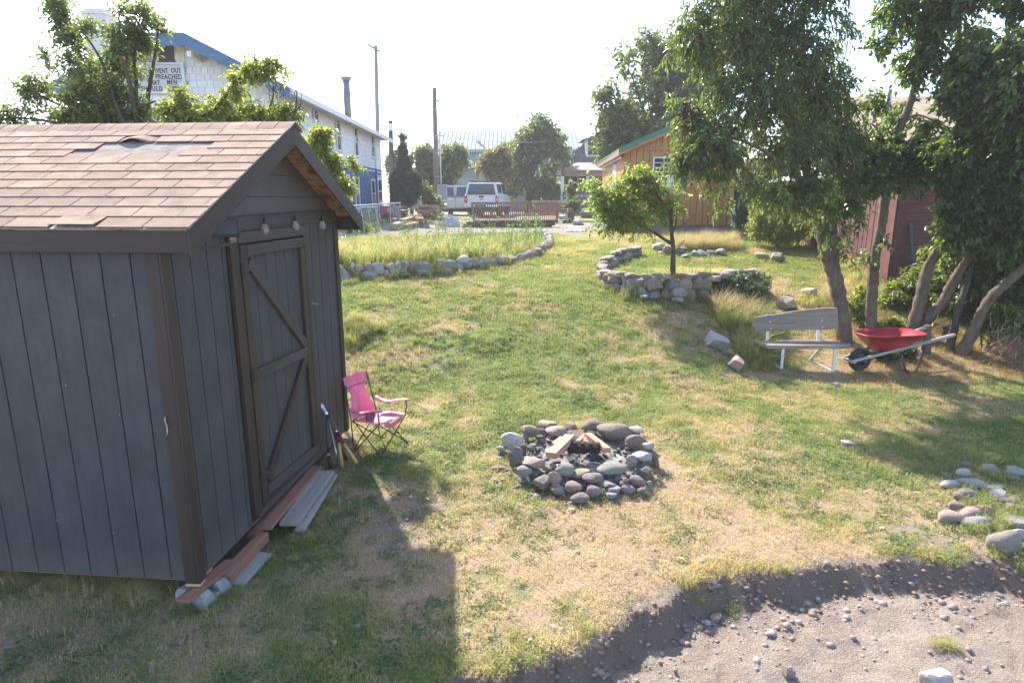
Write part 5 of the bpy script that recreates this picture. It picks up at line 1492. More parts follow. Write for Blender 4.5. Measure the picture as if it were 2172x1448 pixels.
L_SHRUB = leafmat('shrub_leaves', (.035, .07, .016), (.095, .14, .03), (.32, .40, .05), .4, .42, dry=(.22, .15, .04))
L_BLUE = leafmat('bluish_ground_leaves', (.028, .062, .030), (.060, .105, .045), (.14, .24, .06), .4, .3)
def leaves(name, B, D, Nn, Ln, Wd, mat, parent, droop=.15):
    """B base, D direction, Nn normal-ish, one folded leaf each (6 verts, two quads)"""
    n = len(B)
    D = D / np.linalg.norm(D, axis=1, keepdims=True)
    S_ = np.cross(D, Nn); S_ /= np.maximum(np.linalg.norm(S_, axis=1, keepdims=True), 1e-6)
    U = np.cross(S_, D)
    Ln = Ln[:, None]; Wd = Wd[:, None]
    fold = RNG.uniform(.10, .32, n)[:, None]
    dz = np.array([[0, 0, -1.]]) * Ln * droop
    V = np.zeros((n, 6, 3))
    V[:, 0] = B
    V[:, 1] = B + D * Ln * .32 + S_ * Wd * .48 + U * Wd * fold + dz * .1
    V[:, 2] = B + D * Ln * .72 + S_ * Wd * .36 + U * Wd * fold * .7 + dz * .5
    V[:, 3] = B + D * Ln + dz
    V[:, 4] = B + D * Ln * .72 - S_ * Wd * .36 + U * Wd * fold * .7 + dz * .5
    V[:, 5] = B + D * Ln * .32 - S_ * Wd * .48 + U * Wd * fold + dz * .1
    V = V.reshape(-1, 3)
    k = np.arange(n)[:, None] * 6
    Q = np.concatenate([k + np.array([[0, 1, 2, 3]]), k + np.array([[0, 3, 4, 5]])], 1).reshape(-1)
    me = bpy.data.meshes.new(name)
    me.vertices.add(len(V)); me.vertices.foreach_set('co', V.ravel())
    me.loops.add(len(Q)); me.loops.foreach_set('vertex_index', Q.astype(np.int32))
    me.polygons.add(len(Q) // 4); me.polygons.foreach_set('loop_start', np.arange(0, len(Q), 4, dtype=np.int32))
    me.update(calc_edges=True); me.materials.append(mat)
    o = mobj(name, me, parent, I4); return o
def n3(P, f, seed=0):
    return (np.sin(P[:, 0] * f + seed) * np.sin(P[:, 1] * f * 1.1 + seed * 2.1) * np.sin(P[:, 2] * f * .93 + seed * .7) + .6 * np.sin(P[:, 0] * f * 2.3 + 1.7 * seed + 1.3 * np.sin(P[:, 2] * f)) * np.sin(P[:, 2] * f * 2.1 + 3)) 
def crown(name, blobs, ntw, per, tl, ll, lw, mat, parent, droop=.3, upright=.0, shell=2.2, gap=-.15, gf=3.0, stemmat=None, out=.7, seed=1, leafdroop=.2, flatn=.6, stem_r=.004, inset=.6):
    """blobs: (centre, radii, weight). Twigs start inside the blobs, each carries `per` leaves"""
    R = np.random.default_rng(seed)
    wts = np.array([b[2] * (b[1][0] * b[1][1] * b[1][2]) ** .67 for b in blobs]); wts /= wts.sum()
    C_, Rr = [], []
    Pt, Ot = [], []
    for b, w_ in zip(blobs, wts):
        m = max(4, int(ntw * w_ * 1.5))
        g = R.normal(size=(m, 3)); g /= np.linalg.norm(g, axis=1, keepdims=True)
        r = R.random(m) ** (1 / shell)
        r *= 1 + .16 * np.sin(g[:, 0] * 5 + b[0][0] * 3) * np.sin(g[:, 2] * 6 + b[0][2])
        q = g * r[:, None]
        re = np.array(b[1]); re = np.maximum(re - inset * tl, .3 * re)
        Pt.append(np.array(b[0])[None] + q * re[None]); Ot.append(g)
    P = np.concatenate(Pt); O = np.concatenate(Ot)
    keep = n3(P, gf / max(.2, 1), seed) > gap - .25 * R.random(len(P))
    P, O = P[keep][:ntw * 2], O[keep][:ntw * 2]
    n = len(P)
    d = O * out + R.normal(size=(n, 3)) * .45 + np.array([[0, 0, upright - droop * .6]])
    d /= np.linalg.norm(d, axis=1, keepdims=True)
    L = tl * R.uniform(.6, 1.3, n)
    t = (np.arange(per)[None, :] + R.random((n, per)) * .8) / per            # n,per
    curve = np.array([[[0, 0, -1.]]]) * (droop * L[:, None] * t ** 2)[:, :, None] * .7
    B = P[:, None, :] + d[:, None, :] * (L[:, None] * t)[:, :, None] + curve
    side = np.cross(d, R.normal(size=(n, 3))); side /= np.maximum(np.linalg.norm(side, axis=1, keepdims=True), 1e-6)
    up = np.cross(side, d)
    ang = (np.arange(per) * 2.4)[None, :] + R.uniform(0, 6.28, (n, 1)) 
    sd = side[:, None, :] * np.cos(ang)[:, :, None] + up[:, None, :] * np.sin(ang)[:, :, None]
    D = d[:, None, :] * .55 + sd * .75 + R.normal(size=(n, per, 3)) * .18 + np.array([[[0, 0, -droop]]])
    Nn = np.array([[[0, 0, 1.]]]) * flatn + R.normal(size=(n, per, 3)) * .5 + sd * -.2
    k = n * per
    Ls = ll * R.uniform(.45, 1.3, k); Ws = lw * R.uniform(.75, 1.2, k)
    o = leaves(name, B.reshape(-1, 3), D.reshape(-1, 3), Nn.reshape(-1, 3), Ls, Ws, mat, parent, leafdroop)
    if stemmat is not None:
        # thin twigs: three sided tubes along each leaf spray
        ts = np.array([0, .5, 1.0])
        ctr = P[:, None, :] + d[:, None, :] * (L[:, None] * ts[None])[:, :, None] + np.array([[[0, 0, -1.]]]) * (droop * L[:, None] * ts[None] ** 2)[:, :, None] * .7
        V = np.zeros((n, 3, 3, 3))
        for j in range(3):
            a = 2.094 * j; off = side * math.cos(a) + up * math.sin(a)
            V[:, :, j] = ctr + off[:, None, :] * (stem_r * np.array([1, .7, .3]))[None, :, None]
        V = V.reshape(-1, 3); kk = np.arange(n)[:, None] * 9
        pat = []
        for i in range(2):
            for j in range(3): pat += [i*3+j, i*3+(j+1) % 3, (i+1)*3+(j+1) % 3, (i+1)*3+j]
        Q = (kk + np.array(pat)[None]).reshape(-1)
        me = bpy.data.meshes.new('twigs'); me.vertices.add(len(V)); me.vertices.foreach_set('co', V.ravel())
        me.loops.add(len(Q)); me.loops.foreach_set('vertex_index', Q.astype(np.int32))
        me.polygons.add(len(Q) // 4); me.polygons.foreach_set('loop_start', np.arange(0, len(Q), 4, dtype=np.int32))
        me.update(calc_edges=True); me.materials.append(stemmat)
        s = mobj('twigs', me, parent, I4); s['kind'] = 'stuff'
    return P
def curved(pts, k=6):
    """smooth polyline through control points (Catmull-Rom)"""
    pts = [Vector(p) for p in pts]; out = []
    for i in range(len(pts) - 1):
        p0 = pts[max(i-1, 0)]; p1 = pts[i]; p2 = pts[i+1]; p3 = pts[min(i+2, len(pts)-1)]
        for j in range(k):
            t = j / k
            out.append(.5 * ((2 * p1) + (p2 - p0) * t + (2*p0 - 5*p1 + 4*p2 - p3) * t*t + (3*p1 - p0 - 3*p2 + p3) * t**3))
    out.append(pts[-1]); return out
def limb(name, pts, r0, r1, mat, parent, n=9, wob=.06):
    c = curved(pts); m = len(c)
    rad = [(r0 + (r1 - r0) * (i / (m - 1)) ** .8) * (1 + wob * math.sin(i * 1.9 + r0 * 90)) for i in range(m)]
    mb = MB().tube(c, rad, n)
    for i, v in enumerate(mb.v):
        r = rad[min(i // n, m - 1)] * .11
        mb.v[i] = (v[0] + r * math.sin(9 * v[2] + 3.1 * i), v[1] + r * math.sin(7 * v[2] + 1.7 * i), v[2])
    return mb.build(name, mat, parent, smooth=True)
def blob(px, py, Y, rx, ry, rd=None, w_=1.0):
    p = at(px, py, Y); s = m_per_px(p)
    return (tuple(p), (rx * s, (rd if rd is not None else (rx + ry) / 2 * s), ry * s), w_)
def pp(*a): return [at(*q) for q in a]

# --- the apple tree in the stone ringed bed
def bedpt(px, py): return GND(px, py)
b0 = GND(1428, 588); AY = b0.y
apple = thing('apple_tree', 'small apple tree with a bushy leaning crown in the stone walled bed', 'tree', b0)
limb('trunk', [b0 + Vector((0, 0, -.05)), at(1427, 560, AY), at(1428, 525, AY), at(1424, 490, AY), at(1424, 450, AY), at(1416, 405, AY)], .058, .024, BARKD, apple)
limb('branch', pp((1426, 518, AY), (1405, 505, AY - .05), (1385, 492, AY - .1), (1350, 476, AY - .2), (1310, 466, AY - .2)), .036, .012, BARKD, apple)
limb('branch', pp((1424, 470, AY), (1405, 440, AY + .1), (1370, 420, AY + .1), (1330, 405, AY)), .03, .01, BARKD, apple)
limb('branch', pp((1424, 455, AY), (1395, 415, AY - .2), (1380, 380, AY - .3)), .024, .008, BARKD, apple)
limb('branch', pp((1428, 535, AY), (1440, 525, AY), (1452, 508, AY)), .016, .005, BARKD, apple)
limb('branch', pp((1425, 500, AY), (1434, 470, AY), (1437, 430, AY)), .022, .007, BARKD, apple)
limb('branch', pp((1426, 490, AY), (1450, 475, AY), (1482, 452, AY)), .012, .004, BARKD, apple)
crown('crown', [blob(1275, 415, AY, 42, 48), blob(1256, 420, AY, 24, 40), blob(1290, 470, AY, 40, 36), blob(1345, 385, AY, 40, 26), blob(1310, 440, AY, 45, 45), blob(1350, 405, AY, 45, 38), blob(1390, 395, AY, 35, 35), blob(1300, 478, AY - .1, 42, 24), blob(1358, 462, AY - .1, 42, 38), blob(1405, 440, AY, 34, 40), blob(1440, 425, AY, 28, 20, None, .8), blob(1365, 375, AY, 24, 16, None, .9), blob(1255, 440, AY, 20, 28), blob(1480, 452, AY, 16, 9, .15, .5), blob(1345, 440, AY + .3, 60, 45)],
      1050, 9, .22, .066, .038, L_APPLE, apple, .15, .25, 1.9, .0, 6, BARKD, .6, 3, inset=.2)
M_APL = plain('ripe_apple', (.55, .13, .05), .35, .3, 8, .05, c2=(.62, .30, .08))
_am = MB().lathe([(.004, .004), (.02, -.002), (.036, .012), (.04, .035), (.032, .058), (.014, .066), (.004, .058)], 12).mesh('apple', M_APL, True)
for px, py, dy in ((1408, 422, -.3), (1327, 413, -.1), (1401, 391, -.1)):
    mobj('apple', _am, apple, Matrix.Translation(at(px, py, AY + dy) + Vector((0, 0, -.03))))

# --- big trees at the right
T1 = GND(1790, 722); Y1 = T1.y
t1 = thing('cherry_tree', 'big leafy tree with a forked trunk rising behind the bench', 'tree', T1)
limb('trunk', [T1 + Vector((.02, 0, -.08)), at(1789, 690, Y1), at(1781, 640, Y1), at(1772, 590, Y1), at(1757, 545, Y1), at(1748, 510, Y1), at(1744, 475, Y1)], .135, .10, BARK, t1, 12)
limb('branch', pp((1768, 575, Y1), (1771, 530, Y1 + .1), (1768, 480, Y1 + .2), (1775, 400, Y1 + .3), (1790, 320, Y1 + .4), (1800, 200, Y1 + .4)), .085, .03, BARK, t1)
limb('branch', pp((1745, 480, Y1), (1735, 430, Y1), (1705, 350, Y1 - .1), (1680, 260, Y1 - .2), (1660, 150, Y1 - .2), (1650, 40, Y1)), .09, .025, BARK, t1)
limb('branch', pp((1738, 440, Y1), (1700, 380, Y1 - .3), (1620, 320, Y1 - .6), (1540, 290, Y1 - .8), (1480, 310, Y1 - .9)), .05, .010, BARK, t1)
limb('branch', pp((1690, 290, Y1 - .2), (1620, 200, Y1 - .4), (1540, 120, Y1 - .5), (1470, 80, Y1 - .5)), .045, .010, BARK, t1)
limb('branch', pp((1745, 470, Y1), (1740, 470, Y1 - .2), (1680, 440, Y1 - .6), (1640, 430, Y1 - .8)), .03, .008, BARK, t1)
limb('branch', pp((1450, 330, Y1 - .9), (1500, 300, Y1 - .9), (1560, 270, Y1 - .8)), .012, .02, BARK, t1)
B1 = [blob(1560, 70, Y1, 110, 110), blob(1700, 70, Y1, 120, 110), blob(1480, 60, Y1 - .2, 62, 70), blob(1600, 190, Y1 - .3, 110, 100), blob(1735, 200, Y1, 100, 110), blob(1500, 170, Y1 - .5, 62, 75), blob(1540, 262, Y1 - .7, 70, 42), blob(1660, 300, Y1 - .4, 110, 70), blob(1770, 310, Y1, 75, 80),
      blob(1470, 325, Y1 - .9, 60, 34, .35, 1), blob(1500, 300, Y1 - .9, 60, 40, .4, 1), blob(1470, 250, Y1 - .6, 50, 50, .4, .9), blob(1770, 470, Y1 - .4, 60, 50, .4, .9), blob(1440, 365, Y1 - .9, 30, 14, .2, .7), blob(1550, 330, Y1 - .8, 50, 30, .35, .9), blob(1700, 400, Y1 - .5, 80, 60), blob(1785, 410, Y1 - .2, 55, 60), blob(1760, 480, Y1 - .5, 42, 40), blob(1635, 400, Y1 - .8, 45, 30, .4, .8), blob(1735, 480, Y1 - .5, 45, 40, .4, .7),
      blob(1430, 110, Y1 - .3, 40, 28, .3, .7), blob(1445, 200, Y1 - .5, 32, 30, .3, .8), blob(1590, 395, Y1 - .8, 22, 40, .2, .5), blob(1510, 375, Y1 - .9, 28, 30, .2, .5), blob(1530, 400, Y1 - .85, 30, 22, .2, .45), blob(1545, 435, Y1 - .9, 20, 12, .1, .3), blob(1830, 250, Y1 + .2, 30, 70, .4, .6), blob(1790, 540, Y1 - .3, 25, 22, .2, .25), blob(1425, 255, Y1 - .7, 22, 22, .2, .4), blob(1570, -60, Y1, 140, 90), blob(1720, -60, Y1, 130, 90)]
crown('crown', B1, 4100, 10, .28, .085, .033, L_HERO, t1, .55, .05, 1.7, -.12, 3.2, BARK, .55, 5, .3, .35)
bl_m = plain('dried_blossom', (.06, .03, .02), .9, .3, 30)
for px, py in ((1452, 237), (1465, 252), (1457, 225), (1473, 242), (1610, 245), (1705, 100)):
    p = at(px, py, Y1 - .9); mb = MB()
    for _ in range(26):
        q_ = p + Vector((random.gauss(0, .035), random.gauss(0, .035), random.gauss(0, .045))); s = random.uniform(.008, .016)
        mb.box((-s, -s, -s), (s, s, s), Matrix.Translation(q_) @ Euler((random.random() * 3, random.random() * 3, 0)).to_matrix().to_4x4())
    o = mb.build('dead_cluster', bl_m, t1); o['kind'] = 'stuff'
T2 = GND(1849, 702); Y2 = T2.y
t2 = thing('slender_tree', 'slender single stemmed tree in front of the red shed corner', 'tree', T2)
limb('trunk', [T2 + Vector((0, 0, -.05)), at(1848, 660, Y2), at(1851, 600, Y2), at(1857, 540, Y2), at(1869, 480, Y2), at(1877, 420, Y2), at(1879, 380, Y2), at(1890, 320, Y2), at(1910, 270, Y2), at(1932, 215, Y2), at(1945, 150, Y2), at(1950, 60, Y2)], .10, .045, BARK, t2, 11)
limb('branch', pp((1880, 375, Y2), (1900, 372, Y2), (1950, 400, Y2 - .2)), .025, .008, BARK, t2)
limb('branch', pp((1905, 280, Y2), (1940, 245, Y2 - .1), (1985, 260, Y2 - .2), (2010, 290, Y2 - .3)), .02, .007, BARK, t2)
limb('branch', pp((1938, 195, Y2), (1965, 160, Y2), (2010, 130, Y2)), .025, .008, BARK, t2)
limb('branch', pp((1948, 120, Y2), (1985, 60, Y2), (2010, 0, Y2)), .025, .008, BARK, t2)
B2 = [blob(1920, 230, Y2, 48, 40, .4, .7), blob(1900, 150, Y2, 36, 30, .3, .6), blob(1880, 90, Y2, 36, 24, .3, .55), blob(1960, 130, Y2, 60, 50, .5, .8), blob(1990, 40, Y2, 80, 60), blob(1900, 20, Y2, 50, 30, .4, .55), blob(1930, 320, Y2 - .1, 55, 42, .4, .8), blob(1860, 330, Y2 - .2, 50, 40, .4, .6), blob(1850, 385, Y2 - .3, 50, 24, .4, .5), blob(1915, 380, Y2 - .3, 45, 28, .4, .5), blob(1815, 450, Y2 - .4, 24, 24, .3, .25), blob(1960, 260, Y2, 30, 26, .3, .5), blob(1850, 230, Y2 - .2, 30, 46, .3, .5), blob(1950, 340, Y2 - .2, 60, 50, .4, .9), blob(1880, 300, Y2 + .1, 40, 40, .3, .7), blob(1830, 370, Y2 - .2, 40, 40, .4, .8), blob(2050, 60, Y2, 60, 90, .5), blob(2025, 5, Y2 - .2, 70, 50, .5), blob(2090, -10, Y2 - .2, 60, 40, .5), blob(1960, -60, Y2, 120, 70), blob(1880, 510, Y2 - .1, 9, 14, .1, .2), blob(1842, 540, Y2 - .15, 8, 20, .1, .25), blob(1862, 440, Y2 - .1, 8, 12, .1, .2)]
crown('crown', B2, 1700, 10, .24, .092, .052, L_SEC, t2, .35, .05, 1.8, -.1, 3.5, BARK, .6, 8, .25, .4)
# leaning trunks of the thicket
thick_specs = [
 ('stout leaning trunk with a knot hidden in leaves, nearest the red shed', [(1932, 712, 0), (1945, 665, 0), (1958, 610, 0), (1968, 570, 0), (1990, 530, -.1), (2020, 490, -.2), (2045, 420, -.3)], .115, .06),
 ('mossy trunk leaning strongly over the wheelbarrow handles', [(1948, 705, -.15), (1972, 672, -.2), (2000, 640, -.25), (2020, 600, -.3), (2045, 560, -.3), (2085, 500, -.4), (2130, 420, -.5)], .10, .05),
 ('long bare trunk leaning out beside the dry brush heap', [(2036, 752, 0), (2062, 708, 0), (2082, 665, 0), (2103, 630, -.05), (2140, 595, -.1), (2180, 558, -.15), (2240, 480, -.3)], .10, .06),
 ('thin dark trunk standing deep in the shade of the thicket', [(2010, 745, .25), (2022, 710, .25), (2032, 660, .3), (2050, 600, .4), (2070, 500, .5)], .07, .04)]
thk = []
for lab, pts, r0, r1 in thick_specs:
    g = GND(pts[0][0], pts[0][1]); yy = g.y
    t = thing('leaning_tree', lab, 'tree', g, group='trees of the shady thicket')
    limb('trunk', [g + Vector((-.02, 0, -.08))] + [at(px, py, yy + dy) for px, py, dy in pts[1:]], r0, r1, BARK if r0 > .08 else BARKD, t, 11, .08); thk.append((t, yy))
YB = thk[2][1]
crown('crown', [blob(2040, 330, YB + .2, 80, 70), blob(2060, 420, YB + .1, 70, 60), blob(2040, 480, YB + .2, 50, 50), blob(2020, 350, YB + .3, 40, 40)], 1300, 10, .26, .095, .055, L_SEC, thk[0][0], .35, .0, 1.6, -.3, 3, BARK, .6, 11, .25, .4)
crown('crown', [blob(2110, 150, YB, 90, 120), blob(2150, 330, YB - .2, 90, 110), blob(2100, 250, YB + .2, 70, 70), blob(2040, 180, YB + .2, 50, 50, .4, .7), blob(2150, 20, YB, 80, 80), blob(2060, 110, YB + .2, 40, 50, .4, .7)], 1700, 10, .26, .095, .055, L_SEC, thk[1][0], .35, .0, 1.6, -.25, 3, BARK, .6, 12, .25, .4)
crown('crown', [blob(2190, 200, YB - .6, 90, 120), blob(2160, 480, YB, 70, 70), blob(2110, 470, YB + .4, 60, 50), blob(2200, 420, YB - .3, 70, 100)], 1500, 10, .26, .095, .055, L_SEC, thk[2][0], .35, .0, 1.6, -.25, 3, BARK, .6, 13, .25, .4)
crown('crown', [blob(2060, 540, YB + .9, 75, 55), blob(2120, 590, YB + .8, 70, 60), blob(2170, 620, YB + .7, 60, 70)], 1200, 10, .24, .08, .05, L_SEC, thk[3][0], .3, .0, 1.5, -.35, 3, BARK, .6, 14, .25, .4)
# stump and logs behind the wheelbarrow
sg = GND(1966, 750)
st_ = thing('tree_stump', 'short cut trunk standing behind the wheelbarrow handles', 'stump', sg)
limb('trunk', [sg + Vector((0, 0, -.05)), at(1965, 720, sg.y), at(1968, 690, sg.y)], .075, .06, BARK, st_)
def simplelog(label, a, b, r, endm=True):
    t = thing('log', label, 'log', a)
    MB().tube([a, a.lerp(b, .5), b], [r, r * 1.05, r * .97], 12).build('bark', BARKD, t, smooth=True)
    d = (a - b).normalized()
    MB().tube([a + d * .001, a + d * .006], r * .9, 12).build('cut_end', M_RAWWOOD, t)
g = GND(1985, 722)
simplelog('sawn log lying in the shade behind the wheelbarrow', at(1990, 700, g.y + .2), at(2016, 696, g.y + .6), .085)
simplelog('dark beam like log lying above the sawn log', at(1976, 688, g.y + .4), at(2020, 694, g.y + .45), .05)
sk = thing('fallen_branch', 'thin orange brown branch leaning behind the wheelbarrow grip', 'branch', GND(1978, 745))
MB().tube(pp((1974, 745, g.y), (1995, 728, g.y), (2014, 712, g.y)), [.012, .01, .005], 6).build('stem', plain('orange_bark', (.35, .16, .07), .8), sk)
# shrubs ------------------------------------------------------------------
def shrub(name, label, base, blobs, n, per, tl, ll, lw, mat, seed, droop=.15, upright=.25, stems=5, group=None, gap=-.15, stemmat=None, shell=1.9, gf=4):
    t = thing(name, label, 'shrub', base, group=group)
    for k in range(stems):
        b = blobs[k % len(blobs)]; c_ = Vector(b[0])
        limb('stem', [base + Vector((random.uniform(-.08, .08), random.uniform(-.05, .05), -.04)), base.lerp(c_, .5) + Vector((random.uniform(-.08, .08), 0, 0)), c_], .018, .006, BARKD, t, 6)
    crown('crown', blobs, n, per, tl, ll, lw, mat, t, droop, upright, shell, gap, gf, stemmat or BARKD, .6, seed)
    return t
g = GND(1655, 525); YS = g.y
shrub('sunlit_shrub', 'sunlit yellow green bush in front of the dark green shed', g, [blob(1640, 450, YS, 48, 34), blob(1660, 490, YS, 55, 34), blob(1615, 480, YS, 30, 34), blob(1690, 470, YS + .3, 40, 40)], 1500, 9, .2, .055, .032, L_YEL, 21)
g = GND(1640, 520)
shrub('shade_shrub', 'dark bush in the gap between wooden cabin and sunlit bush', GND(1590, 505), [blob(1580, 470, g.y + 4, 26, 34), blob(1610, 440, g.y + 4, 40, 40), blob(1700, 430, g.y + 3.5, 60, 50), blob(1730, 500, g.y + 1.5, 40, 40)], 1200, 9, .24, .07, .045, L_SEC, 22)
g = GND(1572, 632)
shrub('ground_shrub', 'low bluish green leafy plant spilling over the stone wall end', g, [blob(1575, 612, g.y - .25, 62, 38), blob(1545, 622, g.y - .3, 50, 32), blob(1605, 602, g.y + .05, 28, 26), blob(1525, 634, g.y - .2, 30, 14)], 1500, 8, .09, .055, .036, L_BLUE, 23, .05, .4, 4)
g = GND(1938, 640)
shrub('light_shrub', 'light green shrub between red shed corner and leaning trunks', g, [blob(1945, 590, g.y + .2, 34, 30), blob(1915, 620, g.y, 40, 26), blob(1975, 550, g.y + .3, 26, 34), blob(1895, 640, g.y - .2, 30, 18)], 900, 9, .2, .08, .035, L_SHRUB, 24)
g = GND(1818, 680)
shrub('yellow_shrub', 'small yellow green shrub between the bench and slender tree', g, [blob(1818, 650, g.y, 18, 30), blob(1810, 690, g.y - .1, 26, 18), blob(1900, 690, g.y - .3, 30, 14), blob(1830, 620, g.y + .1, 12, 20)], 420, 8, .16, .06, .034, L_YEL, 25)
g = GND(2110, 770)
shrub('shade_bush', 'broad leaved bush filling the shade under the leaning trunks', GND(2100, 720), [blob(2110, 560, g.y + 1.2, 80, 70), blob(2060, 640, g.y + 1.6, 60, 60), blob(2170, 540, g.y + 1.0, 70, 70), blob(2020, 600, g.y + 1.9, 50, 60), blob(2180, 660, g.y + .8, 50, 40)], 1800, 9, .22, .085, .05, L_HERO, 26)
shrub('sunlit_shoots', 'sunlit leafy shoots in front of the dry brush heap', GND(2090, 740), [blob(2105, 690, g.y + .3, 24, 14), blob(2130, 670, g.y + .2, 30, 24), blob(2160, 690, g.y, 30, 20), blob(2085, 620, g.y + .6, 22, 14)], 420, 8, .16, .075, .042, L_SHRUB, 27)
g = GND(1890, 790)
shrub('low_sapling', 'low leafy plants growing under the wheelbarrow tray', GND(1880, 765), [blob(1885, 755, 9.9, 22, 10), blob(1860, 760, 9.9, 16, 8), blob(1925, 745, 9.9, 20, 10)], 260, 8, .1, .05, .03, L_BLUE, 28, stems=3)
# dry brush heap with a sagging wire fence piece at the frame's edge
g = GND(2140, 770)
bh = thing('brush_heap', 'tangled heap of dry brown brush beside the long bare trunk', 'brush heap', g)
mb = MB()
for k in range(330):
    px, py = random.uniform(2095, 2185), random.uniform(690, 800); Y_ = g.y + random.uniform(-.5, .6)
    p = at(px, py, Y_); p.z = max(p.z, gz(p.x, p.y) + .02)
    d = Vector((random.gauss(0, 1), random.gauss(0, .6), random.gauss(.1, .8))).normalized() * random.uniform(.15, .4)
    q_ = p + d; q_.z = max(q_.z, gz(q_.x, q_.y) + .01)
    mb.tube([p, p.lerp(q_, .5) + Vector((random.gauss(0, .03), 0, random.gauss(0, .03))), q_], [.005, .004, .002], 4, cap=False)
o = mb.build('dry_twigs', plain('dry_twig', (.17, .115, .075), .9, .4, 12), bh); o['kind'] = 'stuff'

# --- pear tree behind the shed (upright wands) and its yellow green neighbour
PB = Vector((-4.6, 8.7, gz(-4.6, 8.7))); PY = 8.7
pear = thing('pear_tree', 'fruiting tree with tall upright leafy wands behind the shed roof', 'tree', PB)
fork = at(300, 330, PY)
limb('trunk', [PB, (PB + fork) / 2 + Vector((.05, 0, 0)), fork], .12, .08, BARKD, pear, 10)
wands = [[(300, 320, 0), (230, 250, 0), (185, 150, .1), (135, 40, .1), (110, -40, .1)], [(300, 320, 0), (250, 230, -.2), (215, 130, -.2), (170, 60, -.2)], [(300, 320, 0), (290, 250, 0), (288, 160, .1), (282, 100, 0), (300, 30, .1)], [(300, 300, 0), (280, 200, -.2), (258, 110, -.2), (252, 30, -.2)], [(300, 310, 0), (200, 260, .3), (120, 220, .3), (60, 190, .3)], [(300, 320, 0), (180, 280, 0), (90, 255, 0), (20, 250, 0)], [(300, 310, 0), (315, 200, .2), (330, 110, .1), (336, 60, 0)], [(270, 240, -.1), (300, 225, -.15), (330, 215, -.2)]]
for wv_ in wands: limb('branch', [at(a, b, PY + c_) for a, b, c_ in wv_], .04, .008, BARKD, pear, 7)
BP = [blob(110, -10, PY + .1, 26, 40), blob(128, 45, PY + .1, 26, 42), blob(150, 95, PY + .1, 30, 36), blob(172, 150, PY + .1, 40, 36), blob(110, 130, PY + .1, 24, 30, .2, .5), blob(205, 100, PY - .2, 22, 45), blob(180, 62, PY - .2, 16, 24, .2, .6), blob(215, 170, PY - .2, 45, 42), blob(255, 35, PY - .2, 20, 28), blob(250, 90, PY - .2, 22, 40), blob(300, 35, PY + .1, 24, 30), blob(285, 90, PY, 30, 40), blob(336, 60, PY, 18, 24), blob(303, 95, PY, 18, 34), blob(258, 150, PY, 46, 42), blob(180, 215, PY, 60, 36), blob(246, 215, PY, 60, 40), blob(75, 195, PY + .3, 34, 36), blob(60, 240, PY + .2, 50, 26), blob(20, 255, PY, 36, 18), blob(140, 255, PY, 60, 24), blob(230, 255, PY, 60, 24), blob(300, 250, PY, 40, 28)]
crown('crown', BP, 1350, 9, .2, .06, .030, L_PEAR, pear, .12, .5, 1.6, -.3, 5, BARKD, .55, 31, inset=.4)
M_PR = plain('ripe_pear', (.62, .26, .12), .4, .2, 8, .05, c2=(.70, .40, .15))
_pm = MB().lathe([(.004, .0), (.02, .002), (.034, .02), (.036, .038), (.024, .062), (.013, .08), (.006, .085)], 12).mesh('fruit', M_PR, True)
for px, py in ((258, 28), (262, 122), (340, 58), (274, 188)):
    mobj('fruit', _pm, pear, Matrix.Translation(at(px, py, PY - .2) + Vector((0, 0, -.03))) @ Matrix.Diagonal((.7, .7, .6, 1)))
QB = Vector((-3.1, 8.4, gz(-3.1, 8.4))); QY = 8.4
quin = thing('yellow_fruit_tree', 'yellow green fruit tree with some bare twigs behind the shed ridge', 'tree', QB)
fq = at(470, 340, QY)
limb('trunk', [QB, (QB + fq) / 2, fq], .08, .05, BARKD, quin)
for wv_ in ([(470, 330), (440, 270), (480, 200), (515, 160), (560, 138), (600, 140)], [(470, 330), (400, 270), (370, 220), (385, 190)], [(470, 340), (540, 270), (575, 220), (580, 180)], [(500, 330), (600, 270), (625, 240), (630, 190)], [(470, 330), (330, 260), (300, 255)]):
    limb('branch', [at(a, b, QY) for a, b in wv_], .03, .006, BARKD, quin, 6)
for k in range(46):                                             # bare spurs
    px, py = random.choice([(575, 215), (590, 200), (605, 230), (628, 215), (580, 180), (640, 250), (618, 250)])
    p = at(px + random.gauss(0, 10), py + random.gauss(0, 14), QY); d = Vector((random.gauss(0, .5), random.gauss(0, .3), random.uniform(.3, 1))).normalized() * random.uniform(.08, .22)
    MB().tube([p, p + d], [.005, .002], 4).build('bare_twig', BARKD, quin)
BQ = [blob(372, 235, QY, 36, 24), blob(385, 205, QY, 12, 26, .12, .7), blob(410, 245, QY, 45, 24), blob(470, 250, QY, 55, 22), blob(500, 180, QY, 16, 28, .14, .8), blob(535, 150, QY, 24, 16, .14, .8), blob(580, 140, QY, 28, 11, .14, .8), blob(475, 215, QY, 28, 20, .2, .8), blob(540, 245, QY, 36, 20), blob(590, 245, QY, 30, 14, .2, .6)]
crown('crown', BQ, 420, 10, .17, .065, .032, L_YEL, quin, .3, .2, 1.8, -.3, 5, BARKD, .55, 33, inset=.35)
crown('crown', [blob(440, 255, QY + .3, 90, 18), blob(490, 200, QY + .1, 22, 26, .14), blob(545, 145, QY + .1, 36, 14, .14), blob(600, 240, QY + .2, 40, 20, .2)], 240, 10, .17, .065, .032, L_PEAR, quin, .3, .2, 1.8, -.12, 5, BARKD, .55, 34)
RB_ = Vector((-3.0, 8.9, gz(-3.0, 8.9))); RY = 8.9
sap = thing('sapling', 'slim yellow green sapling beyond the shed gable and beside the blue wall', 'tree', RB_)
limb('trunk', [RB_, at(672, 440, RY), at(690, 360, RY), at(688, 300, RY)], .03, .012, BARKD, sap, 7)
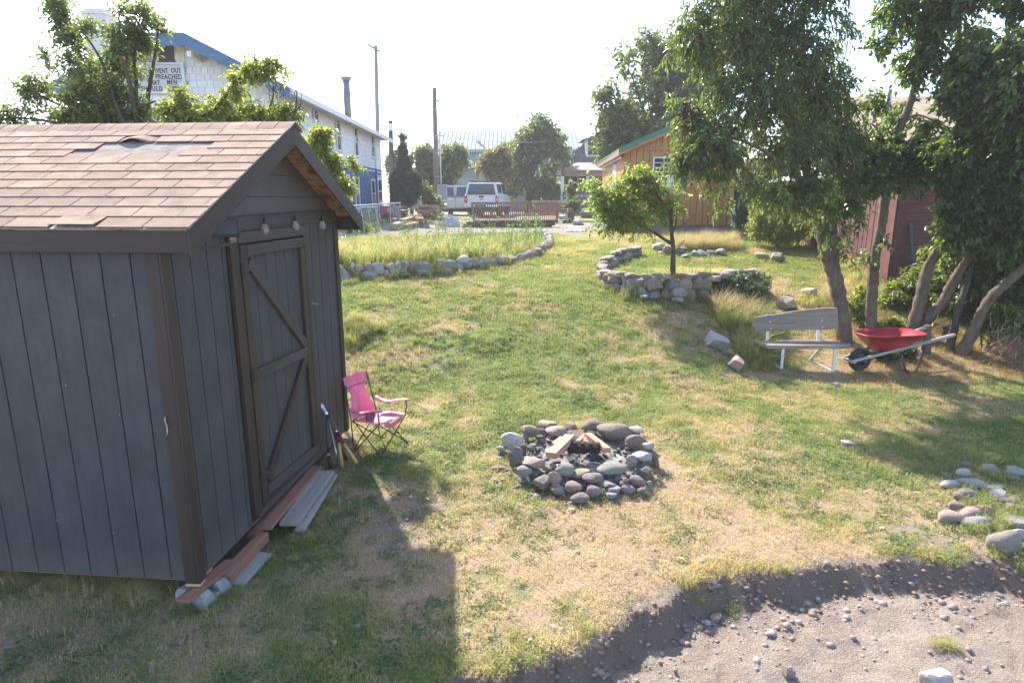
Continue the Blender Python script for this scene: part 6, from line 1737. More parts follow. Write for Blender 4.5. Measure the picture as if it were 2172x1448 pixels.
limb('branch', pp((697, 380, RY), (725, 362, RY), (755, 352, RY)), .012, .004, BARKD, sap, 6)
limb('branch', pp((695, 350, RY), (672, 320, RY), (660, 300, RY)), .012, .004, BARKD, sap, 6)
crown('crown', [blob(684, 290, RY, 24, 18), blob(672, 310, RY, 22, 16), blob(705, 345, RY, 26, 16), blob(715, 372, RY, 22, 20), blob(755, 350, RY, 16, 6, .1, .8), blob(728, 400, RY, 16, 22), blob(700, 400, RY, 26, 26)], 330, 9, .15, .065, .032, L_YEL, sap, .2, .2, 1.9, -.1, 5, BARKD, .6, 35)
g = GND(755, 492)
shrub('bed_bush', 'rounded yellow green bush at the back of the weedy bed', g, [blob(735, 482, g.y, 24, 14), blob(765, 484, g.y, 28, 12), blob(750, 476, g.y, 22, 10)], 420, 8, .2, .09, .05, L_YEL, 36)
# --- far trees
def fartree(name, label, base, blobs, n, per, tl, ll, lw, mat, seed, r=.18, group='trees beyond the yard', bark=BARKD, **kw):
    t = thing(name, label, 'tree', base, group=group)
    top = Vector(blobs[0][0])
    limb('trunk', [base + Vector((0, 0, -.2)), base.lerp(top, .35) + Vector((.05, 0, 0)), top], r, r * .4, bark, t, 8)
    for b in blobs[1:6]:
        limb('branch', [base.lerp(top, .4), base.lerp(top, .5).lerp(Vector(b[0]), .5), Vector(b[0])], r * .45, r * .12, bark, t, 6)
    crown('crown', blobs, n, per, tl, ll, lw, mat, t, kw.get('droop', .15), kw.get('upright', .1), kw.get('shell', 1.8), kw.get('gap', -.15), kw.get('gf', 1.4), bark, .6, seed, stem_r=.012)
    return t
def gb(px, Y): 
    p = at(px, 430, Y); return Vector((p.x, Y, gz(p.x, Y)))
fartree('cottonwood', 'tall broad tree rising behind the wooden cabin', gb(1395, 31), [blob(1400, 200, 31, 90, 110), blob(1340, 160, 31, 60, 60), blob(1300, 260, 31, 48, 60), blob(1400, 110, 31, 70, 60), blob(1470, 160, 31, 80, 90), blob(1330, 300, 31, 70, 60), blob(1285, 205, 31, 30, 30), blob(1285, 330, 31, 30, 34), blob(1440, 60, 31, 60, 40), blob(1360, 240, 31.5, 70, 60), blob(1540, 120, 31, 80, 100)], 2400, 9, .7, .22, .15, L_FAR, 41, .35, gap=-.02)
fartree('poplar_tree', 'rounded grove tree standing behind the white pickup truck', gb(1120, 46), [blob(1125, 300, 46, 60, 60), blob(1100, 285, 46, 36, 40), blob(1160, 310, 46, 52, 50), blob(1130, 360, 46, 70, 50), blob(1145, 265, 46, 26, 26), blob(1050, 350, 46, 34, 30), blob(1178, 350, 46, 24, 44), blob(1110, 400, 46, 50, 30), blob(1160, 400, 46, 40, 26)], 1500, 9, .8, .26, .17, L_FARD, 42, .3, gap=.0)
fartree('orange_tinted_tree', 'smaller thin tree with orange tinted leaves left of the rounded grove tree', gb(1042, 44), [blob(1040, 345, 44, 28, 26), blob(1060, 330, 44, 24, 22), blob(1022, 352, 44, 14, 10), blob(1065, 360, 44, 26, 26)], 330, 8, .7, .24, .15, leafmat('orange_tinted_leaves', (.10, .10, .04), (.17, .16, .05), (.34, .30, .07), .5, .4, dry=(.28, .16, .05)), 43, .14)
fartree('poplar_tree', 'round pale green tree behind the brown utility pole', gb(955, 43), [blob(955, 350, 43, 36, 44), blob(965, 330, 43, 26, 24), blob(940, 380, 43, 34, 34), blob(975, 375, 43, 24, 34), blob(905, 370, 43, 28, 44), blob(900, 330, 43, 22, 28), blob(915, 310, 43, 16, 18)], 1300, 9, .7, .24, .17, L_FAR, 44, .2)
fartree('poplar_tree', 'airy tree rising behind the pointed juniper', gb(872, 42), [blob(872, 330, 42, 22, 34), blob(876, 300, 42, 12, 16), blob(845, 345, 42, 24, 34), blob(890, 350, 42, 26, 30), blob(830, 360, 42, 16, 30), blob(845, 315, 42, 14, 16)], 750, 9, .7, .22, .15, L_FAR, 45, .16)
jb = gb(858, 33)
jun = thing('juniper', 'dark pointed juniper beside the corner of the blue and white house', 'tree', jb, group='trees beyond the yard')
limb('trunk', [jb, at(856, 380, 33), at(854, 300, 33)], .12, .03, BARKD, jun, 8)
crown('crown', [blob(854, 300, 33, 5, 16, .12), blob(855, 325, 33, 9, 20, .25), blob(856, 355, 33, 17, 28, .45), blob(860, 395, 33, 27, 34, .7), blob(858, 425, 33, 33, 26, .8), blob(840, 400, 33, 16, 36, .5), blob(882, 400, 33, 16, 34, .5)], 2600, 12, .34, .15, .03, L_CON, jun, -.1, .8, 1.6, -.6, 2, BARKD, .4, 46, 0)
fartree('bushy_tree', 'bright bushy shrub between juniper and utility pole', gb(908, 35), [blob(908, 425, 35, 18, 18), blob(900, 410, 35, 14, 16), blob(920, 432, 35, 10, 12)], 360, 8, .5, .2, .13, L_FAR, 47, .06)
g = gb(1192, 24)
sp2 = thing('young_tree', 'thin young tree with a few leaves by the raised beams', 'sapling', gb(1214, 33))
limb('trunk', [WM[sp2.name].translation, at(1208, 425, 33), at(1212, 395, 33)], .04, .015, BARKD, sp2, 6)
crown('crown', [blob(1213, 400, 33, 6, 12, .2), blob(1211, 420, 33, 5, 6, .15)], 40, 6, .35, .2, .12, L_FAR, sp2, .1, .3, 1.9, -.9, 2, BARKD, .6, 48)
# ================================================================== BUILDINGS
M_WSH = plain('white_shingle_paint', (.72, .72, .735), .75, .04, 5, .15, c2=(.80, .80, .815), objvar=.07)
M_BSH = plain('blue_shingle_paint', (.045, .12, .26), .75, .15, 5, .3, c2=(.075, .17, .34), objvar=.14)
M_BLTR = plain('blue_trim_paint', (.06, .14, .28), .6, .12, 4, .15)
M_WTR = plain('white_trim_paint', (.68, .68, .68), .55, .06, 8, .1)
M_PANE = glassmat('window_glass', (.035, .04, .05))
M_ROOFB = plain('tan_brown_roofing', (.34, .24, .17), .9, .15, 3, .5, c2=(.44, .32, .23), fine=40)
M_ROOFG = plain('grey_roof_shingle', (.12, .12, .14), .9, .15, 3, .5, c2=(.18, .18, .20), fine=30)
M_CONCF = plain('foundation_concrete', (.22, .225, .24), .9, .15, 3, .3)
M_BARNR = plain('barn_red_boards', (.120, .042, .040), .8, .14, 6, .35, c2=(.165, .058, .054), objvar=.2)
M_CABIN = wood('varnished_cabin_board', (.32, .125, .032), (.54, .265, .075), .5, 14, True, .2, .3, axis=0)
M_GRNT = plain('green_metal_trim', (.03, .15, .115), .4, .1, 6, .05)
def window(par, M, w2, h2, trimm=M_WTR, panes=1, t=.07, split=True, nm='window'):
    """M: centre, local X right, Z up, -Y outwards"""
    o = MB().box((-w2/2, -.01, -h2/2), (w2/2, .03, h2/2)).build(nm, M_PANE, par, M)
    f = MB()
    for s in (-1, 1): f.box((s*(w2/2+t/2)-t/2, -.045, -h2/2-t), (s*(w2/2+t/2)+t/2, .0, h2/2+t))
    f.box((-w2/2, -.045, h2/2), (w2/2, .0, h2/2+t)); f.box((-w2/2-.03-t, -.07, -h2/2-t), (w2/2+.03+t, .0, -h2/2))
    f.build('frame', trimm, o, M)
    if split: MB().box((-w2/2, -.03, -.025), (w2/2, -.012, .025)).build('sash_bar', trimm, o, M)
    return o
def frameM(p, xdir): 
    x = Vector(xdir).normalized(); z = Vector((0, 0, 1)); y = z.cross(x)
    M = Matrix((x, y, z)).transposed().to_4x4(); M.translation = Vector(p); return M
# ------------------------------------------------------------------ big white and blue house
HX, HY0, HY1 = -7.27, 21.0, 36.4
HW = 6.28
HXL = HX - HW
GB = 1.3
EV = 6.2; RIDGE = 7.78
house = thing('shingled_house', 'large house with white shingles above, blue shingles below and a blue barge board', 'house', ((HX + HXL) / 2, HY0, GB))
MB().prism([(HX, HY0, GB), (HX, HY0, EV), ((HX+HXL)/2, HY0, RIDGE), (HXL, HY0, EV), (HXL, HY0, GB)], (0, HY1 - HY0, 0)).build('wall', plain('house_sheathing', (.5, .5, .52), .8), house)
BAND = 4.45
slope = (RIDGE - EV) / (HW / 2)
def topz(x): return EV + slope * (HW / 2 - abs(x - (HX + HXL) / 2))
# shingle pieces: alike boxes with shared meshes
_shm = {}
def shpiece(w2, h2, mat):
    k = (round(w2, 2), round(h2, 2), mat.name)
    if k not in _shm:
        _shm[k] = MB().add([(-w2/2, -.032, 0), (w2/2, -.032, 0), (w2/2, -.006, h2), (-w2/2, -.006, h2), (-w2/2, 0, 0), (w2/2, 0, 0), (w2/2, 0, h2), (-w2/2, 0, h2)], [(0, 1, 2, 3), (4, 7, 6, 5), (0, 4, 5, 1), (1, 5, 6, 2), (0, 3, 7, 4), (3, 2, 6, 7)]).mesh('shingle', mat)
    return _shm[k]
def shingle_wall(par, O, xdir, length, z0, z1, rowh, widths, mat, limit=None, clip=None, budget=None, holes=()):
    """courses of shingles; the first `budget` are objects, the rest is joined"""
    rest = MB(); cnt = 0
    r = random.Random(5); z = z0; row = 0
    F = frameM(O, xdir)
    while z < z1 - .02:
        u = -r.uniform(0, widths[0])
        h_ = min(rowh, z1 - z)
        while u < length:
            w2 = r.choice(widths); a, b = max(u, 0), min(u + w2 - .012, length); u += w2
            if b - a < .04: continue
            cxm = (a + b) / 2
            if clip and not clip(a, b, z, z + h_): continue
            if any(hx0 - .02 < cxm < hx1 + .02 and hz0 - .03 < z + h_ / 2 < hz1 + .03 for hx0, hx1, hz0, hz1 in holes): continue
            M_ = F @ Matrix.Translation((cxm, -.002, z + r.uniform(-.006, .006)))
            if budget is not None and cnt < budget and (limit is None or limit(a, z)):
                mobj('shingle', shpiece(b - a, h_ + .05, mat), par, M_); cnt += 1
            else:
                me = shpiece(b - a, h_ + .05, mat)
                rest.add([M_ @ v.co for v in me.vertices], [tuple(p.vertices) for p in me.polygons])
        z += rowh; row += 1
    if rest.v:
        o = rest.build('shingle_courses', mat, par); o['kind'] = 'stuff'
VX0, VX1, VZ0, VZ1 = at(333, 115, HY0).x, at(370, 115, HY0).x, at(350, 134, HY0).z, at(350, 95, HY0).z
SX0, SX1, SZ0, SZ1 = at(280, 165, HY0).x, at(390, 165, HY0).x, at(345, 196, HY0).z, at(345, 139, HY0).z
WX0, WX1, WZ0, WZ1 = at(500, 222, HY0).x, at(531, 222, HY0).x, at(515, 240, HY0).z, at(515, 211, HY0).z
# gable face (towards the yard): x from HXL to HX
def gclip(a, b, z, z2):
    return z2 < min(topz(HXL + a), topz(HXL + b)) - .02
shingle_wall(house, (HXL, HY0, 0), (1, 0, 0), HW, BAND, RIDGE, .20, [.20, .26, .31], M_WSH, lambda a, z: a > 3.6 and z > 4.9, gclip, 190, [(VX0 - HXL, VX1 - HXL, VZ0, VZ1), (SX0 - HXL, SX1 - HXL, SZ0, SZ1), (WX0 - HXL, WX1 - HXL, WZ0, WZ1)])
# long side wall towards the street
wins_u = [(663, 675, 232, 285), (710.5, 722, 255, 317), (748.5, 758.5, 268, 329), (784.5, 793, 283, 332)]
wins_l = [(751, 762, 376, 440), (785.5, 796, 380, 437)]
def side_pt(px, py):
    r = ray(px, py); t = HX / r.x; return Vector((0, 0, CAMZ)) + r * t
holes = []
winlist = []
for (a, b, c_, d) in wins_u + wins_l + [(734, 741, 371, 440)]:
    p = side_pt(a, (c_ + d) / 2); q_ = side_pt(b, (c_ + d) / 2); m_ = (p.y + q_.y) / 2
    zt = side_pt((a + b) / 2, c_ + 4).z; zb = side_pt((a + b) / 2, d).z
    winlist.append((m_, abs(q_.y - p.y) * .62, zb, zt)); holes.append((m_ - HY0 - abs(q_.y - p.y) * .4, m_ - HY0 + abs(q_.y - p.y) * .4, zb, zt))
shingle_wall(house, (HX, HY0, 0), (0, 1, 0), HY1 - HY0, BAND, EV, .245, [.45, .6, .8], M_WSH, None, None, 130, holes)
shingle_wall(house, (HX, HY0, 0), (0, 1, 0), HY1 - HY0, GB, BAND - .1, .36, [.28, .34, .42], M_BSH, None, None, 290, holes + [(13.9, 15.3, 1.9, 4.0)])
shingle_wall(house, (HXL, HY0, 0), (1, 0, 0), HW, GB, BAND - .1, .36, [.28, .34, .42], M_BSH, None, None, 0)
MB().box((HX, HY0 - .03, BAND - .10), (HX + .04, HY1, BAND)).build('band_board', M_BLTR, house)
MB().box((HX, HY0 - .03, BAND - .17), (HX + .028, HY1, BAND - .105)).build('band_board', M_WTR, house)
for (m_, w2, zb, zt) in winlist: window(house, frameM((HX + .02, m_, (zb + zt) / 2), (0, 1, 0)), w2, zt - zb, t=.09)
dw = MB().box((-.62, -.03, 0), (.62, .02, 2.15)).build('porch_door', M_WTR, house, frameM((HX + .03, HY0 + 14.55, 1.85), (0, 1, 0)))
for k in range(3):
    for j in range(2):
        MB().box((-.42 + j * .45, -.045, .25 + k * .62), (-.04 + j * .45, -.032, .8 + k * .62)).build('pane', M_PANE, dw, frameM((HX + .03, HY0 + 14.55, 1.85), (0, 1, 0)))
MB().tube([(HX + .08, HY0 + 13.6, EV - .15), (HX + .08, HY0 + 13.6, BAND)], .05, 8).build('downpipe', M_WTR, house)
MB().tube([(HX + .08, HY0 + 13.6, BAND - .002), (HX + .08, HY0 + 13.6, GB + .3)], .055, 8).build('downpipe', M_BLTR, house)
# roof with overhang, rafter tails, clipped gable end
CXm = (HX + HXL) / 2; OV = .55; OVY = .75
zr = lambda x: topz(x) + .10
JX = .7
def roofhalf(s):
    xe = CXm + s * (HW / 2 + OV)
    ze = EV - slope * OV + .10
    return [(xe, HY0 - OVY, ze), (xe, HY1 + OVY, ze), (CXm, HY1 + OVY, RIDGE + .10), (CXm, HY0 - OVY + 1.0, RIDGE + .10), (CXm + s * JX, HY0 - OVY, RIDGE + .10 - slope * JX)]
for s in (1, -1): MB().prism(roofhalf(s), (0, 0, .10)).build('roof', M_ROOFB, house)
MB().prism([(CXm - JX, HY0 - OVY, RIDGE + .10 - slope * JX), (CXm + JX, HY0 - OVY, RIDGE + .10 - slope * JX), (CXm, HY0 - OVY + 1.0, RIDGE + .101)], (0, 0, .10)).build('roof', M_ROOFB, house)
bz0 = RIDGE + .10 - slope * JX
for s in (1, -1):
    xe = CXm + s * (HW / 2 + OV); ze = EV - slope * OV + .10
    MB().prism([(xe, HY0 - OVY - .03, ze + .12), (CXm + s * JX, HY0 - OVY - .03, bz0 + .12), (CXm + s * JX, HY0 - OVY - .03, bz0 - .24), (xe, HY0 - OVY - .03, ze - .24)], (0, .045, 0)).build('barge_board', M_BLTR, house)
    MB().box((CXm + s * .8 - .06, HY0 - OVY - .06, RIDGE - slope * .8 - .40), (CXm + s * .8 + .06, HY0 + .1, RIDGE - slope * .8 - .24)).build('bracket', M_WTR, house)
MB().box((CXm - JX, HY0 - OVY - .032, bz0 - .24), (CXm + JX, HY0 - OVY + .013, bz0 + .12)).build('barge_board', M_BLTR, house)
xe = HX + OV; ze = EV - slope * OV + .10
MB().box((xe - .02, HY0 - OVY + .05, ze - .06), (xe + .05, HY1 + OVY, ze + .12)).build('gutter', M_WTR, house)
rt = MB().box((HX, -.035, -.13), (xe - .03, .035, 0)).mesh('rafter_tail', M_WTR)
for k in range(28):
    y = HY0 - .3 + k * .58
    mobj('rafter_tail', rt, house, Matrix.Translation((0, y, ze + .12)))
MB().box((VX0, HY0 - .02, VZ0), (VX1, HY0 - .005, VZ1)).build('gable_vent', plain('dark_vent', (.05, .045, .055), .7), house)
MB().box((VX0 - .1, HY0 - .06, VZ0 - .07), (VX1 + .1, HY0 - .0, VZ0 - .005)).build('vent_sill', M_WTR, house)
window(house, frameM(((WX0 + WX1) / 2, HY0 - .01, (WZ0 + WZ1) / 2), (1, 0, 0)), WX1 - WX0 - .1, WZ1 - WZ0 - .08, t=.06)
# the chimney: each brick course shows
ch = at(213, 60, 23.6); CT = at(213, 30, 23.3).z
chm = MB().box((ch.x - .36, 23.3, 5.5), (ch.x + .36, 24.0, CT)).build('chimney', plain('white_painted_brick_core', (.6, .6, .62), .9), house)
M_WBR = plain('white_painted_brick', (.62, .63, .66), .85, .07, 8, .3, objvar=.08)
brm = MB().box((0, 0, 0), (.226, .02, .068)).mesh('brick', M_WBR)
for r in range(36):
    zb = CT - .08 - r * .0755
    for k in range(4):
        x = ch.x - .37 + k * .237 - (.118 if r % 2 else 0)
        if x < ch.x - .38 or x + .226 > ch.x + .38: continue
        mobj('brick', brm, chm, Matrix.Translation((x, 23.283, zb)))
    for k in range(3):
        y = 23.30 + k * .237 + (.0 if r % 2 else .05)
        if y + .226 > 24.03: continue
        mobj('brick', brm, chm, Matrix.Translation((ch.x + .377, y, zb)) @ Matrix.Rotation(math.pi / 2, 4, 'Z'))
MB().box((ch.x - .41, 23.25, CT + .002), (ch.x + .41, 24.05, CT + .1)).build('chimney_cap', M_WBR, house)
MB().box((ch.x - .33, 23.33, CT + .102), (ch.x + .33, 23.97, CT + .18)).build('chimney_cap', M_WBR, house)
sp_ = at(722, 215, 28.5)
stk = MB().tube([(HX + .25, 28.5, EV - .2), (HX + .25, 28.5, at(722, 170, 28.5).z)], .15, 12).build('stovepipe', plain('weathered_stovepipe', (.19, .20, .23), .5, .35, 3, .15, metal=.4), house, smooth=True)
MB().lathe([(.16, 0), (.24, .14), (.22, .15), (.1, .02)], 12, Matrix.Translation((HX + .25, 28.5, at(722, 172, 28.5).z))).build('pipe_collar', plain('pipe_collar_metal', (.22, .23, .25), .5), stk)
MB().tube([(HX + .25, 28.5, at(722, 172, 28.5).z), (HX + .25, 28.5, at(722, 160, 28.5).z)], .05, 8).build('pipe_tip', M_STEEL, stk)
# changeable letter sign on the gable
sx0, sx1 = at(280, 165, HY0).x, at(390, 165, HY0).x
sz0, sz1 = at(345, 196, HY0).z, at(345, 139, HY0).z
sign = thing('letter_sign', 'white changeable letter sign with black words under the gable vent', 'sign', ((sx0 + sx1) / 2, HY0 - .05, sz0))
M_SIGN = plain('sign_panel', (.58, .61, .63), .4, .05, 4, .05)
MB().box((sx0, HY0 - .09, sz0), (sx1, HY0 - .024, sz1)).build('panel', M_SIGN, sign)
fr = MB(); fr.box((sx0 - .06, HY0 - .14, sz0 - .06), (sx0, HY0 - .024, sz1 + .06)); fr.box((sx1, HY0 - .14, sz0 - .06), (sx1 + .09, HY0 - .024, sz1 + .06)); fr.box((sx0, HY0 - .14, sz1), (sx1, HY0 - .024, sz1 + .06)); fr.box((sx0, HY0 - .14, sz0 - .06), (sx1, HY0 - .024, sz0))
fr.build('frame', plain('sign_frame', (.62, .66, .69), .4), sign)
rail = MB()
for k in range(1, 22):
    x = sx0 + (sx1 - sx0) * k / 22; rail.box((x - .004, HY0 - .096, sz0), (x + .004, HY0 - .0905, sz1))
o = rail.build('panel_ribs', plain('sign_rib', (.5, .54, .57), .4), sign); o['kind'] = 'stuff'
M_LET = plain('black_letters', (.035, .025, .04), .5)
def text(par, s, M, size, mat, width, nm='lettering'):
    """flat letters cut as a mesh, stretched to the given width"""
    cu = bpy.data.curves.new(nm, 'FONT'); cu.body = s; cu.size = size; cu.extrude = .004; cu.offset = .016 * size; cu.space_character = 1.12; cu.fill_mode = 'BOTH'
    t = bpy.data.objects.new(nm + '_source', cu); COL.objects.link(t)
    bpy.context.view_layer.update()
    me = bpy.data.meshes.new_from_object(t.evaluated_get(bpy.context.evaluated_depsgraph_get()))
    k = width / max(t.dimensions.x, .01)
    bpy.data.objects.remove(t); me.materials.clear(); me.materials.append(mat)
    return mobj(nm, me, par, M @ Matrix.Rotation(math.pi / 2, 4, 'X') @ Matrix.Diagonal((k, 1, 1, 1)))
PXM = m_per_px((sx0, HY0, sz0))
for s, px, py, wd in (('THEY', 286, 156.5, 35), ('WENT', 328.5, 155.4, 28), ('OUT', 363, 154.6, 21), ('AND', 296, 169.5, 25), ('PREACHED', 330, 168, 55), ('THAT', 313, 180.6, 26.5), ('MEN', 354.5, 179.5, 20.5), ('SHOULD', 300, 193, 44), ('REPENT', 351.5, 192.5, 40)):
    p = at(px, py, HY0 - .10)
    text(sign, s, Matrix.Translation(p), .2, M_LET, wd * PXM)

# ------------------------------------------------------------------ wooden cabin
CY = 21.0
c0, c1 = at(1318, 490, CY).x, at(1552, 490, CY).x
cz0 = at(1500, 478, CY).z; czE = at(1318, 316, CY).z; cpk = at(1435, 262, CY).z
cabin = thing('wooden_cabin', 'varnished orange wooden cabin with a green edged metal roof', 'cabin', ((c0 + c1) / 2, CY, 1.75))
CL = 7.0; cdx = .042
MB().prism([(c0 + .03, CY + .03, cz0), (c0 + .03, CY + .03, czE), ((c0 + c1) / 2, CY + .03, cpk - .05), (c1 - .03, CY + .03, czE), (c1 - .03, CY + .03, cz0)], (cdx * CL, CL, 0)).build('wall', M_DARKIN, cabin)
MB().box((c0 + .05, CY + .06, 1.4), (c1 - .05, CY + CL, cz0 - .004)).build('foundation', M_CONCF, cabin)
# front boards (grooved plywood, one per groove) with the window left open
nb = 18; bw = (c1 - c0) / nb
wx0, wx1 = at(1387, 365, CY).x, at(1428, 365, CY).x; wz0, wz1 = at(1400, 399, CY).z, at(1400, 336, CY).z
def vboard(x, z0, z1, w2, nm='siding_board'):
    if z1 - z0 > .05: board(nm, (x, CY + .012, z0), (x, CY + .012, z1), w2, .022, M_CABIN, cabin, (0, -1, 0), None, .006)
for k in range(nb):
    x = c0 + bw * (k + .5)
    zt = czE - .02
    if wx0 - .04 < x < wx1 + .04:
        vboard(x, cz0, wz0 - .05, bw - .012); vboard(x, wz1 + .05, zt, bw - .012)
    else: vboard(x, cz0, zt, bw - .012)
    zg = czE + .06; tg = cpk - .06 - (cpk - czE) * abs(x - (c0 + c1) / 2) / ((c1 - c0) / 2)
    vboard(x, zg, tg, bw - .012, 'gable_siding_board')
board('belly_board', (c0, CY - .014, czE + .02), (c1, CY - .014, czE + .02), .09, .03, M_CABIN, cabin, (0, -1, 0))
# side wall (lit by the sky) boards, door
for k in range(30):
    y = CY + .12 + k * .232
    x = c0 + .012 + cdx * (y - CY)
    if 1.9 < y - CY < 2.75: 
        board('siding_board', (x, y, cz0 + 2.1), (x, y, czE - .1), .22, .022, M_CABIN, cabin, (-1, 0, 0)); continue
    board('siding_board', (x, y, cz0), (x, y, czE - .1), .22, .022, M_CABIN, cabin, (-1, 0, 0), None, .006)
yd = CY + 2.3
MB().box((c0 + cdx * 2.3 - .03, yd - .42, cz0), (c0 + cdx * 2.3 + .03, yd + .42, cz0 + 2.05)).build('door', plain('pale_door', (.48, .46, .42), .5), cabin)
# roof: standing slopes with green rake trim and brown eave board
for s in (-1, 1):
    xm = (c0 + c1) / 2; xe = xm + s * ((c1 - c0) / 2 + .22)
    sl_ = (cpk - czE) / ((c1 - c0) / 2); zeav = czE - sl_ * .22
    MB().prism([(xm, CY - .28, cpk + .04), (xe, CY - .28, zeav + .04), (xe + cdx * CL, CY + CL + .3, zeav + .04), (xm + cdx * CL, CY + CL + .3, cpk + .04)], (0, 0, .05)).build('roof', plain('green_metal_roof', (.05, .16, .13), .4), cabin)
    MB().prism([(xm, CY - .31, cpk + .11), (xe, CY - .31, zeav + .11), (xe, CY - .31, zeav - .04), (xm, CY - .31, cpk - .04)], (0, .028, 0)).build('rake_trim', M_GRNT, cabin)
    MB().prism([(xm, CY - .30, cpk - .045), (xe, CY - .30, zeav - .045), (xe, CY - .30, zeav - .13), (xm, CY - .30, cpk - .13)], (0, .025, 0)).build('rake_board', M_CABIN, cabin)
    MB().prism([(xe, CY - .26, zeav - .13), (xe, CY - .26, zeav + .035), (xe + .02, CY - .26, zeav + .035), (xe + .02, CY - .26, zeav - .13)], (cdx * (CL + .5), CL + .5, 0)).build('eave_board', plain('brown_eave', (.23, .12, .055), .7), cabin)
cw = MB().box((wx0, CY + .0, wz0), (wx1, CY + .05, wz1)).build('window', M_PANE, cabin)
fm = MB(); t = .045
fm.box((wx0 - t, CY - .03, wz0 - t), (wx0, CY + .02, wz1 + t)).box((wx1, CY - .03, wz0 - t), (wx1 + t, CY + .02, wz1 + t)).box((wx0, CY - .03, wz1), (wx1, CY + .02, wz1 + t)).box((wx0, CY - .03, wz0 - t), (wx1, CY + .02, wz0))
zm = wz0 + (wz1 - wz0) * .40
fm.box((wx0, CY - .028, zm - .02), (wx1, CY - .002, zm + .02))
fm.build('frame', M_WTR, cw)
for k in range(1, 4): MB().box((wx0, CY - .016, zm + (wz1 - zm) * k / 4 - .012), (wx1, CY - .003, zm + (wz1 - zm) * k / 4 + .012)).build('muntin', M_WTR, cw)
xm = (wx0 + wx1) / 2; MB().box((xm - .012, CY - .020, zm + .02), (xm + .012, CY - .004, wz1)).build('muntin', M_WTR, cw)
MB().box((wx0 + .02, CY - .04, wz0 + .02), (xm + .06, CY - .005, zm - .03)).build('air_conditioner_panel', plain('grey_panel', (.33, .35, .38), .5), cw)
MB().box((xm + .065, CY - .045, wz0 + .01), (wx1 - .01, CY - .005, zm - .025)).build('air_conditioner_panel', M_WTR, cw)
for k, (a, b) in enumerate((((wx0 - .16), CY - .012), )):
    MB().box((wx0 - .14, CY - .014, wz1 + .06), (wx1 + .14, CY - .001, wz1 + .17)).build('window_casing', M_CABIN, cabin)
cl_ = thing('eave_lights', 'row of white globe lights strung under the cabin eave', 'string lights', (c0 - .2, CY + 1, czE - .25))
gl = MB().lathe([(.01, .05), (.035, .03), (.05, -.01), (.035, -.045), (.01, -.055)], 8).mesh('bulb', plain('white_globe', (.75, .74, .7), .3), True)
for k in range(11): mobj('bulb', gl, cl_, Matrix.Translation((c0 - .12 + cdx * k * .6, CY + .05 + k * .62, czE - .26)))
MB().tube([(c0 - .12, CY, czE - .2), (c0 - .12 + cdx * 6.5, CY + 6.6, czE - .2)], .012, 5).build('wire', M_BLACK, cl_)
pl_ = thing('loose_planks', 'white painted planks leaning on the cabin corner', 'planks', (c1 + .1, CY - .1, 1.75))
for a, b in (((1553, 440), (1567, 486)), ((1551, 466), (1562, 489))):
    MB().bar(at(*a, CY - .05), at(*b, CY - .15), .09, .025, (0, -1, 0)).build('plank', M_WTR, pl_)
# dark green shed in the gap
gs = thing('green_shed', 'dark green shed with a brown roof seen between cabin and trees', 'shed', (at(1600, 490, 23).x, 23, 1.75))
ga, gbx = at(1552, 400, 23).x + .15, at(1700, 400, 23).x
MB().box((ga, 23.03, 1.5), (gbx, 26, at(1600, 368, 23).z)).build('wall', M_DARKIN, gs)
nb = 14
for k in range(nb):
    x = ga + (gbx - ga) * (k + .5) / nb
    board('siding_board', (x, 23.0, 1.6), (x, 23.0, at(1600, 372, 23).z), (gbx - ga) / nb - .02, .03, plain('dark_green_paint', (.012, .035, .034), .6) if k == 0 else bpy.data.materials['dark_green_paint'], gs, (0, -1, 0))
MB().prism([at(1572, 366, 22.8), at(1601, 335, 22.8), at(1720, 335, 22.8), at(1720, 366, 22.8)], (0, 3.4, 0)).build('roof', plain('brown_roof', (.12, .05, .045), .8), gs)
MB().bar(at(1570, 370, 22.75), at(1603, 333, 22.75), .14, .04, (0, -1, 0)).build('rake_board', plain('reddish_rake', (.26, .10, .085), .7), gs)

# ------------------------------------------------------------------ red shed
RSX, RSY = 7.75, 13.0
rs = thing('red_shed', 'barn red shed with vertical boards behind the slender tree', 'shed', (RSX, RSY, 1.2))
RZ1 = 3.32
MB().box((RSX + .04, RSY + .04, .9), (RSX + 4.4, RSY + 6, RZ1)).build('wall', M_DARKIN, rs)
rr = random.Random(6)
y = RSY + .16; 
while y < RSY + 6:
    w2 = rr.choice([.17, .2, .24]); h = RZ1 - .02
    board('wall_board', (RSX + .02, y + w2 / 2, .95), (RSX + .02, y + w2 / 2, h), w2 - .012, .03, M_BARNR, rs, (-1, 0, 0), None, .006); y += w2
board('corner_board', (RSX + .0, RSY + .075, .95), (RSX + .0, RSY + .075, RZ1), .15, .03, M_BARNR, rs, (-1, 0, 0))
board('corner_board', (RSX + .085, RSY - .005, .95), (RSX + .085, RSY - .005, RZ1), .14, .03, M_BARNR, rs, (0, -1, 0))
for k in range(15):
    z = 1.0 + k * .165
    board('lap_board', (RSX + .16, RSY + .012 - .008 * 0, z), (RSX + 4.4, RSY + .012, z), .175, .02, M_BARNR, rs, (0, -1, .12), None, .004)
MB().prism([(RSX - .12, RSY - .18, RZ1 - .02), (RSX + 2.2, RSY - .18, RZ1 + .75), (RSX + 4.5, RSY - .18, RZ1 - .02)], (0, .06, 0)).build('gable_board', M_BARNR, rs)
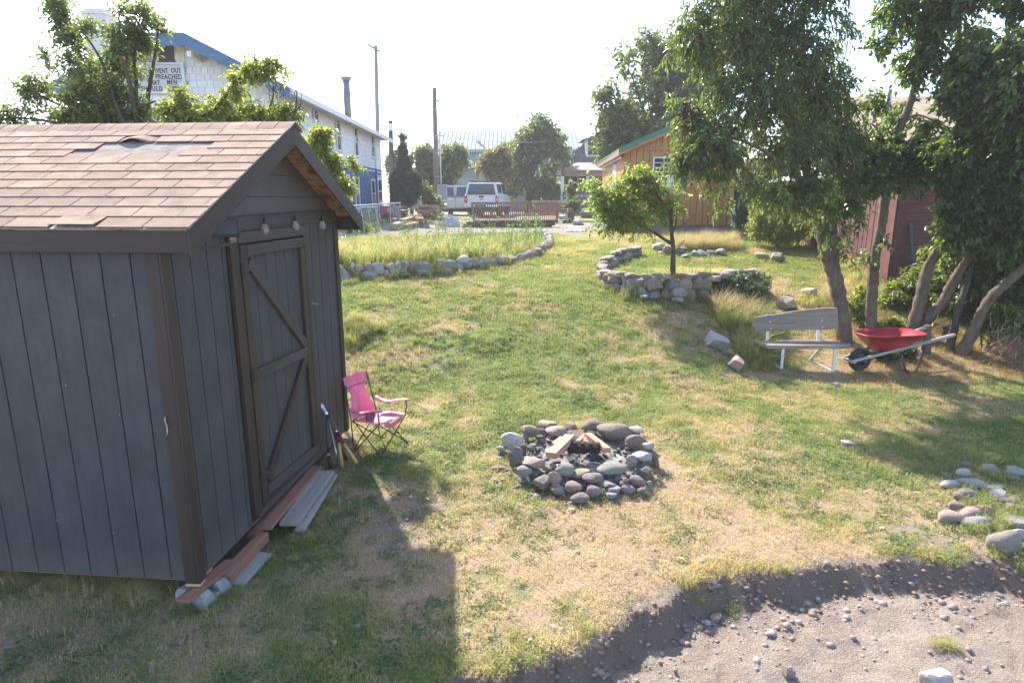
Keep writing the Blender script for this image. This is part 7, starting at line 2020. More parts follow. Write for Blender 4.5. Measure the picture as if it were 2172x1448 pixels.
for s in (-1, 1):
    MB().prism([(RSX + 2.2, RSY - .22, RZ1 + .78), (RSX + 2.2 + s * 2.4, RSY - .22, RZ1 - .02), (RSX + 2.2 + s * 2.4, RSY + 6.2, RZ1 - .02), (RSX + 2.2, RSY + 6.2, RZ1 + .78)], (0, 0, .05)).build('roof', plain('rusted_metal_roof', (.34, .33, .33), .5, .2, 2), rs)
MB().bar((RSX + .5, RSY - .12, 1.2), (RSX + .28, RSY - .05, 2.35), .05, .02, (0, -1, 0)).build('leaning_slat', plain('green_slat', (.03, .10, .075), .6), rs)
# neighbour's roofs high behind the trees
nh = thing('neighbour_house', 'pale house with tan brown roofs seen through the trees', 'house', (13, 20, 1.6))
zr0, zr1 = at(1850, 300, 20).z, at(2010, 205, 23).z
MB().box((11.0, 20.4, 1.2), (19, 27, zr0 - .05)).build('wall', plain('pale_wall', (.5, .47, .44), .8), nh)
MB().prism([(10.6, 20, zr0 - .1), (19.4, 20, zr0 - .1), (19.4, 23.6, zr1), (10.6, 23.6, zr1)], (0, 0, .1)).build('roof', M_ROOFB, nh)
MB().prism([(10.6, 27.2, zr0 - .1), (19.4, 27.2, zr0 - .1), (19.4, 23.605, zr1), (10.6, 23.605, zr1)], (0, 0, .1)).build('roof', M_ROOFB, nh)
MB().prism([(11.3, 19.2, zr0 - 1.0), (13.4, 19.2, zr0 - .55), (15.6, 19.2, zr0 - 1.0)], (0, 2.5, 0)).build('porch_roof', plain('white_metal_roof', (.62, .63, .62), .4), nh)
st2 = at(1884, 275, 20.3)
MB().tube([(st2.x, 20.5, zr0 - .1), (st2.x, 20.5, at(1884, 190, 20.5).z)], .09, 10).build('vent_pipe', M_STEEL, nh, smooth=True)
# ------------------------------------------------------------------ far blue house with a metal roof
FY_ = 60
fx0, fx1 = at(921, 300, FY_).x, at(1230, 300, FY_).x
fze, fzr = at(1000, 318, FY_).z, at(1000, 279, FY_ + 4).z
fh = thing('blue_house', 'pale blue two storey house with a ribbed metal roof beyond the truck', 'house', ((fx0 + fx1) / 2, FY_, 2))
M_LB = plain('pale_blue_siding', (.25, .345, .40), .7, .06, 2, .1)
MB().box((fx0 + .4, FY_, 1.5), (fx1 - .4, FY_ + 8, fze)).build('wall', M_LB, fh)
sd = MB()
for k in range(30):
    z = 2.2 + k * .19
    if z < fze - .1: sd.add([(fx0 + .4, FY_ - .03, z), (fx1 - .4, FY_ - .03, z), (fx1 - .4, FY_ - .005, z + .18), (fx0 + .4, FY_ - .005, z + .18), (fx0 + .4, FY_, z), (fx1 - .4, FY_, z)], [(0, 1, 2, 3), (0, 4, 5, 1)])
o = sd.build('siding', M_LB, fh); o['kind'] = 'stuff'
M_MROOF = plain('pale_metal_roof', (.30, .335, .325), .8, .06, 1, .05, spec=.1)
MB().prism([(fx0, FY_ - .5, fze - .1), (fx1, FY_ - .5, fze - .1), (fx1, FY_ + 4, fzr), (fx0, FY_ + 4, fzr)], (0, 0, .08)).build('roof', M_MROOF, fh)
MB().prism([(fx0, FY_ + 8.5, fze - .1), (fx1, FY_ + 8.5, fze - .1), (fx1, FY_ + 4.01, fzr), (fx0, FY_ + 4.01, fzr)], (0, 0, .08)).build('roof', M_MROOF, fh)
n_ = 34
rm = MB().bar((0, -.5 + FY_, fze - .0), (0, FY_ + 4, fzr + .1), .06, .06).mesh('roof_rib', M_MROOF)
for k in range(n_): mobj('roof_rib', rm, fh, Matrix.Translation((fx0 + (fx1 - fx0) * (k + .5) / n_, 0, 0)))
MB().box((fx0 - .02, FY_ - .56, fze - .25), (fx1 + .02, FY_ - .505, fze + .0)).build('fascia', plain('green_fascia', (.20, .36, .31), .5), fh)
MB().tube([at(1013, 304, FY_ + 1.4), at(1013, 282, FY_ + 1.4)], .14, 10).build('vent_pipe', M_STEEL, fh)
ad = thing('grey_addition', 'low grey gabled house in front of the pale blue one', 'house', (at(1010, 430, 54).x, 54, 2))
M_LG = plain('grey_lap_siding', (.34, .35, .38), .7, .06, 2, .1)
a0, a1 = at(905, 400, 54).x, at(1180, 400, 54).x
zE2, zP2 = at(905, 378, 54).z, at(1010, 352, 54).z
MB().prism([(a0, 54, 1.6), (a1, 54, 1.6), (a1, 54, zE2), ((a0 * .6 + a1 * .4), 54, zP2), (a0, 54, zE2)], (0, 5.5, 0)).build('wall', M_LG, ad)
sd = MB()
for k in range(24):
    z = 2.0 + k * .17
    if z < zP2 - .3:
        f_ = max(0, (z - zE2) / (zP2 - zE2)); xa = a0 + f_ * (.4 * (a1 - a0)); xb = a1 - f_ * (.6 * (a1 - a0))
        sd.add([(xa, 53.965, z), (xb, 53.965, z), (xb, 53.99, z + .16), (xa, 53.99, z + .16)], [(0, 1, 2, 3)])
o = sd.build('siding', M_LG, ad); o['kind'] = 'stuff'
pk_ = Vector((a0 * .6 + a1 * .4, 53.5, zP2 + .05))
MB().bar((a0 - .5, 53.5, zE2 - .1), pk_, .25, .06, (0, -1, 0)).bar(pk_, (a1 + .5, 53.5, zE2 - .1), .25, .06, (0, -1, 0)).build('rake_board', M_WTR, ad)
for s, e in ((-1, a0 - .5), (1, a1 + .5)):
    MB().prism([(e, 53.4, zE2 - .02), (pk_.x, 53.4, zP2 + .15), (pk_.x, 59.8, zP2 + .15), (e, 59.8, zE2 - .02)], (0, 0, .08)).build('roof', M_ROOFG, ad)
window(ad, frameM((at(1078, 410, 54).x, 53.95, at(1078, 412, 54).z), (1, 0, 0)), .8, 1.5)
# ------------------------------------------------------------------ grey shingled house with a porch
GY_ = 47
gh = thing('porch_house', 'grey roofed house with a white dormer and a deep front porch', 'house', (at(1260, 440, GY_).x, GY_, 2))
gx0, gx1 = at(1192, 400, GY_).x, at(1420, 400, GY_).x
ze_ = at(1230, 347, GY_).z; zt_ = at(1252, 282, GY_ + 4).z
MB().box((gx0, GY_ + .6, 1.6), (gx1, GY_ + 9, ze_)).build('wall', plain('taupe_siding', (.27, .24, .23), .8), gh)
xr = at(1270, 300, GY_ + 4).x
MB().add([(gx0 - .5, GY_, ze_), (gx1 + .5, GY_, ze_), (gx1 + .5, GY_ + 9.5, ze_), (gx0 - .5, GY_ + 9.5, ze_), (xr, GY_ + 4, zt_), (xr + 5.5, GY_ + 4, zt_)], [(0, 1, 5, 4), (0, 4, 3), (1, 2, 5), (2, 3, 4, 5), (0, 3, 2, 1)]).build('roof', M_ROOFG, gh)
sc_ = MB()
for k in range(1, 16):
    f_ = k / 16; z = ze_ + (zt_ - ze_) * f_ ; yv = GY_ + 4 * f_
    sc_.box((gx0 - .5 + (xr - gx0 + .5) * f_, yv - .05, z - .01), (gx1 + .5 - (gx1 - xr - 5) * f_, yv + .03, z + .035))
o = sc_.build('roof_courses', M_ROOFG, gh); o['kind'] = 'stuff'
dx0, dx1 = at(1244, 310, GY_ + .8).x, at(1300, 310, GY_ + .8).x
MB().box((dx0, GY_ + .8, at(1250, 330, GY_ + .8).z - .6), (dx1, GY_ + 4, at(1250, 294, GY_ + .8).z)).build('dormer', M_WTR, gh)
MB().prism([(dx0 - .35, GY_ + .5, at(1250, 294, GY_).z), (dx0 + 1.2, GY_ + .9, at(1250, 278, GY_).z), (dx1 + .35, GY_ + .5, at(1250, 294, GY_).z)], (0, 3.6, 0)).build('dormer_roof', M_ROOFG, gh)
window(gh, frameM((at(1262, 312, GY_ + .75).x, GY_ + .78, at(1262, 312, GY_ + .75).z), (1, 0, 0)), 1.0, 1.1)
pz = at(1230, 364, GY_ - 2).z
MB().prism([(gx0 - .1, GY_ - 2.2, pz), (gx0 + 1.2, GY_ + .6, pz + .75), (gx1, GY_ + .6, pz + .75), (gx1, GY_ - 2.2, pz)], (0, 0, .1)).build('porch_roof', plain('tan_porch_roof', (.27, .22, .20), .9), gh)
MB().box((gx0, GY_ - 2.1, pz - .32), (gx1, GY_ - 1.95, pz - .01)).build('porch_beam', plain('cedar_beam', (.30, .17, .10), .7), gh)
for px in (1193, 1246, 1300):
    x = at(px, 400, GY_ - 2).x; MB().box((x - .1, GY_ - 2.1, 1.9), (x + .1, GY_ - 1.9, pz - .325)).build('porch_post', M_WTR, gh)
window(gh, frameM((at(1219, 387, GY_ + .55).x, GY_ + .58, at(1219, 387, GY_ + .55).z), (1, 0, 0)), 1.7, 1.1, plain('cedar_trim', (.30, .19, .12), .7), t=.12, split=False)
for dx in (-.28, .28): MB().box((at(1219, 387, GY_).x + dx - .04, GY_ + .5, at(1219, 400, GY_).z), (at(1219, 387, GY_).x + dx + .04, GY_ + .55, at(1219, 374, GY_).z)).build('mullion', M_WTR, gh)
sb = MB().box((gx0 - .1, GY_ - 2.12, 1.6), (gx1, GY_ - 1.95, at(1219, 406, GY_ - 2).z)).build('stone_base', plain('dark_stone_mortar', (.10, .10, .11), .9), gh)
rr = random.Random(8)
for r in range(5):
    x = gx0 - .1
    while x < gx1 - 3:
        w2 = rr.uniform(.3, .6); me = rock('flat', rr.randrange(5), 'greys', 1)
        mobj('stone', me, sb, Matrix.Translation((x + w2 / 2, GY_ - 2.16, 1.9 + r * .3)) @ Matrix.Diagonal((w2 * .95, .2, .28, 1))); x += w2
MB().tube([at(1231, 296, GY_ + 6), at(1231, 278, GY_ + 6), at(1229, 277, GY_ + 6), at(1226, 278, GY_ + 6)], .05, 6).build('vent_pipe', M_STEEL, gh)
HAZE = 0.0013
# ================================================================== POLES, VEHICLES, RAILING, LUMBER
M_POLE = wood('pole_wood', (.17, .125, .10), (.27, .21, .175), .9, 8, False, .2, .4, axis=2)
M_POLEG = wood('grey_pole_wood', (.19, .19, .20), (.29, .29, .30), .9, 8, False, .2, .4, axis=2)
def polebase(px, Y): p = at(px, 430, Y); return Vector((p.x, Y, gz(p.x, Y)))
b = polebase(927, 38); tp = at(921, 187, 38)
up = thing('utility_pole', 'bare brown utility pole standing next to the silver vehicle', 'utility pole', b)
MB().tube([b, tp], [.17, .12], 12).build('pole', M_POLE, up, smooth=True)
MB().tube([at(936, 402, 37.7), at(930, 215, 37.7)], .04, 8).build('conduit', M_STEEL, up)
MB().tube([at(930, 217, 37.7), at(930, 213, 37.6), at(928, 214, 37.5)], .06, 8).build('weatherhead', M_STEEL, up)
for py in (233, 288, 375): MB().bar(at(924, py, 37.8), at(941, py, 37.7), .05, .05).build('standoff', M_STEEL, up)
mb_ = MB().box((-.28, -.12, -.42), (.28, .12, .42)).build('meter_box', plain('grey_box', (.27, .31, .35), .5), up, Matrix.Translation(at(938, 407, 37.6)), bevel=.02)
MB().tube([at(941, 430, 37.6), at(936, 440, 37.6), at(930, 448, 37.6)], .02, 6).build('cable', M_BLACK, up)
b = polebase(803.5, 46); tp = at(797, 97, 46)
p2 = thing('utility_pole', 'tall grey utility pole with a short crossarm behind the shingled house', 'utility pole', b)
MB().tube([b, tp], [.19, .12], 12).build('pole', M_POLEG, p2, smooth=True)
MB().bar(at(780, 95, 45.8), at(806, 110, 45.8), .14, .12).build('crossarm', M_POLEG, p2)
b = polebase(832, 40); tp = at(828, 256, 40)
p3 = thing('utility_pole', 'short dark utility pole with a looped cable beside the house corner', 'utility pole', b)
MB().tube([b, tp], [.17, .14], 12).build('pole', wood('dark_pole_wood', (.05, .045, .045), (.10, .09, .09), .9, 8, False, axis=2), p3, smooth=True)
MB().tube([at(831, 262, 39.7), at(832, 300, 39.6), at(832, 318, 39.6), at(829, 326, 39.6), at(826, 318, 39.6)], .05, 6).build('cable', M_BLACK, p3, smooth=True)
MB().box((-.12, -.1, -.2), (.12, .1, .2)).build('fixture', M_WTR, p3, Matrix.Translation(at(828, 270, 39.7)))
wr_ = thing('overhead_wire', 'thin pale service wire running across to the trees', 'wire', at(930, 235, 37.7))
a_, b_ = at(930, 288, 37.8), at(1200, 297, 46)
pts = [a_.lerp(b_, t) + Vector((0, 0, -.25 * 4 * t * (1 - t))) for t in [i / 12 for i in range(13)]]
MB().tube(pts, .012, 5).build('cable', plain('pale_cable', (.45, .45, .45), .5), wr_)
# ------------------------------------------------------------------ pickup truck with a canopy
M_CARW = plain('white_car_paint', (.68, .69, .72), .25, .03, 2, .0, spec=.6)
M_CARS = plain('silver_car_paint', (.42, .42, .42), .28, .05, 2, .0, metal=.35)
M_CGL = glassmat('car_glass', (.04, .05, .06), .05)
M_TAIL = plain('red_lamp', (.5, .02, .03), .2)
M_CHROME = plain('chrome', (.6, .6, .62), .15, .05, 5, 0, metal=.9)
TY = 36.6
tb = polebase(1023, TY)
tz = at(990, 459, TY).z
MT = Matrix.Translation((at(1021, 430, TY).x, TY, tz)) @ Matrix.Rotation(math.radians(-7), 4, 'Z')
truck = thing('pickup_truck', 'white pickup truck with a white canopy seen from behind', 'truck', M=MT)
# local: X right, Y forward, Z up, rear face at y = 0
def ring_(y, hw, z0, z1, r=.08):
    return [(-hw + r, y, z0), (hw - r, y, z0), (hw, y, z0 + r), (hw * .99, y, z1 - r), (hw - r, y, z1), (-hw + r, y, z1), (-hw * .99, y, z1 - r), (-hw, y, z0 + r)]
MB().loft([ring_(.0, .96, .62, 1.20, .05), ring_(.06, 1.0, .55, 1.22), ring_(2.2, 1.01, .5, 1.22), ring_(4.2, 1.01, .5, 1.2), ring_(5.5, .98, .5, 1.15), ring_(5.75, .9, .55, 1.0)]).build('body', M_CARW, truck, local=True, smooth=False, bevel=.02)
MB().loft([[( -.93, .02, 1.2), (.93, .02, 1.2), (.78, .14, 1.86), (-.78, .14, 1.86)], [(-.93, 2.0, 1.2), (.93, 2.0, 1.2), (.80, 2.0, 1.9), (-.80, 2.0, 1.9)]]).build('canopy', M_CARW, truck, local=True, bevel=.05)
MB().loft([[(-.94, 2.05, 1.2), (.94, 2.05, 1.2), (.72, 2.25, 1.92), (-.72, 2.25, 1.92)], [(-.94, 4.3, 1.2), (.94, 4.3, 1.2), (.70, 3.6, 1.93), (-.70, 3.6, 1.93)]]).build('cab', M_CARW, truck, local=True, bevel=.05)
def quadp(nm, pts, mat, th=(0, -.012, 0), par=None): return MB().prism(pts, th).build(nm, mat, par or truck, local=True)
rg = quadp('rear_window', [(-.80, .012, 1.27), (.80, .012, 1.27), (.68, .105, 1.80), (-.68, .105, 1.80)], M_CGL)
quadp('painted_reflection', [(-.78, -.004, 1.28), (.78, -.004, 1.28), (.765, .012, 1.36), (-.765, .012, 1.36)], plain('brown_painted_reflection', (.16, .075, .05), .6), (0, -.01, 0))  # flat brown strip painted as a reflection low in the rear glass
quadp('window_seal', [(-.83, .0, 1.205), (.83, .0, 1.205), (.80, .01, 1.262), (-.80, .01, 1.262)], M_BLACK)
tg_ = quadp('tailgate', [(-.79, -.002, .66), (.79, -.002, .66), (.79, -.002, 1.19), (-.79, -.002, 1.19)], M_CARW, (0, -.02, 0))
MB().box((-.14, -.032, 1.04), (.14, -.023, 1.14)).build('tailgate_handle', M_BLACK, tg_, MT)
em = [(-.125, -.028, .925), (-.105, -.028, .965), (-.045, -.028, .965), (-.045, -.028, .985), (.045, -.028, .985), (.045, -.028, .965), (.125, -.028, .965), (.105, -.028, .925), (.045, -.028, .925), (.045, -.028, .905), (-.045, -.028, .905), (-.045, -.028, .925)]
MB().prism(em, (0, -.008, 0)).build('emblem', plain('gold_emblem', (.55, .27, .10), .35), tg_, MT)
for s in (-1, 1):
    quadp('tail_light', [(s * .80, -.004, .74), (s * .985, .02, .74), (s * .985, .02, 1.15), (s * .80, -.004, 1.15)], M_TAIL)
    quadp('tail_lamp_lens', [(s * .83, -.02, .90), (s * .95, -.01, .90), (s * .95, -.01, 1.0), (s * .83, -.02, 1.0)], plain('pale_lens', (.6, .35, .35), .2))
    MB().prism([(s * .905, .35, 1.3), (s * .905, 1.8, 1.3), (s * .825, 1.75, 1.78), (s * .825, .45, 1.78)], (s * .02, 0, 0)).build('side_window', M_CGL, truck, local=True)
    MB().prism([(s * .935, 2.25, 1.26), (s * .935, 4.0, 1.26), (s * .77, 3.5, 1.84), (s * .77, 2.4, 1.84)], (s * .02, 0, 0)).build('side_window', M_CGL, truck, local=True)
    MB().box((s * 1.05 - .0 if s > 0 else -1.32, 3.95, 1.2), (1.32 if s > 0 else -1.05, 4.07, 1.48)).build('mirror', M_BLACK, truck, local=True)
    for y in (1.15, 4.75):
        wm_ = Matrix.Translation((s * .84, y, .39)) @ Matrix.Rotation(math.pi / 2, 4, 'Y')
        wh = MB().lathe([(.22, -.13), (.36, -.13), (.39, -.09), (.39, .09), (.36, .13), (.22, .13)], 20).build('wheel', M_TYRE, truck, MT @ wm_, True)
        MB().lathe([(.05, -.12), (.22, -.125), (.22, .125), (.05, .12)], 14).build('rim', M_CHROME, wh, MT @ wm_)
MB().box((-.93, -.16, .50), (.93, .0, .66)).build('bumper', M_CHROME, truck, local=True, bevel=.03)
MB().box((-.3, -.165, .54), (.3, -.158, .64)).build('number_plate_recess', M_BLACK, truck, local=True)
MB().box((-.75, .1, .28), (.75, 5.3, .5)).build('chassis', M_BLACK, truck, local=True)
for y in (.5, 1.6):
    MB().box((-.74, y - .02, 1.93), (.74, y + .02, 1.96)).build('roof_rack_bar', M_BLACK, truck, local=True)
    for s in (-1, 1): MB().box((s * .6 - .03, y - .04, 1.86), (s * .6 + .03, y + .04, 1.99)).build('rack_foot', M_BLACK, truck, local=True)
# ------------------------------------------------------------------ silver suburban behind it
VY = 41
vz = gz(at(960, 430, VY).x, VY)
MV = Matrix.Translation((at(962, 430, VY).x, VY, vz)) @ Matrix.Rotation(math.radians(97), 4, 'Z')
van = thing('parked_suv', 'silver vehicle parked sideways behind the white truck', 'car', M=MV)
def q2(nm, pts, mat, th): return MB().prism(pts, th).build(nm, mat, van, local=True)
# local: X sideways, Y along the car
MB().loft([ring_(-2.7, .88, .45, 1.05), ring_(-2.5, .97, .38, 1.15), ring_(1.4, .98, .36, 1.15), ring_(2.4, .95, .4, 1.05), ring_(2.7, .85, .45, .9)]).build('body', M_CARS, van, local=True, bevel=.03)
MB().loft([[(-.92, -2.55, 1.13), (.92, -2.55, 1.13), (.74, -2.35, 1.82), (-.74, -2.35, 1.82)], [(-.92, 1.55, 1.13), (.92, 1.55, 1.13), (.72, .75, 1.84), (-.72, .75, 1.84)]]).build('cabin', M_CARS, van, local=True, bevel=.05)
for s in (-1, 1):
    for y0, y1 in ((-2.2, -1.25), (-1.1, -.15), (-.02, .9)):
        q2('side_window', [(s * .925, y0, 1.2), (s * .925, y1, 1.2), (s * .79, y1 - .06, 1.72), (s * .79, y0 + .06, 1.72)], M_CGL, (s * .015, 0, 0))
    for y in (-1.6, 1.75):
        wm_ = Matrix.Translation((s * .82, y, .37)) @ Matrix.Rotation(math.pi / 2, 4, 'Y')
        wh = MB().lathe([(.2, -.12), (.34, -.12), (.37, -.08), (.37, .08), (.34, .12), (.2, .12)], 18).build('wheel', M_TYRE, van, MV @ wm_, True)
        MB().lathe([(.05, -.11), (.2, -.115), (.2, .115), (.05, .11)], 14).build('rim', M_CHROME, wh, MV @ wm_)
    for y in (-1.2, -.08): MB().box((s * .985 - .012, y, .42), (s * .985 + .012, y + .018, 1.14)).build('door_seam', M_BLACK, van, local=True)
    for y in (-.95, .15): MB().box((s * .985 - .02, y, .98), (s * .985 + .025, y + .2, 1.02)).build('door_handle', M_CHROME, van, local=True)
MB().box((-.8, -2.5, .25), (.8, 2.4, .42)).build('underbody', M_BLACK, van, local=True)
# ------------------------------------------------------------------ deck railing
M_RAILW = wood('weathered_red_rail', (.20, .10, .07), (.31, .19, .14), .85, 14, False, .35, .4)
RY0, RY1 = 26.6, 27.0
ra, rb = at(1001, 432, RY0), at(1182, 431, RY1)
ra2, rb2 = at(1006, 469, RY0), at(1181, 467, RY1)
rail_ = thing('deck_railing', 'long brown baluster railing lying on a low timber base', 'railing', Vector(((ra2.x + rb2.x) / 2, RY0, ra2.z)))
board('top_rail', ra, rb, .09, .05, M_RAILW, rail_); board('handrail_cap', ra + Vector((-.06, 0, .045)), rb + Vector((.06, 0, .045)), .14, .03, M_RAILW, rail_)
board('bottom_rail', ra2, rb2, .09, .05, M_RAILW, rail_)
nb = 42
for k in range(nb):
    t = (k + .5) / nb
    a_ = ra2.lerp(rb2, t) + Vector((0, -.03, .025)); b_ = ra.lerp(rb, t) + Vector((0, -.03, -.02))
    board('baluster', a_, b_, .04, .04, M_RAILW, rail_, (0, -1, 0))
for t in (0, 1): board('end_post', ra2.lerp(rb2, t) + Vector((0, 0, -.03)), ra.lerp(rb, t) + Vector((0, 0, .02)), .09, .09, M_RAILW, rail_, (0, -1, 0))
M_DKST = plain('dark_timber', (.085, .065, .06), .9, .25, 6, .4)
tb_ = thing('timber_edging', 'dark low timber edging under the railing', 'timber', Vector((ra2.x, RY0 + .1, ra2.z - .25)))
gl_, gr_ = gz(ra2.x, RY0), gz(rb2.x, RY1)
for k in range(3):
    z = ra2.z - .07 - k * .1
    board('timber', Vector((ra2.x - .35 - .1 * k, RY0 + .06, z)), Vector((rb2.x + .05 - .13 * k, RY1 + .06, z + rb2.z - ra2.z)), .2, .095, M_DKST, tb_, bevel=.01)
# low raised beams and blocks beyond the railing
def beam(label, a, b, w2, h2, mat): 
    o = board('beam', a, b, w2, h2, mat, None, bevel=.01); setp(o, label, 'beam', None); return o
M_RBEAM = wood('reddish_beam', (.20, .10, .07), (.36, .21, .15), .85, 10, False, .3, .4)
Yb = 33
beam('long pale topped beam raised behind the railing', at(1128, 428, Yb), at(1206, 429, Yb), .3, .10, plain('pale_metal_top', (.45, .45, .43), .5))
beam('dark beam directly under the pale topped one', at(1145, 437, Yb), at(1205, 437, Yb), .25, .36, M_RBEAM)
beam('reddish beam lying on the gravel behind the railing', at(1120, 448, 31), at(1212, 447, 31), .3, .16, M_RBEAM)
beam('lower reddish beam below it closer to the railing', at(1120, 455, 30), at(1185, 453.5, 30), .3, .13, M_RBEAM)
setp(board('wood_block', at(1204, 446, 30.6), at(1215, 446, 30.6), .35, .2, M_RBEAM, None), 'short reddish block at the end of the lower beams', 'wood block')
lone('grey flat boulder lying at the end of the railing', 1195, 460, 26, 12, 'grey', 'ang', 'boulder')
lone('pinkish boulder touching the grey flat one', 1211, 459, 13, 11, 'pink', 'ang', 'boulder')
sg = gb(1212, 32)
st3 = thing('tree_stump', 'tall cut stump with fresh shoots beyond the big dark boulder', 'stump', sg)
limb('trunk', [sg, at(1212, 440, 32), at(1212, 428, 32)], .17, .15, BARK, st3)
crown('crown', [blob(1218, 436, 32, 7, 8, .2), blob(1205, 442, 32, 6, 4, .15)], 60, 7, .3, .16, .1, L_FAR, st3, .1, .3, 1.9, -.9, 2, BARKD, .6, 51)
# ------------------------------------------------------------------ lumber heaps, tarps, red trailer, gate
M_TARP = plain('silver_tarp', (.42, .46, .50), .35, .25, 6, .3, c2=(.62, .66, .70), fine=20)
M_TARPB = plain('blue_tarp', (.14, .20, .30), .5, .4, 4, .3, c2=(.30, .38, .50))
LY = 25.5
lp = thing('lumber_pile', 'heap of short reddish beams piled beside the silver tarp', 'lumber pile', at(910, 470, LY))
rr = random.Random(12)
for (a, b, c_, d, w2, t2) in [(885, 445, 921, 441, .22, .16), (898, 443, 934, 443, .22, .16), (886, 451, 920, 447, .22, .16), (900, 449, 933, 448, .22, .14), (899, 460, 926, 459, .24, .13), (898, 465, 925, 465, .24, .13), (880, 466, 910, 467, .2, .1), (877, 469, 900, 470, .2, .1), (928, 465, 938, 465, .2, .14), (890, 438, 930, 437, .2, .08), (895, 455, 915, 454, .2, .1)]:
    board('beam', at(a, b, LY + rr.uniform(-.2, .4)), at(c_, d, LY + rr.uniform(-.2, .4)), w2, t2, M_RBEAM, lp, bevel=.01)
for (lab, a, b, w2, t2) in (('reddish beam lying toward the house left of the heap', (853, 471, 23.5), (874, 465, 24.8), .26, .2), ('long grey beam lying nearest the tall weeds', (832, 482, 22.5), (856, 474, 23.8), .28, .2), ('short tan beam lying in front of the heap', (857, 482, 22.3), (884, 476, 22.9), .26, .18)):
    setp(board('beam', at(*a), at(*b), w2, t2, M_RBEAM if 'grey' not in lab else M_GREYWOOD, None), lab, 'beam')
def tarp(label, pxc, Y, rx, rh, mat, seed, nm='tarp'):
    c_ = at(*pxc, Y); s = m_per_px(c_); g_ = gz(c_.x, Y); rx *= s; rh *= s
    vs = []; fs = []; n = 26; m_ = 10; r = random.Random(seed); ph = [r.uniform(0, 6) for _ in range(5)]
    for j in range(m_ + 1):
        for i in range(n):
            a = 2*math.pi*i/n; v = j/m_; rr_ = math.sin(v * math.pi / 2) ** .8
            k = 1 + .22 * math.sin(3*a+ph[0]) + .10 * math.sin(7*a+ph[1]+4*v) + .05*math.sin(15*a+ph[3])
            vs.append((c_.x + rx*rr_*k*math.cos(a), Y + rx*.7*rr_*k*math.sin(a), g_ - .03 + rh * (1 - v**2.2) * (1 + .15*math.sin(5*a+ph[2])*v + .12*math.sin(9*a+ph[4]+6*v))))
    for j in range(m_):
        for i in range(n): fs.append((j*n+i, j*n+(i+1) % n, (j+1)*n+(i+1) % n, (j+1)*n+i))
    o = MB().add(vs, fs).build(nm, mat); return setp(o, label, 'tarp')
tarp('silver tarp bundled over a heap beside the pickup truck', (950, 462), LY + 1.5, 21, 24, M_TARP, 1)
tarp('crumpled pale blue tarp left of the beam heap', (873, 452), LY + 1.2, 12, 22, plain('pale_blue_tarp', (.34, .46, .60), .35, .35, 6, .3, c2=(.66, .72, .78)), 2)
tarp('dark blue plastic sheet tucked under the beams', (892, 464), LY + .3, 15, 14, M_TARPB, 3)
tarp('dark blue cover lying behind the beams by the house', (845, 478), 24, 20, 12, M_TARPB, 4)
dbs = thing('scrap_wood_stack', 'dark stack of scrap timber between red trailer and pale tarp', 'wood stack', at(858, 465, 26.5))
for k in range(9): board('plank', at(848 + rr.uniform(0, 3), 463 - k * 2.3, 26.5 + rr.uniform(-.2, .2)), at(864, 462 - k * 2.4, 26.6), .2, .05, M_GREYWOOD if k % 2 else M_DKST, dbs)
lw = thing('leaning_planks', 'grey planks leaning upright in front of the red trailer', 'planks', at(843, 465, 26))
for a, b in (((847, 464), (839, 438)), ((850, 464), (843, 439)), ((843, 464), (837, 442))): board('plank', at(*a, 26), at(*b, 26.4), .1, .03, M_GREYWOOD, lw, (0, -1, 0))
RTY = 30
rt_ = thing('red_trailer', 'red box trailer with white letters parked behind the house corner', 'trailer', at(840, 462, RTY))
x0_, x1_ = at(806, 450, RTY).x, at(848, 450, RTY).x
MB().box((x0_, RTY, at(830, 462, RTY).z), (x1_, RTY + 2.2, at(830, 437, RTY).z)).build('box_body', plain('trailer_red', (.50, .02, .05), .4, .1, 3, .05), rt_, bevel=.03)
text(rt_, 'BDS', Matrix.Translation(at(821.5, 450.5, RTY - .02)), .27, M_WTR, 17 * m_per_px(at(830, 450, RTY)))
for dx in (.3, 1.0):
    wm_ = Matrix.Translation((x0_ + dx, RTY + .1, at(830, 464, RTY).z)) @ Matrix.Rotation(math.pi / 2, 4, 'X')
    MB().lathe([(.1, -.1), (.24, -.1), (.26, 0), (.24, .1), (.1, .1)], 14, wm_).build('wheel', M_TYRE, rt_)
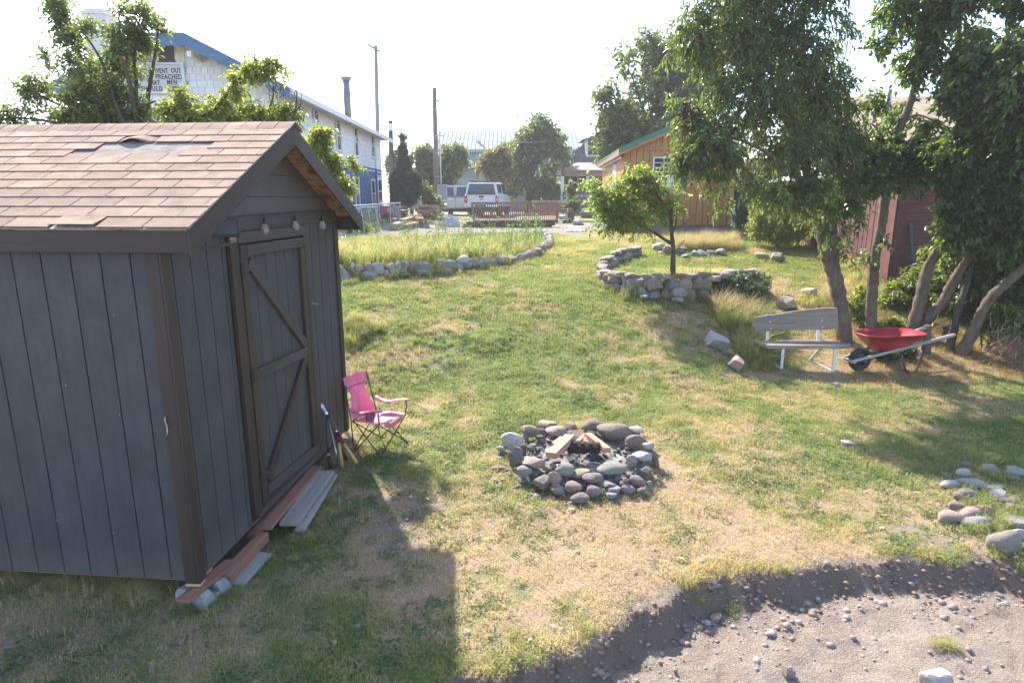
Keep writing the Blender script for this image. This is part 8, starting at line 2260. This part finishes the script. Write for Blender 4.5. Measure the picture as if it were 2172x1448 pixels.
# galvanised gate and fence rails by the house wall
M_GALV = plain('galvanised_tube', (.42, .45, .47), .4, .1, 10, .05, metal=.6)
fe = thing('pipe_fence', 'galvanised pipe fence and gate along the blue wall', 'fence', at(790, 470, 22))
def fp(px, py, Y): return at(px, py, Y)
MB().tube([fp(745, 437, 19), fp(800, 433.5, 23.5), fp(850, 430, 28)], .022, 8).build('top_rail', M_GALV, fe)
for px, Y, yt, yb in ((761, 20.2, 436, 492), (800, 23.5, 434, 484), (828, 26, 432, 474), (848, 28, 430, 468), (835, 26.6, 431, 470)):
    MB().tube([fp(px, yt - 2, Y), fp(px, yb, Y)], .025, 8).build('post', M_GALV, fe)
g_ = MB(); g_.tube([fp(766, 440, 20.4), fp(796, 439, 21.2), fp(806, 490, 21.2)], .018, 7).tube([fp(766, 440, 20.4), fp(774, 496, 20.4), fp(806, 490, 21.2)], .018, 7).tube([fp(780, 439.5, 20.8), fp(789, 493, 20.8)], .012, 6)
g_.build('gate_frame', M_GALV, fe)
chn = MB()
for k in range(26):
    t = k / 25
    for s in (0, 1):
        a_ = Vector((at(745, 437, 19).lerp(at(850, 430, 28), t))); b_ = at(745, 437, 19).lerp(at(850, 430, 28), min(1, max(0, t + (.09 if s else -.09))))
        chn.tube([a_, Vector((b_.x, b_.y, b_.z - 1.0))], .003, 3, cap=False)
o = chn.build('chain_link', M_GALV, fe); o['kind'] = 'stuff'
# a branch hanging low over the gravel
hb = thing('leafy_twig', 'single dark leafy twig lying on the gravel by the boulder', 'twig', GND(1212, 473))
p = GND(1205, 474); q_ = GND(1240, 462)
MB().tube([p + Vector((0, 0, .05)), q_ + Vector((0, 0, .05))], .012, 5).build('stem', BARKD, hb)
crown('foliage', [(tuple(p + Vector((-.05, 0, .12))), (.16, .12, .1), 1), (tuple(q_ + Vector((0, 0, .06))), (.05, .05, .05), .6)], 14, 6, .15, .12, .08, L_SEC, hb, .1, .1, 1.9, -2, 2, None, .6, 61)
# ------------------------------------------------------------------ haze over the whole place
hz, nt, bs = newmat('haze_air')
nt.nodes.remove(bs)
pv = N(nt, 'VolumePrincipled'); pv.inputs['Color'].default_value = (1, 1, 1, 1); pv.inputs['Density'].default_value = HAZE; pv.inputs['Anisotropy'].default_value = .1
nt.links.new(pv.outputs[0], nt.nodes['Material Output'].inputs['Volume'])
h_ = MB().box((-520, -62, -3), (520, 905, 18)).build('haze', hz)
setp(h_, 'pale summer haze filling the air over the yard', 'haze', None, 'stuff')
